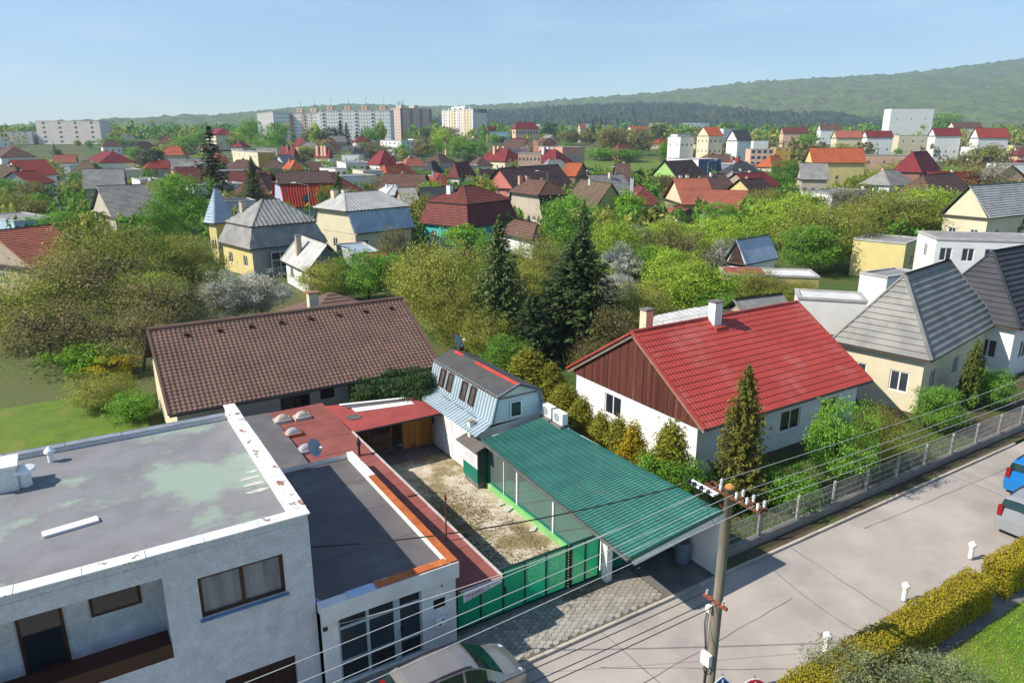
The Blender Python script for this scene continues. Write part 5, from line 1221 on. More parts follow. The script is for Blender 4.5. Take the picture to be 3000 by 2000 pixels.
def house(name, label, L, N, R, ze, zr, roof='hip', rc='brown', wc='cream', cat='house', gz=None, oh=.45, relief='tile', step=.38, ch=(), win=(0, 0, 1), chc='white', inset=1.0, mans=None, flatpar=.35,
          wl=None, group=None, dim=None, sky=(), rc2=None, pitch=.25, framec=None, whs=(1.1, 1.3), gablec=None, extra=None):
    if tuple(N) in FARY: fr, w, d, z_ = rect_far(L, N, R, FARY[tuple(N)]); zr = z_ + zr - ze; ze = z_
    elif dim: fr, w, d = dim
    else: fr, w, d = rect(L, N, R, ze)
    g = terrain(fr.o.x, fr.o.y) if gz is None else gz
    fr.o.z = g - .1; ze_, zr_l = ze - fr.o.z, zr - fr.o.z
    t = thing(name, label, cat, fr, (0, 0, 0), group)
    HPOS.append((fr.o.x, fr.o.y, math.hypot(w, d) / 2, label.split(' with ')[0].split(',')[0]))
    x0, x1, y0, y1 = -w / 2, w / 2, -d / 2, d / 2
    if roof == 'flat': oh = 0.0
    wx0, wx1, wy0, wy1 = x0 + oh, x1 - oh, y0 + oh, y1 - oh
    hw = ze_ - (.12 if roof != 'flat' else 0)
    # openings
    nF, nL, fl = win; fh = hw / max(1, fl); ho = {'F': [], 'L': []}
    for face, n, span in (('F', nF, wx1 - wx0), ('L', nL, wy1 - wy0)):
        for i in range(n):
            for k in range(fl):
                ww = min(whs[0], span / n * .62); hh = min(whs[1], fh * .5); c = span * (i + .5) / n
                ho[face].append((c - ww / 2, fh * k + fh * .34, c + ww / 2, fh * k + fh * .34 + hh))
    m = MB(); wall(m, (wx0, wy0, 0), X, -Y_, wx1 - wx0, hw, ho['F']); wall(m, (wx0, wy1, 0), -Y_, -X, wy1 - wy0, hw, ho['L'])
    m.quad((wx1, wy0, 0), (wx1, wy1, 0), (wx1, wy1, hw), (wx1, wy0, hw)); m.quad((wx1, wy1, 0), (wx0, wy1, 0), (wx0, wy1, hw), (wx1, wy1, hw))
    rs = []           # slopes
    if mans:
        ix, iy, zb = mans; zb -= fr.o.z; bx0, bx1, by0, by1 = x0 + ix, x1 - ix, y0 + iy, y1 - iy; e = .28
        def ring(a0, a1, b0, b1, z): return [(a0, b0, z), (a1, b0, z), (a1, b1, z), (a0, b1, z)]
        lo, hi = ring(x0, x1, y0, y1, ze_), ring(bx0, bx1, by0, by1, zb)
        for i, ins in enumerate((iy, ix, iy, ix)):
            j = (i + 1) % 4
            if ins > .05: rs.append((lo[i], lo[j], hi[j], hi[i], rc2 or rc))
            else:
                q0, q1, q2, q3 = map(Vector, (lo[i], lo[j], hi[j], hi[i])); sh = Vector((.4 if i == 3 else -.4, 0, 0)); m.quad(q0 + sh + Z_ * -.12, q1 + sh + Z_ * -.12, q2 + sh, q3 + sh)
        top = (bx0 - e, bx1 + e, by0 - e, by1 + e, zb - .05)
    else: top = (x0, x1, y0, y1, ze_)
    a0, a1, b0, b1, zt = top; W, D = a1 - a0, b1 - b0
    if roof == 'hip':
        if W >= D: k = D / 2 * inset; r0, r1 = (a0 + k, (b0 + b1) / 2, zr_l), (a1 - k, (b0 + b1) / 2, zr_l); rs += [((a0, b0, zt), (a1, b0, zt), r1, r0, rc), ((a1, b0, zt), (a1, b1, zt), r1, r1, rc), ((a1, b1, zt), (a0, b1, zt), r0, r1, rc), ((a0, b1, zt), (a0, b0, zt), r0, r0, rc)]
        else: k = W / 2 * inset; r0, r1 = ((a0 + a1) / 2, b0 + k, zr_l), ((a0 + a1) / 2, b1 - k, zr_l); rs += [((a0, b0, zt), (a1, b0, zt), r0, r0, rc), ((a1, b0, zt), (a1, b1, zt), r1, r0, rc), ((a1, b1, zt), (a0, b1, zt), r1, r1, rc), ((a0, b1, zt), (a0, b0, zt), r0, r1, rc)]
    elif roof == 'gable_x':
        r0, r1 = (a0, (b0 + b1) / 2, zr_l), (a1, (b0 + b1) / 2, zr_l); rs += [((a0, b0, zt), (a1, b0, zt), r1, r0, rc), ((a1, b1, zt), (a0, b1, zt), r0, r1, rc)]
        for x in (wx0, wx1): m.poly([(x, wy0, hw), (x, wy1, hw), (x, (b0 + b1) / 2, zr_l - .25)] if x == wx1 else [(x, wy1, hw), (x, wy0, hw), (x, (b0 + b1) / 2, zr_l - .25)])
    elif roof == 'gable_y':
        r0, r1 = ((a0 + a1) / 2, b0, zr_l), ((a0 + a1) / 2, b1, zr_l); rs += [((a0, b1, zt), (a0, b0, zt), r0, r1, rc), ((a1, b0, zt), (a1, b1, zt), r1, r0, rc)]
        for y in (wy0, wy1): m.poly([(wx0, y, hw), (wx1, y, hw), ((a0 + a1) / 2, y, zr_l - .25)])
    wo = m.build('wall', wmat(wc), t)
    if wl:                                             # the long side in another colour
        q = MB(); wall(q, (wx0 - .006, wy1, 0), -Y_, -X, wy1 - wy0, hw, ho['L'], .01); q.build('side_render', wmat(wl), t)
    if gablec:
        q = MB()
        if roof == 'gable_x': q.poly([(wx0 - .03, wy1, hw - .3), (wx0 - .03, wy0, hw - .3), (wx0 - .03, (b0 + b1) / 2, zr_l - .28)])
        else: q.poly([(wx0, wy0 - .03, hw - .3), (wx1, wy0 - .03, hw - .3), ((a0 + a1) / 2, wy0 - .03, zr_l - .28)])
        q.build('gable', gablec if not isinstance(gablec, str) else wmat(gablec), t)
    if roof == 'flat':
        q = MB(); q.box((x0 - .08, y0 - .08, ze_ - .02), (x1 + .08, y0 + .22, ze_ + flatpar * .5)); q.box((x0 - .08, y0 + .22, ze_ - .02), (x0 + .22, y1, ze_ + flatpar * .5)); q.box((x1 - .22, y0 + .22, ze_ - .02), (x1 + .08, y1, ze_ + flatpar * .5)); q.box((x0 + .22, y1 - .25, ze_ - .02), (x1 - .22, y1, ze_ + flatpar * .5)); q.build('parapet', rmat('pale'), t)
        q = MB(); q.quad((x0, y0, ze_ + .02), (x1, y0, ze_ + .02), (x1, y1, ze_ + .02), (x0, y1, ze_ + .02)); ro = q.build('roof', rmat(rc), t)
    else:
        byc = {}
        for e0, e1, r1_, r0_, c in rs: slope(byc.setdefault(c, MB()), e0, e1, r1_, r0_, relief, step, .07, pitch, .03 + pitch * .09)
        ro = None
        if roof == 'hip' and not (mans and min(mans[:2]) < .05):
            for c, q in byc.items(): o = q.build('roof', rmat(c), t); ro = o
        else:
            for e0, e1, r1_, r0_, c in rs: q = MB(); slope(q, e0, e1, r1_, r0_, relief, step, .07, pitch, .03 + pitch * .09); q.build('roof_slope', rmat(c), t)
        xa, xb = (wx0 + .03, wx1 - .03) if mans and mans[0] < .05 else (x0, x1)
        q = MB(); q.slab([(xa, y0, ze_ - .01), (xb, y0, ze_ - .01), (xb, y1, ze_ - .01), (xa, y1, ze_ - .01)], .12)
        if mans: q.slab([(a0, b0, zt - .005), (a1, b0, zt - .005), (a1, b1, zt - .005), (a0, b1, zt - .005)], .1)
        q.build('eaves', mat('eaves_timber', (.10, .075, .06), (.08, .06, .048)), t)
        q = MB()                                            # hip and ridge caps
        for e0, e1, r1_, r0_, c in rs[-4:] if roof == 'hip' else rs[-2:]:
            q.bar(Vector(e0) + Z_ * .05, Vector(r0_) + Z_ * .05, .2, .07)
            if (Vector(r0_) - Vector(r1_)).length > .1: q.bar(Vector(r0_) + Z_ * .05, Vector(r1_) + Z_ * .05, .2, .08)
        q.build('ridge_cap', rmat(rc), t)
    fm = framec or M_whiteframe
    for h in ho['F']: window(t, (wx0, wy0, 0), X, -Y_, *h, fm, M_farpane, 1, fw=.08)
    for h in ho['L']: window(t, (wx0, wy1, 0), -Y_, -X, *h, fm, M_farpane, 1, fw=.08)
    for cxf, cyf, up_z, s in ch:
        x, y = x0 + w * cxf, y0 + d * cyf; q = MB(); q.box((x - s, y - s, ze_ * .8), (x + s, y + s, zr_l + up_z)); co = q.build('chimney', wmat(chc), t)
        q = MB(); q.box((x - s - .06, y - s - .06, zr_l + up_z), (x + s + .06, y + s + .06, zr_l + up_z + .12)); q.build('cap', M_conc, co)
    for face, s, tt in sky:                               # roof windows on slope number `face`
        e0, e1, r1_, r0_, c = rs[face]; e0, e1, r1_, r0_ = map(Vector, (e0, e1, r1_, r0_)); n = (e1 - e0).cross(r0_ - e0 + r1_ - e1).normalized(); n = n if n.z > 0 else -n
        c_ = e0.lerp(e1, s).lerp(r0_.lerp(r1_, s), tt); ex = (e1 - e0).normalized(); up = n.cross(ex).normalized(); up = up if up.z > 0 else -up
        q = MB(); q.hexa([c_ + ex * a + up * b for a, b in ((-.42, -.6), (.42, -.6), (.42, .6), (-.42, .6))], [c_ + ex * a + up * b + n * .14 for a, b in ((-.42, -.6), (.42, -.6), (.42, .6), (-.42, .6))]); f_ = q.build('roof_window', M_dark, t)
        q = MB(); q.quad(*[c_ + ex * a + up * b + n * .15 for a, b in ((-.34, -.52), (.34, -.52), (.34, .52), (-.34, .52))]); q.build('pane', M_farpane, f_)
    if DBG: print('HOUSE', label[:40], 'w %.1f d %.1f ang %.2f ze %.1f zr %.1f g %.1f pos %.0f %.0f' % (w, d, fr.a, ze, zr, g, fr.o.x, fr.o.y))
    return t, fr, (x0, x1, y0, y1, ze_, zr_l), wo

DBG = False
HPOS = []
H = house
# --- the nearest row, from left to right
o, fr, b, _ = H('grey_hipped_house', 'yellow-walled house with weathered grey two-stage hipped roof at the left', (637, 707), (732, 731), (960, 702), 3.4, 8.6, 'hip', 'grey', 'grey', mans=(1.1, 1.1, 5.9), relief='corr', wl='yellow', ch=((.25, .7, -.3, .35), (.72, .8, -.4, .35)), chc='beige', inset=.9, win=(1, 2, 1), pitch=.55)
m = MB(); x0 = b[0] + 2.4
for i in range(4): m.box((x0 + i * 1.1 - .05, b[2] - .35, 0), (x0 + i * 1.1 + .05, b[2] - .25, 2.9))
for z in (1.0, 1.9, 2.85): m.box((x0, b[2] - .34, z), (x0 + 3.3, b[2] - .26, z + .1))
m.build('porch_frame', M_whiteold, o); m = MB(); m.quad((x0, b[2] - .28, 1.1), (x0 + 3.3, b[2] - .28, 1.1), (x0 + 3.3, b[2] - .28, 2.85), (x0, b[2] - .28, 2.85)); m.build('porch_glazing', M_pane, o)
o, fr, b, _ = H('pale_roofed_house', 'cream house with pale corrugated hipped roof above blue-grey steep side', (911, 666), (1038, 686), (1216, 664), 3.3, 8.4, 'hip', 'pale', 'cream', dim=None, mans=(0, 1.5, 6.3), relief='corr', rc2='bluetin', ch=((.16, .62, .3, .4), (.45, .8, .1, .4)), chc='cream', inset=.62, win=(3, 1, 1), pitch=.55)
o, fr, b, _ = H('turquoise_house', 'turquoise-walled house under a tall dark red two-stage hipped roof', (1227, 650), (1372, 667), (1520, 645), 3.3, 8.7, 'hip', 'maroon', 'teal', mans=(1.1, 1.1, 6.6), rc2='maroon', ch=((.25, .62, .2, .38),), inset=.95, win=(1, 2, 1))
o, fr, b, _ = H('beige_house', 'tall beige house with brown hipped roof and three orange brick chimneys', (1486, 615), (1586, 632), (1668, 618), 3.0, 8.6, 'hip', 'brown', 'beige', mans=(0, 1.0, 6.4), rc2='dkbrown', ch=((.3, .85, .5, .32), (.5, .8, .5, .32), (.62, .45, .2, .32)), chc='salmon', inset=.7, win=(2, 2, 2), sky=((0, .35, .55), (0, .7, .55)))
o, fr, b, _ = H('garage', 'small hipped brown-roofed garage with white pillars behind the tall spruce', (1425, 672), (1557, 704), (1632, 697), 2.7, 4.6, 'hip', 'brown', 'white', cat='garage', inset=1.0, oh=.7, win=(1, 0, 1), step=.42)
o, fr, b, _ = H('small_grey_house', 'small white house with pale grey sheet roof, satellite dish and tall chimney', (822, 762), (897, 798), (1030, 752), 2.5, 5.2, 'gable_y', 'pale', 'white', relief='plain', ch=((.22, .6, .35, .28),), chc='tan', win=(0, 2, 1), gablec='dkgrey')
p = gp(936, 742, 3.6); dish('round satellite dish on the small grey house roof', SITE.loc(p), math.radians(215), .55)
o, fr, b, _ = H('low_shed', 'flat bluish sheet-roofed shed between small grey house and cream house', (985, 716), (1030, 748), (1116, 727), 2.4, 2.6, 'flat', 'blue', 'grey', cat='shed')
o, fr, b, _ = H('low_shed', 'low rust-red corrugated shed roof below the cream house', (1040, 750), (1075, 762), (1122, 742), 2.2, 2.7, 'gable_x', 'red', 'tan', relief='corr', cat='shed')
# --- second row
o, fr, b, _ = H('red_tin_house', 'white house with red corrugated lower roof, two roof windows, brown upper roof', (799, 590), (832, 609), (988, 604), 3.6, 9.6, 'gable_x', 'dkbrown', 'lilac', mans=(0, 2.4, 7.7), rc2='rust', relief='corr', oh=.25, sky=((0, .42, .35), (0, .76, .42)), wl='white', pitch=.5, win=(4, 0, 1))
o, fr, b, _ = H('grey_gabled_house', 'beige house with grey corrugated gable roof behind the cream house', (1118, 572), (1180, 600), (1234, 611), 3.6, 6.4, 'gable_x', 'grey', 'tan', relief='corr', win=(2, 0, 1))
o, fr, b, _ = H('slate_roofed_house', 'house with broad plain slate-grey roof left of the turquoise house', (1192, 560), (1237, 608), (1318, 580), 3.4, 6.6, 'gable_x', 'slate', 'tan', win=(2, 0, 1))
o, fr, b, _ = H('light_blue_building', 'light blue building with white sheet roof behind the cream house', (1090, 566), (1128, 574), (1205, 562), 3.6, 5.6, 'hip', 'white', 'ltblue', relief='plain', ch=((.35, .5, .2, .3), (.7, .5, .1, .3)))
o, fr, b, _ = H('pink_house', 'salmon-pink house with long brown gable roof in the middle of the town', (1414, 546), (1504, 553), (1676, 534), 4.1, 8.7, 'gable_x', 'brown', 'pink', ch=((.3, .5, .2, .3), (.62, .5, .2, .25)), chc='salmon', win=(4, 3, 2), oh=.5, whs=(.8, 1.1), sky=((0, .78, .5),))
o, fr, b, _ = H('olive_gabled_house', 'olive-yellow gabled house with plain olive-brown roof, two dark gable windows', (1642, 588), (1742, 612), (1838, 602), 2.9, 7.4, 'gable_y', 'olive', 'olive', ch=((.45, .62, .35, .3),), oh=.3, win=(2, 1, 2), framec=M_brownframe, step=.3)
o, fr, b, _ = H('crimson_roofed_house', 'white house with dark crimson hipped roof and tall white chimney', (1800, 566), (1841, 601), (1941, 590), 3.0, 6.2, 'hip', 'maroon', 'white', ch=((.22, .55, 1.5, .3),), win=(3, 0, 1))
o, fr, b, _ = H('yellow_house', 'yellow house with large salmon-red gable roof and two white chimneys', (1899, 566), (2000, 600), (2104, 596), 3.2, 7.8, 'gable_x', 'salmon', 'yellow', ch=((.25, .55, .5, .3), (.45, .55, .6, .3)), chc='white', oh=.6, win=(3, 2, 1), gablec='cream')
o, fr, b, _ = H('yellow_house_wing', 'salmon-roofed grey wing to the right of the yellow house', (2108, 600), (2163, 618), (2216, 590), 3.0, 5.9, 'gable_y', 'salmon', 'grey', oh=.3, win=(1, 1, 1))
o, fr, b, _ = H('porch', 'low red porch roof in the bushes before the yellow house', (1958, 612), (1990, 624), (2020, 608), 2.3, 3.1, 'hip', 'salmon', 'cream', cat='porch')
o, fr, b, _ = H('green_house', 'lime green gabled house with dark brown roof', (1902, 528), (1983, 521), (2066, 515), 3.8, 8.6, 'gable_x', 'dkbrown', 'green', oh=.5, win=(3, 3, 2), whs=(.9, 1.2), sky=((0, .3, .6), (0, .5, .62), (0, .62, .35)), gablec='green')
o, fr, b, _ = H('maroon_house', 'white house with plum-brown gable roof near the sports field', (1752, 505), (1806, 528), (1852, 528), 3.6, 8.4, 'gable_x', 'brown', 'white', ch=((.6, .5, .3, .3),), gablec='dkgrey', oh=.5)
o, fr, b, _ = H('shed', 'low red-roofed extension in front of the plum-brown gable house', (1800, 538), (1815, 550), (1850, 545), 2.6, 3.4, 'gable_x', 'crimson', 'white', cat='shed')
o, fr, b, _ = H('orange_roofed_house', 'small house with bright orange gable roof behind the pink house', (1646, 512), (1687, 517), (1727, 503), 4.0, 7.9, 'gable_y', 'orange', 'brick', oh=.3)
o, fr, b, _ = H('dark_glass_roof', 'low building with dark blue-grey sheet roof right of the pink house', (1676, 524), (1720, 540), (1788, 535), 3.2, 4.4, 'gable_x', 'slate', 'grey', relief='plain', cat='building')
o, fr, b, _ = H('dormered_house', 'white house with brown mansard roof and eyebrow dormer', (1312, 520), (1345, 521), (1396, 516), 4.0, 8.4, 'hip', 'maroon', 'white', ch=((.7, .6, -.6, .35),), inset=.5, win=(3, 0, 1))
o, fr, b, _ = H('slate_hipped_house', 'house with pointed dark slate hipped roof behind the street lamp', (1236, 506), (1270, 507), (1302, 496), 3.8, 7.6, 'hip', 'slate', 'lilac', inset=.9)
o, fr, b, _ = H('red_hipped_house', 'house with low red tiled roof left of the dormered house', (1232, 532), (1262, 544), (1330, 536), 3.2, 6.2, 'hip', 'red', 'tan', ch=((.3, .5, .5, .25),))
o, fr, b, _ = H('orange_hipped_house', 'house with big orange-red hipped roof left of centre behind bare trees', (1068, 524), (1140, 530), (1240, 512), 3.4, 7.8, 'hip', 'orange', 'tan', rc2='red', ch=((.6, .5, .6, .28),), chc='salmon', inset=.9)
o, fr, b, _ = H('cream_cube_house', 'plain cream two-storey flat-roofed house above the cream hipped house', (1014, 493), (1063, 502), (1122, 492), 6.4, 6.8, 'flat', 'flat', 'cream', ch=((.5, .6, .6, .3), (.62, .6, .7, .25)), chc='brick', win=(2, 2, 2))
o, fr, b, _ = H('white_modern_house', 'white flat-roofed modern house beside the cream cube house', (936, 492), (982, 495), (1016, 488), 6.6, 7, 'flat', 'flat', 'white', win=(2, 3, 2), framec=M_dark)
o, fr, b, _ = H('dark_garage', 'flat grey carport roof left of the white modern house', (870, 522), (898, 524), (936, 506), 3.0, 3.2, 'flat', 'slate', 'dkgrey', cat='garage')
o, fr, b, _ = H('orange_small_house', 'tan house with bright orange-red hipped roof at the left behind the spruce', (809, 492), (850, 498), (892, 489), 4.4, 7.6, 'hip', 'orange', 'tan', ch=((.35, .6, .5, .25),), chc='salmon', inset=.8, win=(2, 2, 1))
o, fr, b, _ = H('brown_small_house', 'brown-roofed house right of the orange-red hipped house', (880, 484), (905, 500), (946, 484), 4.0, 6.8, 'gable_x', 'brown', 'white', win=(2, 1, 1))
o, fr, b, _ = H('crimson_pyramid_house', 'white house with steep dark crimson pyramid roof', (1072, 481), (1111, 484), (1172, 478), 4.4, 10.2, 'hip', 'crimson', 'white', inset=.95, win=(3, 1, 1), sky=((0, .6, .3),))
o, fr, b, _ = H('long_white_building', 'long low white building with grey flat roof before the crimson pyramid roof', (975, 470), (1013, 478), (1090, 470), 4.6, 5, 'flat', 'flat', 'white', ch=((.2, .5, .8, .4), (.7, .5, .9, .5)), win=(4, 1, 1), cat='building')
o, fr, b, _ = H('flat_roofed_hall', 'low grey flat hall with small roof boxes right of the crimson pyramid', (1150, 470), (1175, 478), (1240, 470), 4.2, 4.6, 'flat', 'flat', 'peach', ch=((.3, .5, .9, .4), (.55, .5, 1.6, .3)), cat='building')
o, fr, b, _ = H('brown_hipped_house', 'grey house with wide brown hipped roof left of the red villas', (1238, 474), (1290, 476), (1334, 470), 4.6, 8.0, 'hip', 'brown', 'grey', ch=((.45, .5, .6, .3), (.6, .5, .6, .3)), chc='brick', win=(3, 2, 1))
o, fr, b, _ = H('grey_flat_house', 'grey flat-roofed house between brown hipped roof and red villas', (1336, 478), (1358, 486), (1402, 480), 4.6, 5, 'flat', 'flat', 'grey', win=(1, 1, 1))
o, fr, b, _ = H('red_villa', 'cream two-storey villa with dark red hipped roof, left of the pair', (1401, 471), (1479, 474), (1538, 471), 4.9, 10.6, 'hip', 'crimson', 'cream', ch=((.3, .6, 1.0, .6), (.5, .6, 1.0, .6), (.75, .6, .9, .5)), chc='peach', inset=.75, win=(0, 5, 1), group='pair of red hipped villas')
o, fr, b, _ = H('red_villa', 'cream two-storey villa with dark red hipped roof, right of the pair', (1537, 476), (1626, 479), (1682, 477), 4.8, 10.4, 'hip', 'crimson', 'cream', ch=((.35, .6, 1.0, .6), (.6, .6, 1.0, .6), (.85, .6, .6, .5)), chc='white', inset=.75, win=(0, 5, 1), group='pair of red hipped villas')
o, fr, b, _ = H('brown_long_roof', 'long dark roof in front of the red villas beside the pink house', (1400, 502), (1405, 512), (1455, 502), 3.6, 5.0, 'gable_x', 'dkbrown', 'tan')
o, fr, b, _ = H('ochre_block', 'ochre and cream two-storey flat-roofed block at the left', (678, 447), (757, 448), (809, 447), 9.5, 10, 'flat', 'flat', 'ochre', wl='cream', win=(2, 5, 2), cat='building')
o, fr, b, _ = H('white_gable_house', 'grey-white house with steep gable right of the ochre block', (800, 484), (830, 479), (870, 476), 3.8, 7.6, 'gable_x', 'grey', 'white')
o, fr, b, _ = H('maroon_villa', 'maroon-roofed villa with brick chimneys behind the orange house, left one', (818, 456), (862, 460), (876, 455), 6.0, 11.0, 'hip', 'crimson', 'cream', ch=((.4, .5, .8, .7), (.6, .3, .8, .6)), chc='brick', inset=.4)
o, fr, b, _ = H('maroon_villa', 'maroon-roofed villa with row of pink chimneys above white wall', (902, 461), (965, 463), (972, 458), 5.6, 10.6, 'hip', 'crimson', 'white', ch=((.3, .3, .8, .7), (.3, .5, .9, .7), (.3, .8, .8, .7)), chc='peach', inset=.3, win=(0, 5, 1))
o, fr, b, _ = H('glass_pavilion', 'low white glazed pavilion under the dark conifers', (1000, 427), (1003, 430), (1056, 428), 13.5, 14, 'flat', 'white', 'dkgrey', cat='building')
o, fr, b, _ = H('dark_building', 'dark low building with white band below the panel block trees', (836, 420), (870, 428), (900, 420), 13.0, 13.5, 'flat', 'slate', 'dkgrey', cat='building')
# --- school, shops, offices
o, fr, b, _ = H('school_wing', 'white school wing with small window row between the red villas', (1515, 446), (1518, 449), (1585, 444), 8.8, 9.4, 'flat', 'flat', 'peach', win=(6, 0, 2), cat='school')
o, fr, b, _ = H('school_tower', 'tall pink square tower of the school', (1560, 410), (1562, 412), (1576, 410), 16.2, 16.6, 'flat', 'salmon', 'salmon', cat='school')
o, fr, b, _ = H('school_hall', 'long pink school hall with ribbon windows and dark flat roof', (1575, 428), (1648, 432), (1713, 427), 13.2, 13.8, 'flat', 'crimson', 'salmon', win=(14, 4, 1), cat='school', whs=(2, 4))
o, fr, b, _ = H('school_gym', 'brown flat-roofed school gym left of the pink tower', (1470, 411), (1476, 413), (1537, 410), 16.4, 16.8, 'flat', 'crimson', 'brick', cat='school')
o, fr, b, _ = H('school_corridor', 'glazed school corridor with red roof below the brown gym', (1465, 430), (1490, 436), (1553, 430), 12.0, 12.6, 'flat', 'crimson', 'grey', win=(9, 0, 1), cat='school')
o, fr, b, _ = H('turquoise_office', 'turquoise three-storey office building right of the yellow tower', (1430, 386), (1434, 387), (1493, 384), 18.8, 19.2, 'flat', 'flat', 'turq', win=(9, 0, 3), cat='building', whs=(2.4, 2.4))
o, fr, b, _ = H('red_roofed_office', 'peach office block with broad red roof behind the school', (1498, 376), (1510, 378), (1580, 375), 21.0, 26, 'hip', 'crimson', 'peach', win=(8, 1, 2), cat='building', whs=(2.4, 2.4), inset=.6)
o, fr, b, _ = H('blue_hall', 'dark blue and white commercial hall behind the green house', (1958, 470), (2047, 468), (2113, 467), 8.2, 8.6, 'flat', 'pale', 'blue', wl='white', win=(6, 3, 1), cat='building', whs=(1.6, 3.5))
o, fr, b, _ = H('long_hall', 'long violet-grey glazed hall right of the blue hall', (2106, 478), (2113, 482), (2192, 480), 6.4, 6.8, 'flat', 'pale', 'lilac', win=(9, 0, 1), cat='building', whs=(2, 2.6))
o, fr, b, _ = H('grey_cottage', 'grey-roofed low house right of the green house', (2098, 540), (2150, 546), (2236, 540), 3.2, 7.0, 'hip', 'grey', 'beige', ch=((.5, .5, .4, .3),))
o, fr, b, _ = H('white_terrace_house', 'white modern house with balconies on the rise, left one', (1957, 404), (1994, 402), (2034, 402), 17.5, 18, 'flat', 'flat', 'white', win=(3, 2, 2), group='white houses on the rise')
o, fr, b, _ = H('white_upper_house', 'white house stepped behind the balcony house, higher up', (1965, 392), (1985, 394), (2025, 390), 19.8, 20.2, 'flat', 'flat', 'white', win=(3, 1, 1), group='white houses on the rise')
o, fr, b, _ = H('cream_orange_house', 'tall cream house with small orange-red gable roof on the rise', (2040, 398), (2076, 398), (2121, 396), 18.2, 22.5, 'gable_x', 'orange', 'cream', win=(3, 3, 3), oh=.3, whs=(1.0, 1.5))
o, fr, b, _ = H('grey_white_house', 'grey and white gabled house right of the orange-roofed one', (2125, 412), (2160, 412), (2205, 414), 15.6, 20.5, 'gable_x', 'slate', 'white', win=(2, 3, 1))
o, fr, b, _ = H('flat_grey_house', 'pale flat-roofed house behind the grey and white gable', (2100, 377), (2120, 378), (2160, 376), 21.5, 22, 'flat', 'flat', 'white')
o, fr, b, _ = H('striped_block', 'orange and white striped block with blue shutters', (2196, 436), (2200, 438), (2268, 436), 10.5, 11, 'flat', 'flat', 'peach', win=(4, 0, 4), cat='building', whs=(2, 1.6), framec=mat('blue_shutter', (.02, .2, .5), (.02, .18, .45)))
o, fr, b, _ = H('ochre_tower', 'ochre yellow block right of the striped block', (2270, 432), (2274, 433), (2318, 431), 11, 11.5, 'flat', 'flat', 'ochre', cat='building', win=(2, 0, 4))
o, fr, b, _ = H('white_box_house', 'white cube house above the striped block', (2204, 412), (2208, 413), (2252, 411), 15.5, 16, 'flat', 'flat', 'white')
for k, (lab, L, N, R, ze, wc, wn) in enumerate((('tiny peach apartment block on the horizon behind the round dark tree', (1905, 361), (1907, 361), (1944, 359), 29, 'peach', (4, 0, 4)), ('tiny white apartment block on the horizon, widest of the row', (1989, 361), (1991, 361), (2043, 359), 29, 'white', (7, 0, 4)),
        ('tiny pale blue apartment block at the right of the horizon row', (2047, 361), (2049, 361), (2078, 359), 29, 'ltblue', (4, 0, 4)), ('tiny light blue block on the horizon left of the dark conifers', (1692, 363), (1694, 363), (1728, 361), 28, 'ltblue', (4, 0, 3)), ('tiny white block peeping behind the red-roofed office', (1556, 364), (1558, 364), (1590, 363), 27, 'white', (4, 0, 2)))):
    H('apartment_block', lab, L, N, R, ze, ze + .5, 'flat', 'flat', wc, cat='apartment block', win=wn, whs=(2.2, 1.8), group='small blocks on the horizon')
for lab, L, N, R, ze, zr, rc, wc in (('low orange-roofed row house on the horizon behind bare trees', (1836, 378), (1850, 380), (1905, 377), 20, 23, 'orange', 'cream'), ('small red-roofed house on the horizon left of the yellow tower trees', (1690, 376), (1700, 378), (1720, 376), 20.5, 25, 'salmon', 'cream'),
        ('small red-roofed house below the panel tower', (1300, 418), (1305, 420), (1318, 417), 13, 16, 'crimson', 'peach'), ('small red-roofed office beside the turquoise office', (1425, 378), (1430, 380), (1456, 378), 20, 23, 'crimson', 'brick')):
    H('row_house', lab, L, N, R, ze, zr, 'gable_x', rc, wc)

# --- blurred right side
o, fr, b, _ = H('grey_hipped_house', 'cream house with large grey-beige hipped roof behind the red-roofed house', (2440, 965), (2728, 1058), (2925, 945), 3.5, 7.8, 'hip', 'grey', 'cream', win=(3, 2, 1), inset=.85)
o, fr, b, _ = H('dark_hipped_house', 'house with big dark slate hipped roof at the right edge', (2690, 880), (2990, 965), (3200, 900), 3.6, 8.2, 'hip', 'slate', 'white', win=(3, 2, 1), inset=.6)
o, fr, b, _ = H('white_flat_building', 'long bright white flat-roofed building at the right edge', (2690, 680), (2745, 702), (3080, 724), 6.2, 6.6, 'flat', 'flat', 'white', win=(5, 1, 2), cat='building')
o, fr, b, _ = H('cream_gabled_house', 'cream house with tall gable at the right edge above the white flat building', (2800, 640), (2900, 640), (3100, 618), 4.6, 9.0, 'gable_x', 'beige' if False else 'pale', 'cream', win=(3, 2, 1))
o, fr, b, _ = H('yellow_wall_house', 'house showing a plain yellow wall in the garden greenery at the right', (2500, 712), (2655, 716), (2700, 700), 4.2, 4.6, 'flat', 'flat', 'yellow', win=(1, 0, 1))
o, fr, b, _ = H('white_outbuilding', 'white outbuilding between yellow wall and grey hipped roof', (2520, 800), (2600, 815), (2700, 800), 3.0, 3.3, 'flat', 'flat', 'white', cat='shed')
o, fr, b, _ = H('white_wall_house', 'white box-shaped house before the dark hipped roof', (2815, 940), (2850, 952), (2950, 935), 3.3, 3.6, 'flat', 'flat', 'white')
o, fr, b, _ = H('garden_hut', 'garden hut with light blue sheet roof and dark gable among the trees', (2130, 762), (2188, 775), (2282, 755), 2.8, 5.2, 'gable_x', 'bluetin', 'white', relief='plain', gablec=mat('dark_gable_board', (.06, .035, .025), (.05, .03, .02)), cat='hut', oh=.3)
o, fr, b, _ = H('long_carport', 'long low carport with red and white roof behind the red-roofed house', (2110, 790), (2120, 806), (2400, 836), 2.6, 2.9, 'flat', 'white', 'olive', cat='carport')
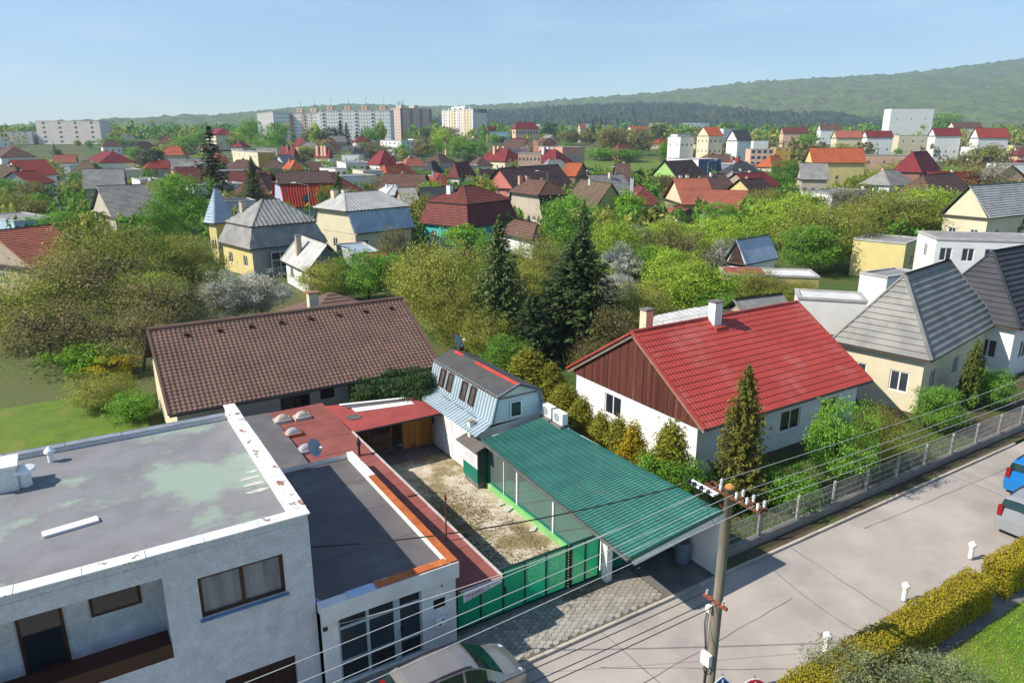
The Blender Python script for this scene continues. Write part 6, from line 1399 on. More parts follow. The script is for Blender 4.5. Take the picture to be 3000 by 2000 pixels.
q = MB(); q.box((b[0] + .3, b[2] + .25, b[4] + .02), (b[0] + .45 * (b[1] - b[0]), b[3] - .3, b[4] + .2)); q.build('red_roof_sheet', M_redfelt2, o)
o, fr, b, _ = H('brown_shed', 'low shed with worn brown sheet roof behind the red ridge', (2140, 905), (2180, 925), (2325, 905), 2.6, 3.6, 'gable_x', 'grey', 'tan', cat='shed', relief='plain')
o, fr, b, _ = H('white_sheds', 'row of white sheds right of the brown shed roof', (2330, 850), (2340, 875), (2540, 870), 2.8, 3.2, 'flat', 'white', 'white', cat='shed')
for name, lab, L, N, R, ze, zr, rf, rc, wc in (
    ('white_tower', 'tall white apartment tower on the hillside at the right', (2606, 318), (2612, 319), (2738, 310), 36, 36.5, 'flat', 'flat', 'white'), ('cream_terrace', 'cream terrace house below the white tower, left', (2445, 402), (2450, 404), (2530, 400), 15, 19, 'gable_x', 'salmon', 'cream'),
    ('white_terrace', 'white terrace house directly below the white tower', (2535, 400), (2540, 402), (2620, 399), 15.5, 19, 'gable_x', 'crimson', 'white'), ('cream_block', 'cream block right below the white tower', (2630, 395), (2635, 397), (2720, 394), 16.5, 17, 'flat', 'flat', 'cream'),
    ('orange_long_house', 'long yellow-walled house with orange roof on the right slope', (2374, 474), (2380, 477), (2540, 470), 9.0, 13.5, 'gable_x', 'orange', 'yellow'), ('peach_house', 'big peach-coloured house right of the long orange roof', (2515, 452), (2525, 455), (2665, 446), 11.5, 12, 'flat', 'flat', 'peach'),
    ('dark_red_house', 'dark red roofed house right of the peach house', (2670, 500), (2700, 505), (2790, 490), 7.0, 12, 'hip', 'crimson', 'brick'), ('white_pink_house', 'white and pink house upper right of the peach house', (2735, 396), (2740, 398), (2820, 393), 16, 20, 'gable_x', 'crimson', 'white'),
    ('white_gable', 'white house near the right edge on the slope', (2860, 402), (2866, 404), (2960, 398), 15, 20, 'gable_x', 'red', 'white'), ('white_row_house', 'white flat house cut by the right picture edge', (2930, 478), (2940, 482), (3080, 474), 10.5, 11, 'flat', 'flat', 'white'),
    ('grey_house', 'grey gabled house left of the long orange roof', (2330, 520), (2345, 526), (2430, 516), 5.0, 9, 'gable_x', 'grey', 'beige'), ('pink_low_house', 'low white house below the long orange roof', (2420, 560), (2440, 568), (2540, 556), 4.0, 5, 'flat', 'flat', 'white'),
    ('small_white_house', 'small white house on the upper right slope, leftmost', (2400, 378), (2404, 380), (2470, 376), 20, 24, 'gable_x', 'brown', 'white'), ('small_pink_house', 'small pink house on the upper right slope, beside the striped block', (2290, 388), (2294, 390), (2370, 386), 18, 22, 'gable_x', 'maroon', 'peach'),
    ('small_cream_house', 'small cream house at the right edge under the hill', (2790, 372), (2795, 374), (2880, 370), 22, 26, 'gable_x', 'brown', 'cream'), ('brown_roof_house', 'brown-roofed house among trees below the peach house', (2700, 560), (2730, 572), (2850, 556), 4.2, 8, 'hip', 'brown', 'white')):
    H('tower_block' if name == 'white_tower' else 'house', lab, L, N, R, ze, zr, rf, rc, wc, win=(3, 0, 2 if rf == 'flat' else 1), cat='tower block' if name == 'white_tower' else 'house')
# --- blurred left side
for name, lab, L, N, R, ze, zr, rf, rc, wc in (
    ('white_slab_block', 'broad pinkish white slab block on the left horizon', (98, 354), (102, 355), (290, 352), 24, 24.5, 'flat', 'flat', 'pinkwhite'), ('grey_slab_block', 'grey slab block at the left picture edge', (-60, 385), (-50, 386), (92, 378), 21, 21.5, 'flat', 'flat', 'grey'),
    ('plum_large_roof', 'house with broad pinkish-grey roof among trees at the left', (250, 610), (330, 640), (480, 628), 3.4, 8.0, 'gable_x', 'grey', 'beige'), ('red_tiled_house', 'house with brick red roof at the left edge above the lawn', (-120, 760), (100, 790), (280, 705), 3.2, 6.6, 'gable_x', 'salmon', 'tan'),
    ('white_gable_left', 'white-walled house with red roof, left, nearest the white slab', (0, 505), (60, 515), (170, 500), 4.0, 8.5, 'gable_x', 'red', 'white'), ('pink_roof_left', 'house with crimson roof between white slab and spruce', (230, 470), (290, 478), (400, 466), 5.0, 9.5, 'hip', 'crimson', 'white'),
    ('cream_house_left', 'cream cube house left of the dark spruce', (300, 492), (345, 500), (420, 490), 5.6, 6, 'flat', 'flat', 'cream'), ('white_cube_left', 'bright white cube house in front of the cream cube', (375, 520), (410, 528), (470, 516), 5.0, 5.4, 'flat', 'flat', 'white'),
    ('brown_house_left', 'brown-roofed house at the left edge below the grey slab', (-60, 455), (0, 462), (110, 450), 6.0, 11, 'hip', 'brown', 'white'), ('grey_low_left', 'low grey-blue house at the left edge', (-80, 628), (40, 650), (170, 622), 3.2, 3.6, 'flat', 'flat', 'ltblue'),
    ('white_house_mid', 'small white house beside the dark spruce', (656, 522), (668, 530), (716, 522), 4.2, 4.6, 'flat', 'flat', 'white'), ('maroon_low_left', 'maroon-roofed house left of the ochre block', (590, 470), (620, 478), (676, 468), 4.6, 8.5, 'hip', 'red', 'cream'),
    ('lilac_house', 'grey-violet flat house behind the grey hipped roof', (640, 585), (660, 592), (748, 582), 4.6, 5, 'flat', 'slate', 'lilac'), ('turret_house', 'narrow yellow tower-like house with pointed grey roof at the left', (604, 652), (628, 655), (662, 650), 5.2, 9.5, 'hip', 'bluetin', 'yellow'),
    ('brown_roof_left', 'brown-roofed house on the slope under the panel block', (600, 392), (630, 396), (690, 390), 15.5, 20, 'hip', 'crimson', 'cream')):
    H('slab_block' if 'slab' in name else 'house', lab, L, N, R, ze, zr, rf, rc, wc, win=(4 if 'slab' in name else 2, 1, 5 if 'slab' in name else 1), cat='apartment block' if 'slab' in name else 'house', relief='tile', whs=(2.2, 1.6) if 'slab' in name else (1.1, 1.3))

# the denser fabric of the town between the houses picked out above
LABELS = set()
def anchor(x, y, near, what):
    """where a thing stands, told by the nearest house picked out above"""
    hx, hy, r, nick = min(near, key=lambda q: (q[0] - x) ** 2 + (q[1] - y) ** 2)
    side = x / y - hx / hy
    rel = ('right of' if side > 0 else 'left of') if abs(side) * y > .55 * abs(y - hy) else ('behind' if y > hy else 'in front of')
    nick = ' '.join(nick.split()[:7]); lab = what + ' ' + rel + ' the ' + nick
    if len(lab.split()) > 16: lab = ' '.join(lab.split()[:16])
    return lab
rt = random.Random(41); NAMED = list(HPOS); spots = [(x, y, r) for x, y, r, n in HPOS]; made = 0
RC = ['brown', 'brown', 'brown', 'dkbrown', 'maroon', 'maroon', 'crimson', 'red', 'orange', 'salmon', 'grey', 'grey', 'slate', 'olive']; WC = ['cream', 'white', 'white', 'beige', 'yellow', 'grey', 'peach', 'tan', 'cream', 'pink', 'white']
RN = dict(brown='brown', dkbrown='dark brown', maroon='plum red', crimson='crimson', red='brick red', orange='bright orange', salmon='salmon red', grey='grey', slate='dark slate', olive='olive brown', flat='flat'); WN = dict(cream='cream', white='white', beige='beige', yellow='pale yellow', grey='grey', peach='peach', tan='tan', pink='pink')
for _ in range(9000):
    if made >= 92: break
    y = 150 + 400 * rt.random() ** 1.3; x = y * rt.uniform(-.80, .80); px = CXP + FPX * x / y
    if 1640 < px < 1960 and 215 < y < 400: continue
    if (px > 2200 or px < 450) and y < 170: continue
    w, d = rt.uniform(8.5, 13.5), rt.uniform(8, 11); r = math.hypot(w, d) / 2
    if any((x - a) ** 2 + (y - b_) ** 2 < (r * .78 + q * .72 + 1.0) ** 2 for a, b_, q in spots): continue
    flat = rt.random() < .14; rc = 'flat' if flat else rt.choice(RC); wc = rt.choice(WC); rf = 'flat' if flat else rt.choice(['hip', 'hip', 'gable_x', 'gable_y'])
    lab = anchor(x, y, NAMED, WN[wc] + (' flat-roofed house' if flat else ' house with ' + RN[rc] + (' hipped' if rf == 'hip' else ' gable') + ' roof'))
    if lab in LABELS: continue
    LABELS.add(lab); spots.append((x, y, r)); made += 1; ang = rt.choice([.45, .55, .62, .1, -.15, .5]) + rt.uniform(-.1, .1); g = terrain(x, y); ze = rt.uniform(3.2, 4.6)
    house('house', lab, None, (0, 0), None, g + ze + (1.6 if flat else 0), g + ze + (1.9 if flat else rt.uniform(3.0, 4.6)), rf, rc, wc, dim=(Frame((x, y, 0), ang), w, d), win=(rt.choice([2, 3]), rt.choice([1, 2]), 1), ch=() if flat else ((rt.uniform(.3, .7), rt.uniform(.4, .7), .45, .28),), chc=rt.choice(['white', 'salmon', 'brick', 'cream']), inset=rt.uniform(.7, 1), group='houses of the town')

# ------------------------------------------------------------------ panel-built blocks
def block(label, pts, ztop, gz, floors, bays, wc, wcs, bandc=None, side=None, boxes=(), antenna=False, loggia=()):
    """pts: roof corners left end, near corner, right end in pixels at height ztop"""
    if tuple(pts[1]) in FARY: fr, w, d, ztop = rect_far(*pts, FARY[tuple(pts[1])])
    else: fr, w, d = rect(*pts, ztop, True)
    h = ztop - gz; fr.o.z = gz
    t = thing('apartment_block', label, 'apartment block', fr, (0, 0, 0), 'panel-built apartment blocks')
    x0, x1, y0, y1 = -w / 2, w / 2, -d / 2, d / 2
    m = MB(); m.box((x0, y0, 0), (x1, y1, h)); m.build('wall', [wmat(wc)], t)
    q = MB(); q.box((x0 - .15, y0 - .15, h), (x1 + .15, y1 + .15, h + .5)); q.build('parapet', rmat('pale'), t)
    fh = h / floors; wf_, wp, ws = MB(), MB(), MB()
    faces = [(x0, x1, lambda a, z, k: (a, y0 - k, z), bays[0])]; faces.append((y0, y1, lambda a, z, k: (x0 - k, a, z), bays[1]))
    for a0, a1, P, nb in faces:
        if not nb: continue
        bw = (a1 - a0) / nb
        for i in range(nb):
            lg = i in loggia and P is faces[0][2]
            if lg:
                g = MB(); a, c = a0 + bw * (i + .06), a0 + bw * (i + .94)
                g.hexa([P(a, .4, .04), P(c, .4, .04), P(c, .4, .0), P(a, .4, .0)], [P(a, h - .2, .04), P(c, h - .2, .04), P(c, h - .2, .0), P(a, h - .2, .0)]); go = g.build('loggia_column', wmat('dkgrey'), t)
                g = MB()
                for k in range(floors): z = k * fh + .3; g.hexa([P(a, z, .5), P(c, z, .5), P(c, z, .05), P(a, z, .05)], [P(a, z + 1.0, .5), P(c, z + 1.0, .5), P(c, z + 1.0, .05), P(a, z + 1.0, .05)])
                g.build('balcony_fronts', wmat(bandc or 'white'), go, kind='stuff'); continue
            for k in range(floors):
                big = (i + k) % 3 != 2 or True; ww = bw * (.42 if i % 3 else .26); a = a0 + bw * (i + .5) - ww / 2; z = k * fh + fh * .38
                wf_.hexa([P(a, z, .05), P(a + ww, z, .05), P(a + ww, z, .004), P(a, z, .004)], [P(a, z + fh * .38, .05), P(a + ww, z + fh * .38, .05), P(a + ww, z + fh * .38, .004), P(a, z + fh * .38, .004)])
                for s in ((.06, .47), (.53, .94)): wp.poly([P(a + ww * s[0], z + .1, .058), P(a + ww * s[1], z + .1, .058), P(a + ww * s[1], z + fh * .355, .058), P(a + ww * s[0], z + fh * .355, .058)])
        if bandc and P is faces[0][2]:
            for i in range(0, nb, 4): a, c = a0 + bw * (i + .02), a0 + bw * (i + 1.0); ws.poly([P(a, .3, .002), P(c, .3, .002), P(c, h - .3, .002), P(a, h - .3, .002)])
    fo = wf_.build('window_frames', M_whiteframe, t, kind='stuff'); wp.build('window_panes', M_farpane, fo, kind='stuff')
    if ws.v: ws.build('coloured_strips', wmat(bandc), t, kind='stuff')
    if side:
        q = MB(); q.poly([(x0 - .02, y1, .2), (x0 - .02, y0, .2), (x0 - .02, y0, h), (x0 - .02, y1, h)]); q.build('gable_render', wmat(side), t)
    for f in boxes: q = MB(); q.box((x0 + w * f - 2.2, y0 + d * .3, h + .5), (x0 + w * f + 2.2, y0 + d * .75, h + 3.6)); bx = q.build('lift_house', wmat(wcs), t); q = MB(); q.box((x0 + w * f - .6, y0 + d * .3 - .05, h + 1.2), (x0 + w * f + .5, y0 + d * .3 - .005, h + 2.8)); q.build('door', wmat('brick'), bx)
    if antenna:
        q = MB(); c = x0 + w * (boxes[0] if boxes else .4)
        for dx in (-2, -1, .5, 2): q.tube([(c + dx * 1.4, 0, h + 1), (c + dx * 1.4, 0, h + 7.5 + (dx > 1) * 2)], .16, 5)
        for z in (4, 5.5, 7): q.bar((c - 3, 0, h + z), (c + 3, 0, h + z), .14, .14)
        q.build('antenna_rack', M_dark, t)
    else:
        q = MB()
        for f in boxes: q.tube([(x0 + w * f + .8, y0 + d * .5, h + 3.6), (x0 + w * f + .8, y0 + d * .5, h + 10)], .1, 4)
        if q.v: q.build('roof_antennas', M_dark, t)
    return t, fr, w, d, h
block('white gable-ended panel block at the far left of the housing estate', ((752, 328), (800, 329), (846, 328)), 36.5, 10.5, 8, (7, 0), 'white', 'white', side='grey')
block('long panel block with white, yellow and orange bays left of the white one', ((826, 331), (830, 331), (934, 328)), 36.4, 10.8, 9, (16, 0), 'white', 'cream', 'peach', boxes=(.4, .8), loggia=(3, 9))
block('longest white panel block with four rooftop lift houses', ((928, 322), (934, 324), (1142, 323)), 39.5, 11.0, 9, (26, 0), 'white', 'peach', boxes=(.13, .38, .62, .88), loggia=(1, 7, 13, 19))
block('tall pinkish-brown tower block with antennas on its roof', ((1141, 321), (1172, 318), (1264, 318)), 42, 11.5, 10, (13, 4), 'pinkbrown', 'beige', 'brick', boxes=(.2, .62), antenna=True, loggia=(1, 2, 3, 4) if False else ())
t, fr, w, d, h = block('cream and yellow slab block with shop sign on its blank end wall', ((1294, 333), (1385, 320), (1426, 320)), 42, 11.5, 10, (0, 10), 'pinkwhite', 'white', 'yellow', side=None, boxes=(.3,))
x0, y0 = -w / 2, -d / 2
for k, n in ((1, 2), (6, 1)):
    a = y0 + d * k / 10; z1 = h - .3; q = MB(); q.poly([(x0 - .004, a + n * d / 10, .2), (x0 - .004, a, .2), (x0 - .004, a, z1), (x0 - .004, a + n * d / 10, z1)]); q.build('yellow_bay', wmat('yellow'), t)
q = MB()
for k in range(6): q.box((x0 - .6, y0 + d * (k + .45) / 6, 0), (x0 + 2.2, y0 + d * (k + .55) / 6, h + 2.2))
q.build('stair_fins', wmat('white'), t)
q = MB(); q.box((x0 + w * .36, y0 - .25, h - 3.4), (x0 + w * .97, y0 - .02, h - .3)); sg = q.build('shop_sign', mat('dark_sign_board', (.10, .05, .05), (.085, .045, .045)), t)
tx = text('BILLA', 3.0, M_whiteclean, t, Vector((x0 + w * .40, y0 - .28, h - 3.0)), X, Z_); tx.data.transform(Matrix.Scale(1, 4)); tx.parent = sg
q = MB(); q.box((x0 + w * .07, y0 - .2, h - 1.6), (x0 + w * .31, y0 - .02, h - .6)); q.box((x0 + w * .08, y0 - .2, h - 3.2), (x0 + w * .12, y0 - .02, h - 2.2)); q.box((x0 + w * .17, y0 - .2, h - 3.2), (x0 + w * .21, y0 - .02, h - 2.2)); q.box((x0 + w * .26, y0 - .2, h - 3.2), (x0 + w * .3, y0 - .02, h - 2.2)); q.build('sign_emblem', wmat('dkgrey'), sg)
block('low white four-storey block in front of the pinkish tower', ((1114, 412), (1175, 414), (1215, 410)), 15.0, 4.2, 3, (3, 5), 'white', 'white', None)

# ------------------------------------------------------------------ street lamps and the sports field
for (xt, yt, Y, dx), lab in zip(((902, 543, 118, -1.9), (1290, 520, 150, -1.8), (1604, 506, 170, -2.0), (1825, 494, 172, -2.0), (2075, 474, 190, 1.6), (1720, 505, 165, 0)),
        ('tall grey street lamp before the red corrugated roof', 'grey street lamp behind the turquoise house', 'grey street lamp over the pink house roof', 'pale street lamp before the plum-brown gable', 'tall street lamp between green house and blue hall', 'plain pale lamp post right of the pink house')):
    a = gpy(xt, yt, Y); t = thing('street_lamp', lab, 'street lamp', WORLD, (a.x, a.y, 0), 'street lamps in the town')
    q = MB(); q.tube([(a.x, a.y, -.1), (a.x, a.y, a.z)], [.11, .06], 7); q.build('post', M_steel, t)
    q = MB(); q.tube([(a.x, a.y, a.z), (a.x + dx, a.y, a.z + .35)], .05, 6) if dx else q.tube([(a.x, a.y, a.z), (a.x, a.y, a.z + .2)], .05, 6); ao = q.build('arm', M_steel, t)
    q = MB(); q.hexa([(a.x + dx * s, a.y + k, a.z + .3 + .05 * s) for s, k in ((1, -.12), (1.4, -.1), (1.4, .1), (1, .12))], [(a.x + dx * s, a.y + k, a.z + .42 + .05 * s) for s, k in ((1, -.08), (1.4, -.05), (1.4, .05), (1, .08))]) if dx else q.tube([(a.x, a.y, a.z + .2), (a.x, a.y, a.z + .5)], .14, 8); q.build('lamp_head', M_whiteclean, ao)
c = [gg(1700, 500), gg(1960, 505), gg(1930, 468), gg(1690, 470)]
q = MB(); q.poly([(p.x, p.y, terrain(p.x, p.y) + .05) for p in c]); single(q, 'sports_field', M_lawn, None, None, WORLD, kind='structure')

# ------------------------------------------------------------------ vegetation
LEAF = {}
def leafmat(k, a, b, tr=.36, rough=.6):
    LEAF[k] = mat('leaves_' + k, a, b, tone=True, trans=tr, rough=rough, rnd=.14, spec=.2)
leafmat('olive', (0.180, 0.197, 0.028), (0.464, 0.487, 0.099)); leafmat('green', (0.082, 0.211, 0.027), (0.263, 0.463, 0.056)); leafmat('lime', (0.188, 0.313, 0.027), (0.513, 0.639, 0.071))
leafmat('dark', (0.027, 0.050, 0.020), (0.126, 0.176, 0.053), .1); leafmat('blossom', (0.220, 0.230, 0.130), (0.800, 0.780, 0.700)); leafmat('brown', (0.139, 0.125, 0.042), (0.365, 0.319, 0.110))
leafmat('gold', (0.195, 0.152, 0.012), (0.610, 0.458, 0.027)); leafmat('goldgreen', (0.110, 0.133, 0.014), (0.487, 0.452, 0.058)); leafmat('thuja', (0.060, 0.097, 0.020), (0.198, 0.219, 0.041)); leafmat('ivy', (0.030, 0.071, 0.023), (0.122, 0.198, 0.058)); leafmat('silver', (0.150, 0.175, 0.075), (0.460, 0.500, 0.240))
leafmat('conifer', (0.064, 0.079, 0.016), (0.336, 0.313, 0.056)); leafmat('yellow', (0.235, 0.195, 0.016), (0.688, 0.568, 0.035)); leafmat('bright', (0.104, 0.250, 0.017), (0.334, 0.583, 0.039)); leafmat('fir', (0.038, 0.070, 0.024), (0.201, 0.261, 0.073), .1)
M_bark = mat('bark', (.085, .066, .048), (.055, .043, .032), scale=4, bump=.5); M_twig = mat('twigs', (.115, .088, .062), (.08, .06, .043), scale=4)

def quads(c, n, up, L, Wd, r):
    """leaf-sized quads: centres c, normals n, up hints; L,Wd sizes"""
    n = n / np.linalg.norm(n, axis=1, keepdims=True)
    x = np.cross(n, up); x /= np.maximum(np.linalg.norm(x, axis=1, keepdims=True), 1e-6); y = np.cross(x, n)
    L = L[:, None]; Wd = Wd[:, None]
    v = np.stack([c - y * L, c + x * Wd * .9 - y * L * .1, c + y * L, c - x * Wd * .9 - y * L * .1], 1).reshape(-1, 3)
    f = np.arange(len(v)).reshape(-1, 4)
    return v, f
def mesh_tone(name, v, f, tone, m): return npmesh(name, v, f, m, False, np.repeat(tone, 4))

def limbs(seed, H, W, n, tw, crown_lo=.3, r0=.13, centers=None, upright=.4):
    r = random.Random(seed); b = MB(); t = Vector((0, 0, 0)); top = Vector((r.uniform(-.1, .1) * W, r.uniform(-.1, .1) * W, H * .62))
    mid = Vector((r.uniform(-.05, .05) * W, r.uniform(-.05, .05) * W, H * crown_lo)); b.tube([(0, 0, -.2), mid, top], [r0, r0 * .75, r0 * .25], 6, False); tips = []
    for i in range(n):
        a = i * 2.4 + r.uniform(-.4, .4); s = r.uniform(.1, .9); st = mid.lerp(top, s) if r.random() < .8 else mid
        e = Vector((math.cos(a) * W * .42 * r.uniform(.5, 1), math.sin(a) * W * .42 * r.uniform(.5, 1), st.z + (H - st.z) * r.uniform(.25, .85))); m_ = st.lerp(e, .5) + Vector((0, 0, -upright * .1 * H * (1 - s)))
        b.tube([st, m_, e], [r0 * .4, r0 * .25, .012], 4, False)
        for k in range(tw):
            q = m_.lerp(e, r.uniform(0, 1)); d = Vector((r.gauss(0, 1), r.gauss(0, 1), r.uniform(0, 1.6))).normalized() * r.uniform(.3, .9) * W * .16; b.tube([q, q + d], [.014, .005], 3, False); tips.append(q + d)
    return b, tips
def crown(seed, H, W, ncl, per, leaf, lo=.22, shape='round', asp=.55, spread=.11, upb=.5, hollow=.55, mix_top=0.0):
    r = np.random.default_rng(seed); cs = []
    while len(cs) < ncl:
        p = r.uniform(-1, 1, 3)
        q = np.linalg.norm(p)
        if q > 1 or q < hollow * r.uniform(.4, 1): continue
        if shape == 'dome' and p[2] < -.55: continue
        cs.append(p)
    cs = np.array(cs); lump = 1 + .22 * np.sin(cs[:, 0] * 4 + seed) * np.cos(cs[:, 1] * 5 + seed * 2) + .12 * np.sin(cs[:, 2] * 7 + seed)
    cs = cs * lump[:, None]
    if shape == 'column': cs[:, :2] *= (np.clip(1.0 - np.abs(cs[:, 2]) ** 3 * .5, .2, 1))[:, None]
    if shape == 'cone': k = np.clip(.55 - .5 * cs[:, 2], .05, 1.05); cs[:, :2] *= k[:, None] * 1.1
    c = np.repeat(cs, per, 0); j = r.normal(0, spread, c.shape) * np.array([1, 1, .8]); c = c + j
    out = c / np.maximum(np.linalg.norm(c, axis=1, keepdims=True), .2)
    n = r.normal(0, 1, c.shape) + out * .9 + np.array([0, 0, upb])
    P = np.stack([c[:, 0] * W / 2, c[:, 1] * W / 2, H * (lo + (1 - lo) * (c[:, 2] + 1) / 2)], 1); P[:, 2] = np.maximum(P[:, 2], .02 * H)
    up = np.tile(np.array([0, 0, 1.0]), (len(P), 1)) + r.normal(0, .5, c.shape)
    L = leaf * r.uniform(.6, 1.35, len(P)); v, f = quads(P, n, up, L, L * asp, r)
    tone = np.clip(r.normal(.45, .17, len(P)) + np.repeat(r.normal(0, .17, ncl), per) + mix_top * (c[:, 2]), 0, 1)
    return v, f, tone
def conifer(seed, H, R, whorls, nb, per, leaf, droop=.25, base=.08, fat=.85):
    r = np.random.default_rng(seed); C, N, U, T, LL = [], [], [], [], []
    b = MB(); b.tube([(0, 0, -.2), (0, 0, H * .5), (0, 0, H * .98)], [R * .065, R * .04, .015], 6, False)
    for w in range(whorls):
        t = w / (whorls - 1); z = H * (base + (1 - base) * t ** .92) ; rad = R * ((1 - t) ** fat * r.uniform(.82, 1.1) + .03)
        k = max(4, int(nb * (1 - .45 * t)))
        for i in range(k):
            a = 6.283 * (i + r.uniform(-.3, .3)) / k + w * .7; rr = rad * r.uniform(.72, 1.12); d = np.array([math.cos(a), math.sin(a), 0]); s = np.array([-d[1], d[0], 0])
            m = max(5, int(per * (rr / R) ** .7)); u = np.sort(r.uniform(.12, 1, m)); bz = z - droop * rr * u + .28 * rr * u ** 3 + .1 * H / whorls
            if w % 2 == 0 and rr > .5: b.tube([(0, 0, z), tuple(d * rr * .6 + np.array([0, 0, z - droop * rr * .6 + .06 * rr])), tuple(d * rr * .95 + np.array([0, 0, z - droop * rr + .24 * rr]))], [.025, .015, .006], 3, False)
            side = r.uniform(-1, 1, m) * .30 * rr * (1.15 - u); p = d[None] * (rr * u)[:, None] + s[None] * side[:, None]; p[:, 2] += bz - np.abs(side) * .35 + r.normal(0, .03 * R, m)
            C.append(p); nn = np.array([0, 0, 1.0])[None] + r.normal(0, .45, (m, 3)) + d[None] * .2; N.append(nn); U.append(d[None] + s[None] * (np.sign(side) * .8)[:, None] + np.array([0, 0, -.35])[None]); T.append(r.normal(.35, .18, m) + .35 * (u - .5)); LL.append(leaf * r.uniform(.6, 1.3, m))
    C, N, U, T, LL = map(np.concatenate, (C, N, U, T, LL)); v, f = quads(C, N, U, LL, LL * .42, r)
    return b, (v, f, np.clip(T, 0, 1))

PROTO = {}
def proto(kind, crown_data, limb, H, W, lm, bark=None):
    me = mesh_tone('crown', *crown_data, LEAF[lm]); tm = limb.mesh('trunk', bark or M_bark) if limb else None
    PROTO.setdefault(kind, []).append((me, tm, H, W))
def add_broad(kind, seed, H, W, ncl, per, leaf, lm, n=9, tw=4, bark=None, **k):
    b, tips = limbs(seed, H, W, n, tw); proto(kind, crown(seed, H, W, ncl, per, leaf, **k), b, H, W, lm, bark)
# near trees, small leaves
for s in (1, 2): add_broad('olive', s, 7, 7, 460, 46, .085, 'olive', n=16, tw=16, bark=M_twig, lo=.10, spread=.10, hollow=.35, asp=.5)
for s in (3, 4): add_broad('green', s, 6, 6, 260, 46, .10, 'green', lo=.12, spread=.10, n=10, tw=6)
for s in (5, 6): add_broad('lime', s, 6, 6, 260, 44, .095, 'lime', lo=.12, spread=.11, n=12, tw=9)
for s in (7, 8): add_broad('blossom', s, 5, 5, 300, 52, .085, 'blossom', lo=.14, spread=.10, n=12, tw=10, bark=M_twig)
for s in (9, 10): add_broad('brown', s, 6, 6, 200, 26, .085, 'brown', lo=.18, spread=.14, n=18, tw=22, bark=M_twig)
for s in (11,): add_broad('bright', s, 4, 5, 120, 30, .17, 'bright', lo=.1, spread=.11, asp=.4, n=6, tw=2)
for s in (12,): add_broad('silver', s, 5, 5, 200, 40, .10, 'silver', lo=.12, spread=.1, asp=.3)
add_broad('yellow', 13, 3, 3, 120, 40, .07, 'yellow', lo=.05, spread=.11)
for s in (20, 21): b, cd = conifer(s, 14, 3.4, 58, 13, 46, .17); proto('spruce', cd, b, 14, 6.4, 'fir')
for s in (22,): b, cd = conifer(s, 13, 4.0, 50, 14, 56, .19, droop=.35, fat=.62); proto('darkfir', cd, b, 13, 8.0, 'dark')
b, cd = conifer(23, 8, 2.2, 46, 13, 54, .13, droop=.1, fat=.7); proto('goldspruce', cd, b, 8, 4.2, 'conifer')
for s in (24, 25): proto('cypress', crown(s, 3.5, 2.0, 300, 46, .075, lo=0.02, shape='cone', asp=.4, spread=.15, upb=.2, hollow=.5), limbs(s, 3.5, 1.4, 4, 1, r0=.05)[0], 3.5, 1.7, 'goldgreen')
proto('goldcypress', crown(26, 3.0, 2.2, 170, 42, .075, lo=0.02, shape='cone', asp=.35, spread=.13, upb=.2, hollow=.5), limbs(26, 3, 1.4, 4, 1, r0=.05)[0], 3.0, 2.2, 'gold')
proto('thuja', crown(27, 3.0, .9, 110, 26, .09, lo=0.0, shape='column', asp=.4, spread=.12, hollow=.6), limbs(27, 3, .6, 3, 1, r0=.04)[0], 3, .9, 'thuja')
proto('ivybush', crown(28, 2.0, 4.2, 260, 34, .085, lo=0.0, shape='dome', asp=.7, spread=.11, hollow=.6), None, 2.0, 4.2, 'ivy')
proto('shrub', crown(29, 2.6, 3.0, 230, 40, .07, lo=0.0, shape='round', asp=.55, spread=.13, hollow=.4), limbs(29, 2.6, 2.4, 8, 6, r0=.04)[0], 2.6, 3.0, 'green')
# far trees, coarser leaves
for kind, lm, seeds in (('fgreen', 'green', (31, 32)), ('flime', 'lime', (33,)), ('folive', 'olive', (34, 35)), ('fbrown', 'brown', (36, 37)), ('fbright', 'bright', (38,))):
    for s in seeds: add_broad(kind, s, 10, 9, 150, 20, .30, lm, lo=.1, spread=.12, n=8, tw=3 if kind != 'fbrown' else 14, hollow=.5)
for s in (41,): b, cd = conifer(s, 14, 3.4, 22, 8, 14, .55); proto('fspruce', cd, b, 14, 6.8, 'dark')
add_broad('fdark', 42, 11, 9, 150, 20, .32, 'dark', lo=.06, spread=.12, n=6, tw=1)
proto('fcolumn', crown(43, 12, 4.5, 140, 22, .30, lo=.08, shape='column', spread=.12), limbs(43, 12, 4, 6, 2)[0], 12, 4.5, 'lime')

KN = dict(olive='olive-tan twiggy tree', green='fresh green leafy tree', lime='lime green spring tree', blossom='white blossoming fruit tree', brown='half-bare brownish tree', bright='bright green broad-leaved shrub', silver='grey-green willow-like shrub', yellow='yellow flowering bush', spruce='spruce',
          darkfir='dark fir', goldspruce='golden green conifer', cypress='golden-tipped cypress', goldcypress='bright golden cypress', thuja='thuja column', ivybush='ivy thicket', shrub='dense green shrub', fgreen='green tree', flime='yellow-green tree', folive='olive tree', fbrown='brownish half-bare tree', fbright='vivid green tree', fspruce='dark spruce', fdark='dark round evergreen', fcolumn='tall yellow-green poplar')
TN = dict(spruce='spruce_tree', darkfir='fir_tree', goldspruce='conifer_tree', cypress='cypress', goldcypress='cypress', thuja='thuja', ivybush='ivy_bush', shrub='shrub', yellow='flowering_bush', bright='shrub', silver='shrub', fspruce='spruce_tree', fcolumn='poplar_tree', blossom='fruit_tree', fdark='evergreen_tree')
used = {}
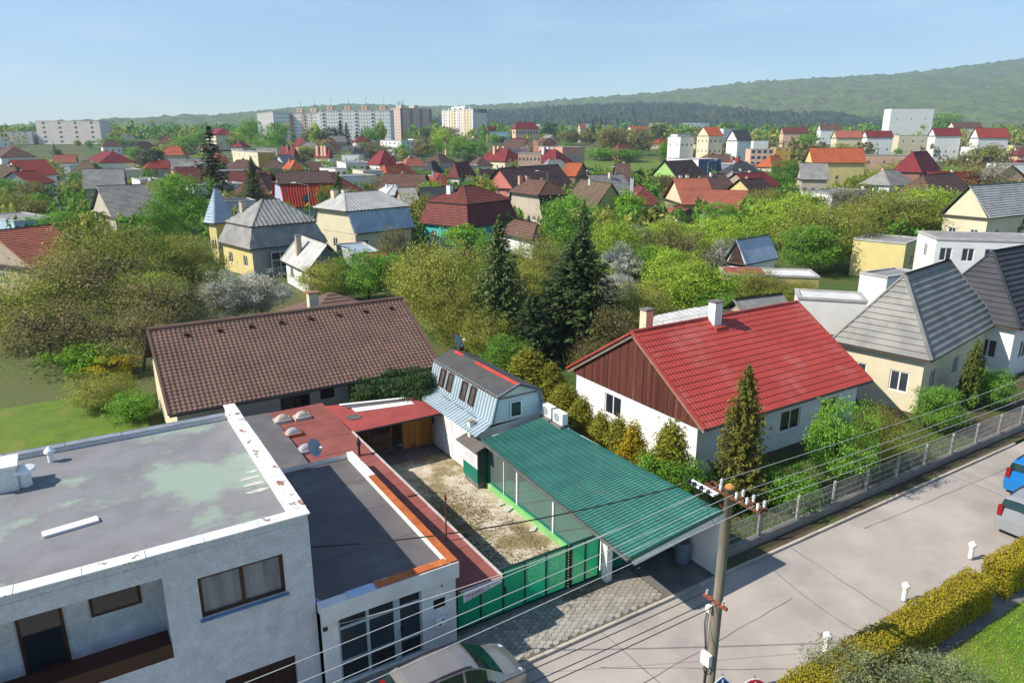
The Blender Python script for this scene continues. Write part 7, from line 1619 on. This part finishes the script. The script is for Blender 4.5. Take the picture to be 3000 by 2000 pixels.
def plant(kind, x, top, base, width, where, z=None, Y=None, group=None, lab=None):
    """a tree whose foot is seen (or would be seen) at pixel (x, base) and whose top is at row `top`"""
    if Y is not None: g = gpy(x, base, Y); g.z = terrain(g.x, g.y) if z is None else z
    elif z is not None: g = gp(x, base, z)
    else: g = gg(x, base)
    d = ray(x, top); t = math.hypot(g.x, g.y) / math.hypot(d[0], d[1]); h = max(.6, CAMH + d[2] * t - g.z); w = width / FPX * math.hypot(g.x, g.y, CAMH - g.z)
    i = used[kind] = used.get(kind, -1) + 1; me, tm, H0, W0 = PROTO[kind][i % len(PROTO[kind])]
    nm = TN.get(kind, 'tree'); o = bpy.data.objects.new(nm, None); COL.objects.link(o); o.location = (g.x, g.y, g.z - .05); o.rotation_euler = (0, 0, random.uniform(0, 6.28)); o.scale = (w / W0, w / W0, h / H0)
    o['label'] = lab or (KN[kind] + ' ' + where); o['category'] = 'bush' if kind in ('shrub', 'yellow', 'bright', 'silver', 'ivybush', 'goldcypress', 'cypress') else 'tree'
    if group: o['group'] = group
    c = bpy.data.objects.new('crown', me); COL.objects.link(c); c.parent = o
    if tm: q = bpy.data.objects.new('trunk', tm); COL.objects.link(q); q.parent = o
    BASE[o.name] = (0, 0, 0); return o
T = plant
# middle: the garden wood behind the gambrel building
T('olive', 1310, 690, 985, 300, 'with broad crown, left of the tall spruce'); T('olive', 1245, 740, 900, 190, 'behind the long brown ridge, left end of the grove'); T('olive', 1540, 750, 960, 200, 'between tall spruce and dark fir'); T('olive', 1575, 700, 880, 170, 'behind the gap of spruce and dark fir'); T('green', 1500, 735, 850, 110, 'at the foot of the pillared garage, left of its white wall'); T('lime', 1420, 755, 900, 150, 'behind the olive tree, touching the tall spruce'); T('green', 1170, 745, 870, 150, 'between the green pair and the broad olive tree')
T('spruce', 1465, 632, 1030, 230, ', tall and slender, topmost in the grove in the middle', lab='tall slender spruce whose tip reaches the small pillared garage'); T('darkfir', 1690, 690, 1020, 350, 'largest in the grove, behind the gambrel building', lab='largest dark fir in the grove, right of the tall spruce'); T('darkfir', 1560, 860, 1060, 190, 'lower one between spruce and largest fir', lab='lower dark fir squeezed between tall spruce and largest fir')
T('fir' if False else 'spruce', 1705, 590, 860, 105, 'behind', lab='blackish pine-like spruce beside the round green tree below the olive gable')
T('green', 1080, 735, 880, 190, 'in front of the small grey house, right half of the pair'); T('olive', 965, 760, 885, 180, 'in front of the small grey house, left half of the pair')
T('green', 1660, 572, 760, 165, 'in front of the olive gabled house'); T('lime', 1790, 645, 800, 170, 'below the olive gabled house and hedge'); T('lime', 1730, 760, 900, 150, 'beside the blossoming trees, on their left')
T('bright', 1362, 658, 745, 130, 'before the turquoise wall'); T('blossom', 1815, 720, 850, 130, 'upper one of two in the middle grove'); T('blossom', 1800, 800, 930, 130, 'lower one of two in the middle grove'); T('silver', 1862, 655, 730, 90, 'left of the clipped thuja hedge')
T('brown', 1985, 660, 830, 190, 'in the garden right of the clipped thujas'); T('lime', 2090, 625, 780, 160, 'right of the half-bare brown tree'); T('lime', 2010, 760, 930, 240, 'large, above the white annex roof', lab='large lime green tree rising above the white annex roof'); T('bright', 2080, 800, 930, 150, 'right beside the large lime tree'); T('yellow', 1915, 850, 935, 90, 'at the foot of the lime tree')
T('blossom', 2110, 705, 830, 90, 'left of the garden hut'); T('green', 2100, 860, 960, 130, 'directly behind the red ridge chimney'); T('olive', 1880, 830, 1000, 190, 'behind the white annex chimney'); T('brown', 1800, 900, 1060, 150, 'behind the red house gable'); T('green', 1905, 720, 850, 140, 'between blossoming trees and brown tree'); T('lime', 1960, 640, 720, 130, 'just below the yellow house porch'); T('green', 2110, 595, 680, 130, 'between yellow house and its salmon wing')
T('fdark', 1660, 545, 560, 50, 'on the slope', lab='small dark round bush behind the beige house chimneys'); T('blossom', 770, 800, 935, 150, 'behind the left half of the brown ridge'); T('blossom', 670, 800, 950, 130, 'left of the other one behind the brown ridge'); T('brown', 1160, 665, 770, 110, 'bare, below the cream house'); T('brown', 1140, 710, 800, 60, 'small one beside the red shed roof')
T('olive', 1430, 900, 1050, 180, 'right behind the gambrel roof'); T('green', 1480, 985, 1120, 150, 'small, beside the gambrel ridge, right'); T('brown', 1740, 1000, 1110, 160, 'low, in the shade behind the red gable'); T('olive', 1350, 830, 1020, 200, 'lower front of the grove, touching the brown verge')
for i, x in enumerate(range(1186, 1275, 13)): T('thuja', x, 722 + (i * 7) % 11, 785, 17, '', group='row of slim thujas behind the green tree', lab=('leftmost', 'second from left', 'third from left', 'middle', 'third from right', 'second from right', 'rightmost')[i] + ' slim thuja of the tight row before the cream house')
for i, (x, lab) in enumerate(((1890, 'clipped thuja column, left of the pair by the white crimson-roofed house'), (1917, 'clipped thuja column, right of the pair by the white crimson-roofed house'))): T('thuja', x, 612, 690, 46, '', lab=lab)
T('shrub', 1840, 602, 672, 90, 'forming a dark hedge block under the white wall')
# along the red house and the showroom
T('cypress', 1545, 1024, 1170, 145, 'at the right side of the gambrel roof', z=0); T('cypress', 1612, 1062, 1185, 99, 'slim, behind the air conditioners', z=0); T('cypress', 1650, 1124, 1215, 99, 'right behind the air conditioners', z=0)
T('cypress', 1700, 1162, 1330, 105, 'nearest the white house window, left', z=0); T('cypress', 1756, 1206, 1370, 92, 'below the white house window', z=0); T('cypress', 1806, 1220, 1395, 99, 'right below the white house window', z=0); T('goldcypress', 1850, 1244, 1425, 145, 'in the middle of the row beside the green roof', z=0)
T('cypress', 1955, 1234, 1480, 132, 'green-tipped, tallest at the right of the row', z=0); T('shrub', 1915, 1320, 1490, 130, 'left half of the big one between green roof and house corner', z=0); T('shrub', 2000, 1330, 1500, 120, 'right half of the big one at the white house corner', z=0)
T('goldspruce', 2158, 1068, 1470, 172, 'standing before the red roof beside the street', z=0); T('shrub', 2110, 1385, 1480, 120, 'at the foot of the golden green conifer', z=0)
T('green', 2440, 1165, 1430, 170, 'in front of the shaded red house wall', z=0); T('olive', 2560, 1180, 1370, 130, 'by the street fence at the far house corner', z=0); T('thuja', 2830, 1010, 1200, 46, 'beside', z=0, lab='slim yellow-green thuja beside the white box house'); T('green', 2740, 1130, 1260, 130, 'by the street fence under the cream wall', z=0); T('green', 2900, 1080, 1190, 110, 'at the far street corner near the right edge', z=0); T('shrub', 2300, 1370, 1480, 150, 'behind the street fence, middle', z=0)
# ivy over the wall behind the shed
for (x, top, base, w), lab in zip(((1190, 1085, 1175, 150), (1095, 1115, 1180, 120), (1240, 1095, 1190, 90)), ('largest ivy thicket on the wall behind the shed roof', 'smaller ivy thicket creeping left over the shed wall', 'ivy thicket against the gambrel end')): T('ivybush', x, top, base, w, '', z=1.9, lab=lab)
# right, in the blur
for k, x, top, base, w, wh in (('lime', 2290, 570, 730, 240, 'behind the garden hut'), ('olive', 2420, 600, 780, 260, 'right of the garden hut'), ('olive', 2600, 560, 700, 240, 'above the yellow wall'), ('lime', 2700, 540, 690, 200, 'left of the white flat building'), ('brown', 2480, 545, 660, 180, 'under the long orange roof'), ('green', 2370, 660, 800, 170, 'low, beside the garden hut on the right'),
        ('olive', 2240, 555, 660, 130, 'right of the salmon wing'), ('lime', 2800, 590, 700, 180, 'before the cream gable at the right'), ('brown', 2860, 480, 600, 170, 'near the right edge below the white houses'), ('green', 2300, 470, 560, 90, 'right of the ochre block'), ('olive', 2640, 470, 560, 160, 'below the peach house'), ('thuja', 2200, 800, 880, 150, 'as'), ('thuja', 2330, 830, 890, 130, 'as')):
    if k == 'thuja': T('olive', x, top - 10, base + 10, w, 'clipped low under the red-white carport, ' + ('left' if x < 2300 else 'right') + ' half')
    else: T(k, x, top, base, w, wh)
# left, in the blur
for k, x, top, base, w, wh in (('olive', 90, 800, 1000, 300, 'at the left edge above the lawn'), ('brown', 250, 740, 960, 300, 'above the lawn, middle left'), ('olive', 330, 640, 900, 300, 'in front of the broad grey roof'), ('brown', 480, 800, 990, 260, 'left of the brown ridge end'), ('lime', 430, 790, 930, 180, 'amid brown trees at the left'), ('green', 540, 510, 690, 150, 'with tall round crown left of the dark spruce'),
        ('olive', 560, 690, 870, 180, 'left of the turret house'), ('green', 480, 590, 760, 130, 'left of the tall round crown'), ('lime', 60, 690, 800, 160, 'at the left edge beside the red roof'), ('brown', 160, 880, 1060, 260, 'directly above the lawn'), ('bright', 250, 1010, 1090, 170, 'on the lawn border'), ('yellow', 330, 1040, 1100, 120, 'on the lawn border at right'), ('olive', 20, 560, 660, 150, 'at the left edge, upper one'), ('green', 180, 620, 700, 120, 'beside the grey-blue house'),
        ('brown', 420, 900, 1080, 200, 'beside the brown house end')): T(k, x, top, base, w, wh)
T('shrub', 395, 1150, 1225, 110, 'against the cream gable end of the brown-roofed house', z=0); T('olive', 300, 1100, 1190, 170, 'at the lawn end before the brown-roofed house', z=0)
T('spruce', 752, 460, 640, 95, 'beside', lab='dark spruce standing left of the red corrugated roof'); T('spruce', 997, 505, 640, 75, 'beside', lab='bluish spruce before the cream cube house'); T('green', 975, 545, 660, 80, 'right beside the bluish spruce'); T('fspruce', 640, 375, 640, 130, 'beside', Y=170, lab='big dark spruce in the blurred left part')
T('olive', 862, 495, 560, 110, 'below the orange-red hipped roof, left'); T('brown', 1140, 515, 590, 160, 'in front of the big orange-red roof, left'); T('brown', 1225, 520, 590, 110, 'in front of the big orange-red roof, right'); T('olive', 1270, 530, 590, 60, 'small, by the street lamp'); T('green', 1370, 530, 575, 40, 'small cypress-like, behind the turquoise house'); T('thuja', 2222 - 350, 500, 530, 34, '', lab='dark cone-shaped conifer right of the plum-brown gable'); T('thuja', 1914, 495, 520, 22, '', lab='small cone-shaped conifer left of the green house')
T('olive', 1890, 525, 560, 90, 'between crimson roof and green house'); T('yellow', 1897, 505, 525, 34, 'near the sports field'); T('olive', 1790, 505, 530, 60, 'left of the plum-brown gable'); T('green', 1430, 690, 760, 90, 'under the turquoise house eaves, right'); T('brown', 1500, 640, 700, 60, 'by the beige house wall'); T('silver', 1960, 590, 640, 80, 'below the yellow gable'); T('lime', 1950, 720, 860, 150, 'low, in front of the half-bare brown tree')
# far trees round the estate and the school
FAR = (('fgreen', 715, 335, 400, 55, 'left of the white gable-ended block, tallest'), ('fbright', 738, 348, 420, 70, 'left of the white gable-ended block, in front'), ('flime', 690, 385, 440, 70, 'above the ochre block'), ('fgreen', 790, 385, 450, 80, 'right of the ochre block, on the slope'), ('fbright', 795, 412, 455, 55, 'directly behind the ochre block'), ('fgreen', 815, 355, 430, 60, 'before the white gable-ended block'), ('fcolumn', 928, 362, 430, 42, 'before the long panel blocks'),
       ('fspruce', 903, 385, 425, 26, 'left of the poplar before the blocks'), ('fspruce', 1000, 355, 430, 45, 'before the longest block, tallest of the dark group'), ('fdark', 970, 370, 430, 50, 'before the longest block, left of the group'), ('fspruce', 1018, 362, 430, 42, 'before the longest block, second of the group'), ('fspruce', 1047, 385, 430, 26, 'before the longest block, third of the group'), ('fspruce', 1062, 378, 430, 26, 'before the longest block, right end of the group'), ('fcolumn', 1118, 350, 430, 30, 'left of the pinkish tower'),
       ('fgreen', 1085, 370, 430, 50, 'left of the tall poplar by the tower'), ('fbrown', 1095, 415, 465, 70, 'left of the white four-storey block'), ('fbrown', 1130, 425, 470, 60, 'before the white four-storey block'), ('fbright', 1178, 420, 470, 42, 'round, before the white four-storey block'), ('fbrown', 1240, 400, 470, 70, 'right of the white four-storey block'), ('fspruce', 1185 - 60, 425, 460, 18, 'small, before the white four-storey block'),
       ('fdark', 885, 438, 482, 45, 'between the maroon villas'), ('folive', 905, 425, 460, 60, 'above the left maroon villa'), ('fspruce', 843, 432, 465, 18, 'before the left maroon villa'), ('folive', 945, 410, 450, 60, 'above the pink chimneys'), ('fspruce', 1027, 432, 460, 18, 'near the glass pavilion'), ('fspruce', 1043, 425, 465, 18, 'right of the glass pavilion'), ('flime', 1300, 375, 430, 60, 'left of the cream slab block'), ('fbrown', 1318, 370, 420, 55, 'against the cream slab block'),
       ('fbright', 1282, 402, 458, 48, 'left one of the round trees under the slab block'), ('fbright', 1340, 396, 462, 70, 'largest of the round trees under the slab block'), ('fgreen', 1372, 412, 465, 42, 'third of the round trees under the slab block'), ('fgreen', 1405, 408, 465, 50, 'right one of the round trees under the slab block'), ('fgreen', 1447, 392, 425, 42, 'before the turquoise office'), ('fdark', 1250, 372, 420, 30, 'behind the pinkish tower, right'), ('fgreen', 1530, 392, 412, 60, 'before the red-roofed office'),
       ('fdark', 1605, 355, 415, 55, 'right of the red-roofed office'), ('flime', 1590, 392, 420, 50, 'above the school hall, left'), ('flime', 1665, 368, 405, 45, 'on the skyline above the school'), ('fbrown', 1675, 380, 425, 70, 'above the school hall, right'), ('fspruce', 1735, 350, 420, 30, 'left of two on the skyline right of the school'), ('fspruce', 1760, 350, 410, 30, 'right of two on the skyline right of the school'), ('fbrown', 1790, 372, 455, 90, 'right of the school hall, large'), ('folive', 1780, 365, 450, 60, 'behind the large half-bare one by the school'),
       ('fspruce', 1810, 362, 400, 26, 'among bare trees on the skyline, left'), ('fspruce', 1828, 366, 405, 26, 'among bare trees on the skyline, right'), ('fgreen', 1760, 430, 470, 90, 'low, along the sports field, left'), ('fgreen', 1840, 435, 475, 90, 'low, along the sports field, right'), ('fbrown', 1870, 375, 455, 80, 'left of the round evergreen'), ('fdark', 1933, 362, 418, 55, 'broad, before the peach block on the horizon'), ('fbright', 1942, 412, 470, 40, 'in front of the broad evergreen'), ('fdark', 1960, 425, 470, 30, 'right of the vivid green tree'),
       ('flime', 2020, 370, 385, 60, 'under the tiny white block'), ('fgreen', 2010, 430, 465, 70, 'below the white terrace house'), ('fbrown', 2100, 425, 465, 100, 'below the cream orange-roofed house'), ('fbrown', 2170, 430, 465, 90, 'left of the striped block'), ('fgreen', 2180, 365, 385, 60, 'on the slope behind the pale flat house'), ('fgreen', 2130, 360, 376, 50, 'on the slope left of it'), ('fgreen', 2250, 370, 400, 60, 'on the slope above the striped block'),
       ('fgreen', 2360, 390, 440, 60, 'on the right slope, leftmost'), ('folive', 2480, 420, 470, 90, 'behind the long orange roof'), ('fgreen', 2560, 350, 400, 60, 'left of the white hillside tower'), ('fgreen', 2770, 330, 380, 70, 'right of the white hillside tower'), ('folive', 2880, 420, 480, 90, 'below the white slope house near the edge'), ('fgreen', 2950, 350, 400, 90, 'upper right at the picture edge'), ('fdark', 2660, 490, 560, 60, 'right of the peach house'), ('folive', 2350, 440, 500, 70, 'right of the ochre block, upper'),
       ('fgreen', 600, 380, 420, 60, 'left of the brown sloping roof'), ('fgreen', 545, 395, 450, 80, 'on the slope left of the estate'), ('folive', 500, 420, 470, 80, 'left of the crimson-roofed house'), ('fgreen', 340, 400, 440, 80, 'right of the white slab block'), ('folive', 150, 470, 540, 80, 'below the white slab block'), ('fdark', 450, 430, 520, 70, 'beside the bright white cube'), ('fgreen', 30, 520, 590, 90, 'at the left edge among the houses'), ('folive', 250, 520, 590, 100, 'before the crimson-roofed house'),
       ('fdark', 1470, 398, 420, 40, 'in front of the brown school gym'), ('fbrown', 1720, 385, 420, 60, 'above the pink school, rightmost'), ('fgreen', 880, 345, 395, 10, '') )
for k, x, top, base, w, wh in FAR:
    if wh: T(k, x, top, base, w, wh)
# garden trees standing between the houses
made = 0; rt = random.Random(5); tsp = []
for _ in range(9000):
    if made >= 150: break
    y = 120 + 420 * rt.random() ** 1.3; x = y * rt.uniform(-.80, .80); px = CXP + FPX * x / y
    if 1640 < px < 1960 and 215 < y < 300: continue
    if any((x - a) ** 2 + (y - b_) ** 2 < (q * .72 + 1.5) ** 2 for a, b_, q in spots) or any((x - a) ** 2 + (y - b_) ** 2 < 36 for a, b_ in tsp): continue
    k = rt.choice(['fgreen', 'fgreen', 'folive', 'folive', 'flime', 'fbrown', 'fbright', 'fspruce', 'fdark']); lab = anchor(x, y, NAMED, ('small ' if rt.random() < .5 else 'bushy ') + KN[k])
    if lab in LABELS: continue
    LABELS.add(lab); tsp.append((x, y)); made += 1; me, tm, H0, W0 = PROTO[k][made % len(PROTO[k])]; h = rt.uniform(3.6, 7.5); s = h / H0
    o = bpy.data.objects.new(TN.get(k, 'tree'), None); COL.objects.link(o); o.location = (x, y, terrain(x, y) - .05); o.rotation_euler = (0, 0, rt.uniform(0, 6.28)); o.scale = (s * rt.uniform(.9, 1.3),) * 2 + (s,); o['label'] = lab; o['category'] = 'tree'; o['group'] = 'garden trees between the houses'
    c = bpy.data.objects.new('crown', me); COL.objects.link(c); c.parent = o; q = bpy.data.objects.new('trunk', tm); COL.objects.link(q); q.parent = o
# wooded patches too far and dense to count
def wood(name, n, area, kinds, sz, seed):
    r = np.random.default_rng(seed); V, F, TT, off = [], [], [], 0
    for i in range(n):
        x, y = area(r); k = r.integers(0, 3); cs = r.normal(0, 1, (16, 3)); cs /= np.linalg.norm(cs, axis=1, keepdims=True); s = sz * r.uniform(.6, 1.3)
        c = np.repeat(cs, 4, 0) + r.normal(0, .2, (64, 3)); P = np.stack([x + c[:, 0] * s * .5, y + c[:, 1] * s * .5, terrain(x, y) + s * .55 + c[:, 2] * s * .55], 1)
        v, f = quads(P, r.normal(0, 1, P.shape) + c, np.tile(np.array([0, 0, 1.]), (64, 1)) + r.normal(0, .4, P.shape), np.full(64, s * .16), np.full(64, s * .11), r)
        V.append(v); F.append(f + off); off += len(v); TT.append(np.clip(r.normal(.4, .2, 64) + r.normal(0, .2), 0, 1))
    o = link(name, mesh_tone(name, np.concatenate(V), np.concatenate(F), np.concatenate(TT), LEAF[kinds]), 'stuff'); return o
wood('distant_tree_belt', 900, lambda r: (r.uniform(-700, 900), r.uniform(640, 1300)), 'green', 11, 1)
wood('distant_olive_belt', 700, lambda r: (r.uniform(-700, 900), r.uniform(500, 1200)), 'olive', 9, 2)
wood('distant_grove', 160, lambda r: (r.uniform(100, 480), r.uniform(300, 520)), 'brown', 7, 3)
def gardens(r):
    while True:
        x, y = r.uniform(-120, 150), r.uniform(105, 300)
        if abs(x) < y * .75: return x, y
wood('garden_undergrowth', 650, gardens, 'green', 3.2, 4)
wood('olive_undergrowth', 560, gardens, 'olive', 3.0, 5)

# clipped yellow hedge across the street
def hedge(label, a, b, w, h, seed, lm):
    r = np.random.default_rng(seed); a, b = Vector(a), Vector(b); Ld = (b - a).length; n = int(Ld * 3200); e = (b - a).normalized(); nn = Vector((-e.y, e.x, 0))
    t = r.uniform(-.05, Ld + .05, n); me_ = n // 12; q = r.uniform(0, 2 * h + w, n); s = np.where(q < h, -w / 2, np.where(q < h + w, q - h - w / 2, w / 2)); z = np.where(q < h, q, np.where(q < h + w, h, q - h - w)); wob = .07 * np.sin(t * 2.1) + .05 * np.sin(t * 5.3 + 1)
    s = s * (1 + wob * .6) + r.normal(0, .03, n); z = z * (1 + wob * .3) + r.normal(0, .03, n)
    s[:me_] = r.uniform(-w / 2, w / 2, me_); z[:me_] = r.uniform(0, h, me_); t[:me_] = np.where(r.random(me_) < .5, r.normal(0, .03, me_), Ld + r.normal(0, .03, me_))
    P = np.array(a)[None] + np.outer(t, np.array(e)) + np.outer(s, np.array(nn)); P[:, 2] = np.maximum(z, .02)
    no = np.outer(np.sign(s) * (q < h) + np.sign(s) * (q > h + w), np.array(nn)); no[:, 2] += ((q >= h) & (q <= h + w)) * 1.0; no = no + r.normal(0, .6, no.shape)
    v, f = quads(P, no, np.tile(np.array([0, 0, 1.]), (n, 1)) + r.normal(0, .5, P.shape), np.full(n, .034) * r.uniform(.7, 1.3, n), np.full(n, .023), r)
    o = thing('hedge', label, 'hedge', SITE, tuple(a))
    fo = bpy.data.objects.new('foliage', mesh_tone('foliage', v - np.array(a), f, np.clip(r.normal(.5, .18, n), 0, 1), LEAF[lm])); COL.objects.link(fo); fo.parent = o
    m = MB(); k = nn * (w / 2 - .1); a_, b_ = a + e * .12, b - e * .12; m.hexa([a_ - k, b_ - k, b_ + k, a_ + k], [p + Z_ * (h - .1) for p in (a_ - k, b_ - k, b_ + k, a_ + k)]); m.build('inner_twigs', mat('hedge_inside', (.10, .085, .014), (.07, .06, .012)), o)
h1, h2 = S(1985, 2010, 1.25), S(2850, 1655, 1.25); hv = -8.05
hedge('long clipped golden yellow hedge along the far side of the street', (3.2, hv - .35, 0), (h2.x - .2, hv - .35, 0), .9, 1.2, 5, 'yellow')
hedge('second clipped golden hedge turning away at the right picture edge', (h2.x + .9, hv - .35, 0), (h2.x + 9, hv - .35, 0), .9, 1.2, 6, 'yellow')
T('silver', 2500, 1905, 2060, 230, 'rounded, at the lower edge before the lawn', z=0, lab='rounded pale green shrub at the lower picture edge before the lawn'); T('silver', 2760, 1930, 2060, 220, '', z=0, lab='rounded pale green shrub at the lower right by the lawn')

# grass blades on the lawns that come near
def blades(name, n, area, z, lm, L):
    r = np.random.default_rng(77); P = np.array([area(r) for _ in range(n)]); P = np.concatenate([P, np.full((n, 1), z + L * .5)], 1)
    no = r.normal(0, 1, P.shape); no[:, 2] *= .3; v, f = quads(P, no, np.tile(np.array([0, 0, 1.]), (n, 1)) + r.normal(0, .35, P.shape), np.full(n, L) * r.uniform(.6, 1.3, n), np.full(n, L * .35), r)
    me = mesh_tone(name, v, f, np.clip(r.normal(.5, .25, n), 0, 1), LEAF[lm]); o = link(name, me, 'stuff'); o.location = SITE.w(0, 0, 0); o.rotation_euler = (0, 0, SITE.a)
blades('lawn_grass', 60000, lambda r: (r.uniform(5, 30), r.uniform(-22, -9.3)), -.03, 'bright', .05)
blades('garden_grass', 45000, lambda r: (r.uniform(-30, -6.8), r.choice([r.uniform(11.6, 14.5), r.uniform(15.5, 22)])), -.02, 'bright', .09)
blades('front_garden_grass', 16000, lambda r: (r.uniform(10.5, 32), r.uniform(-1.5, 3.2)), -.01, 'green', .07)
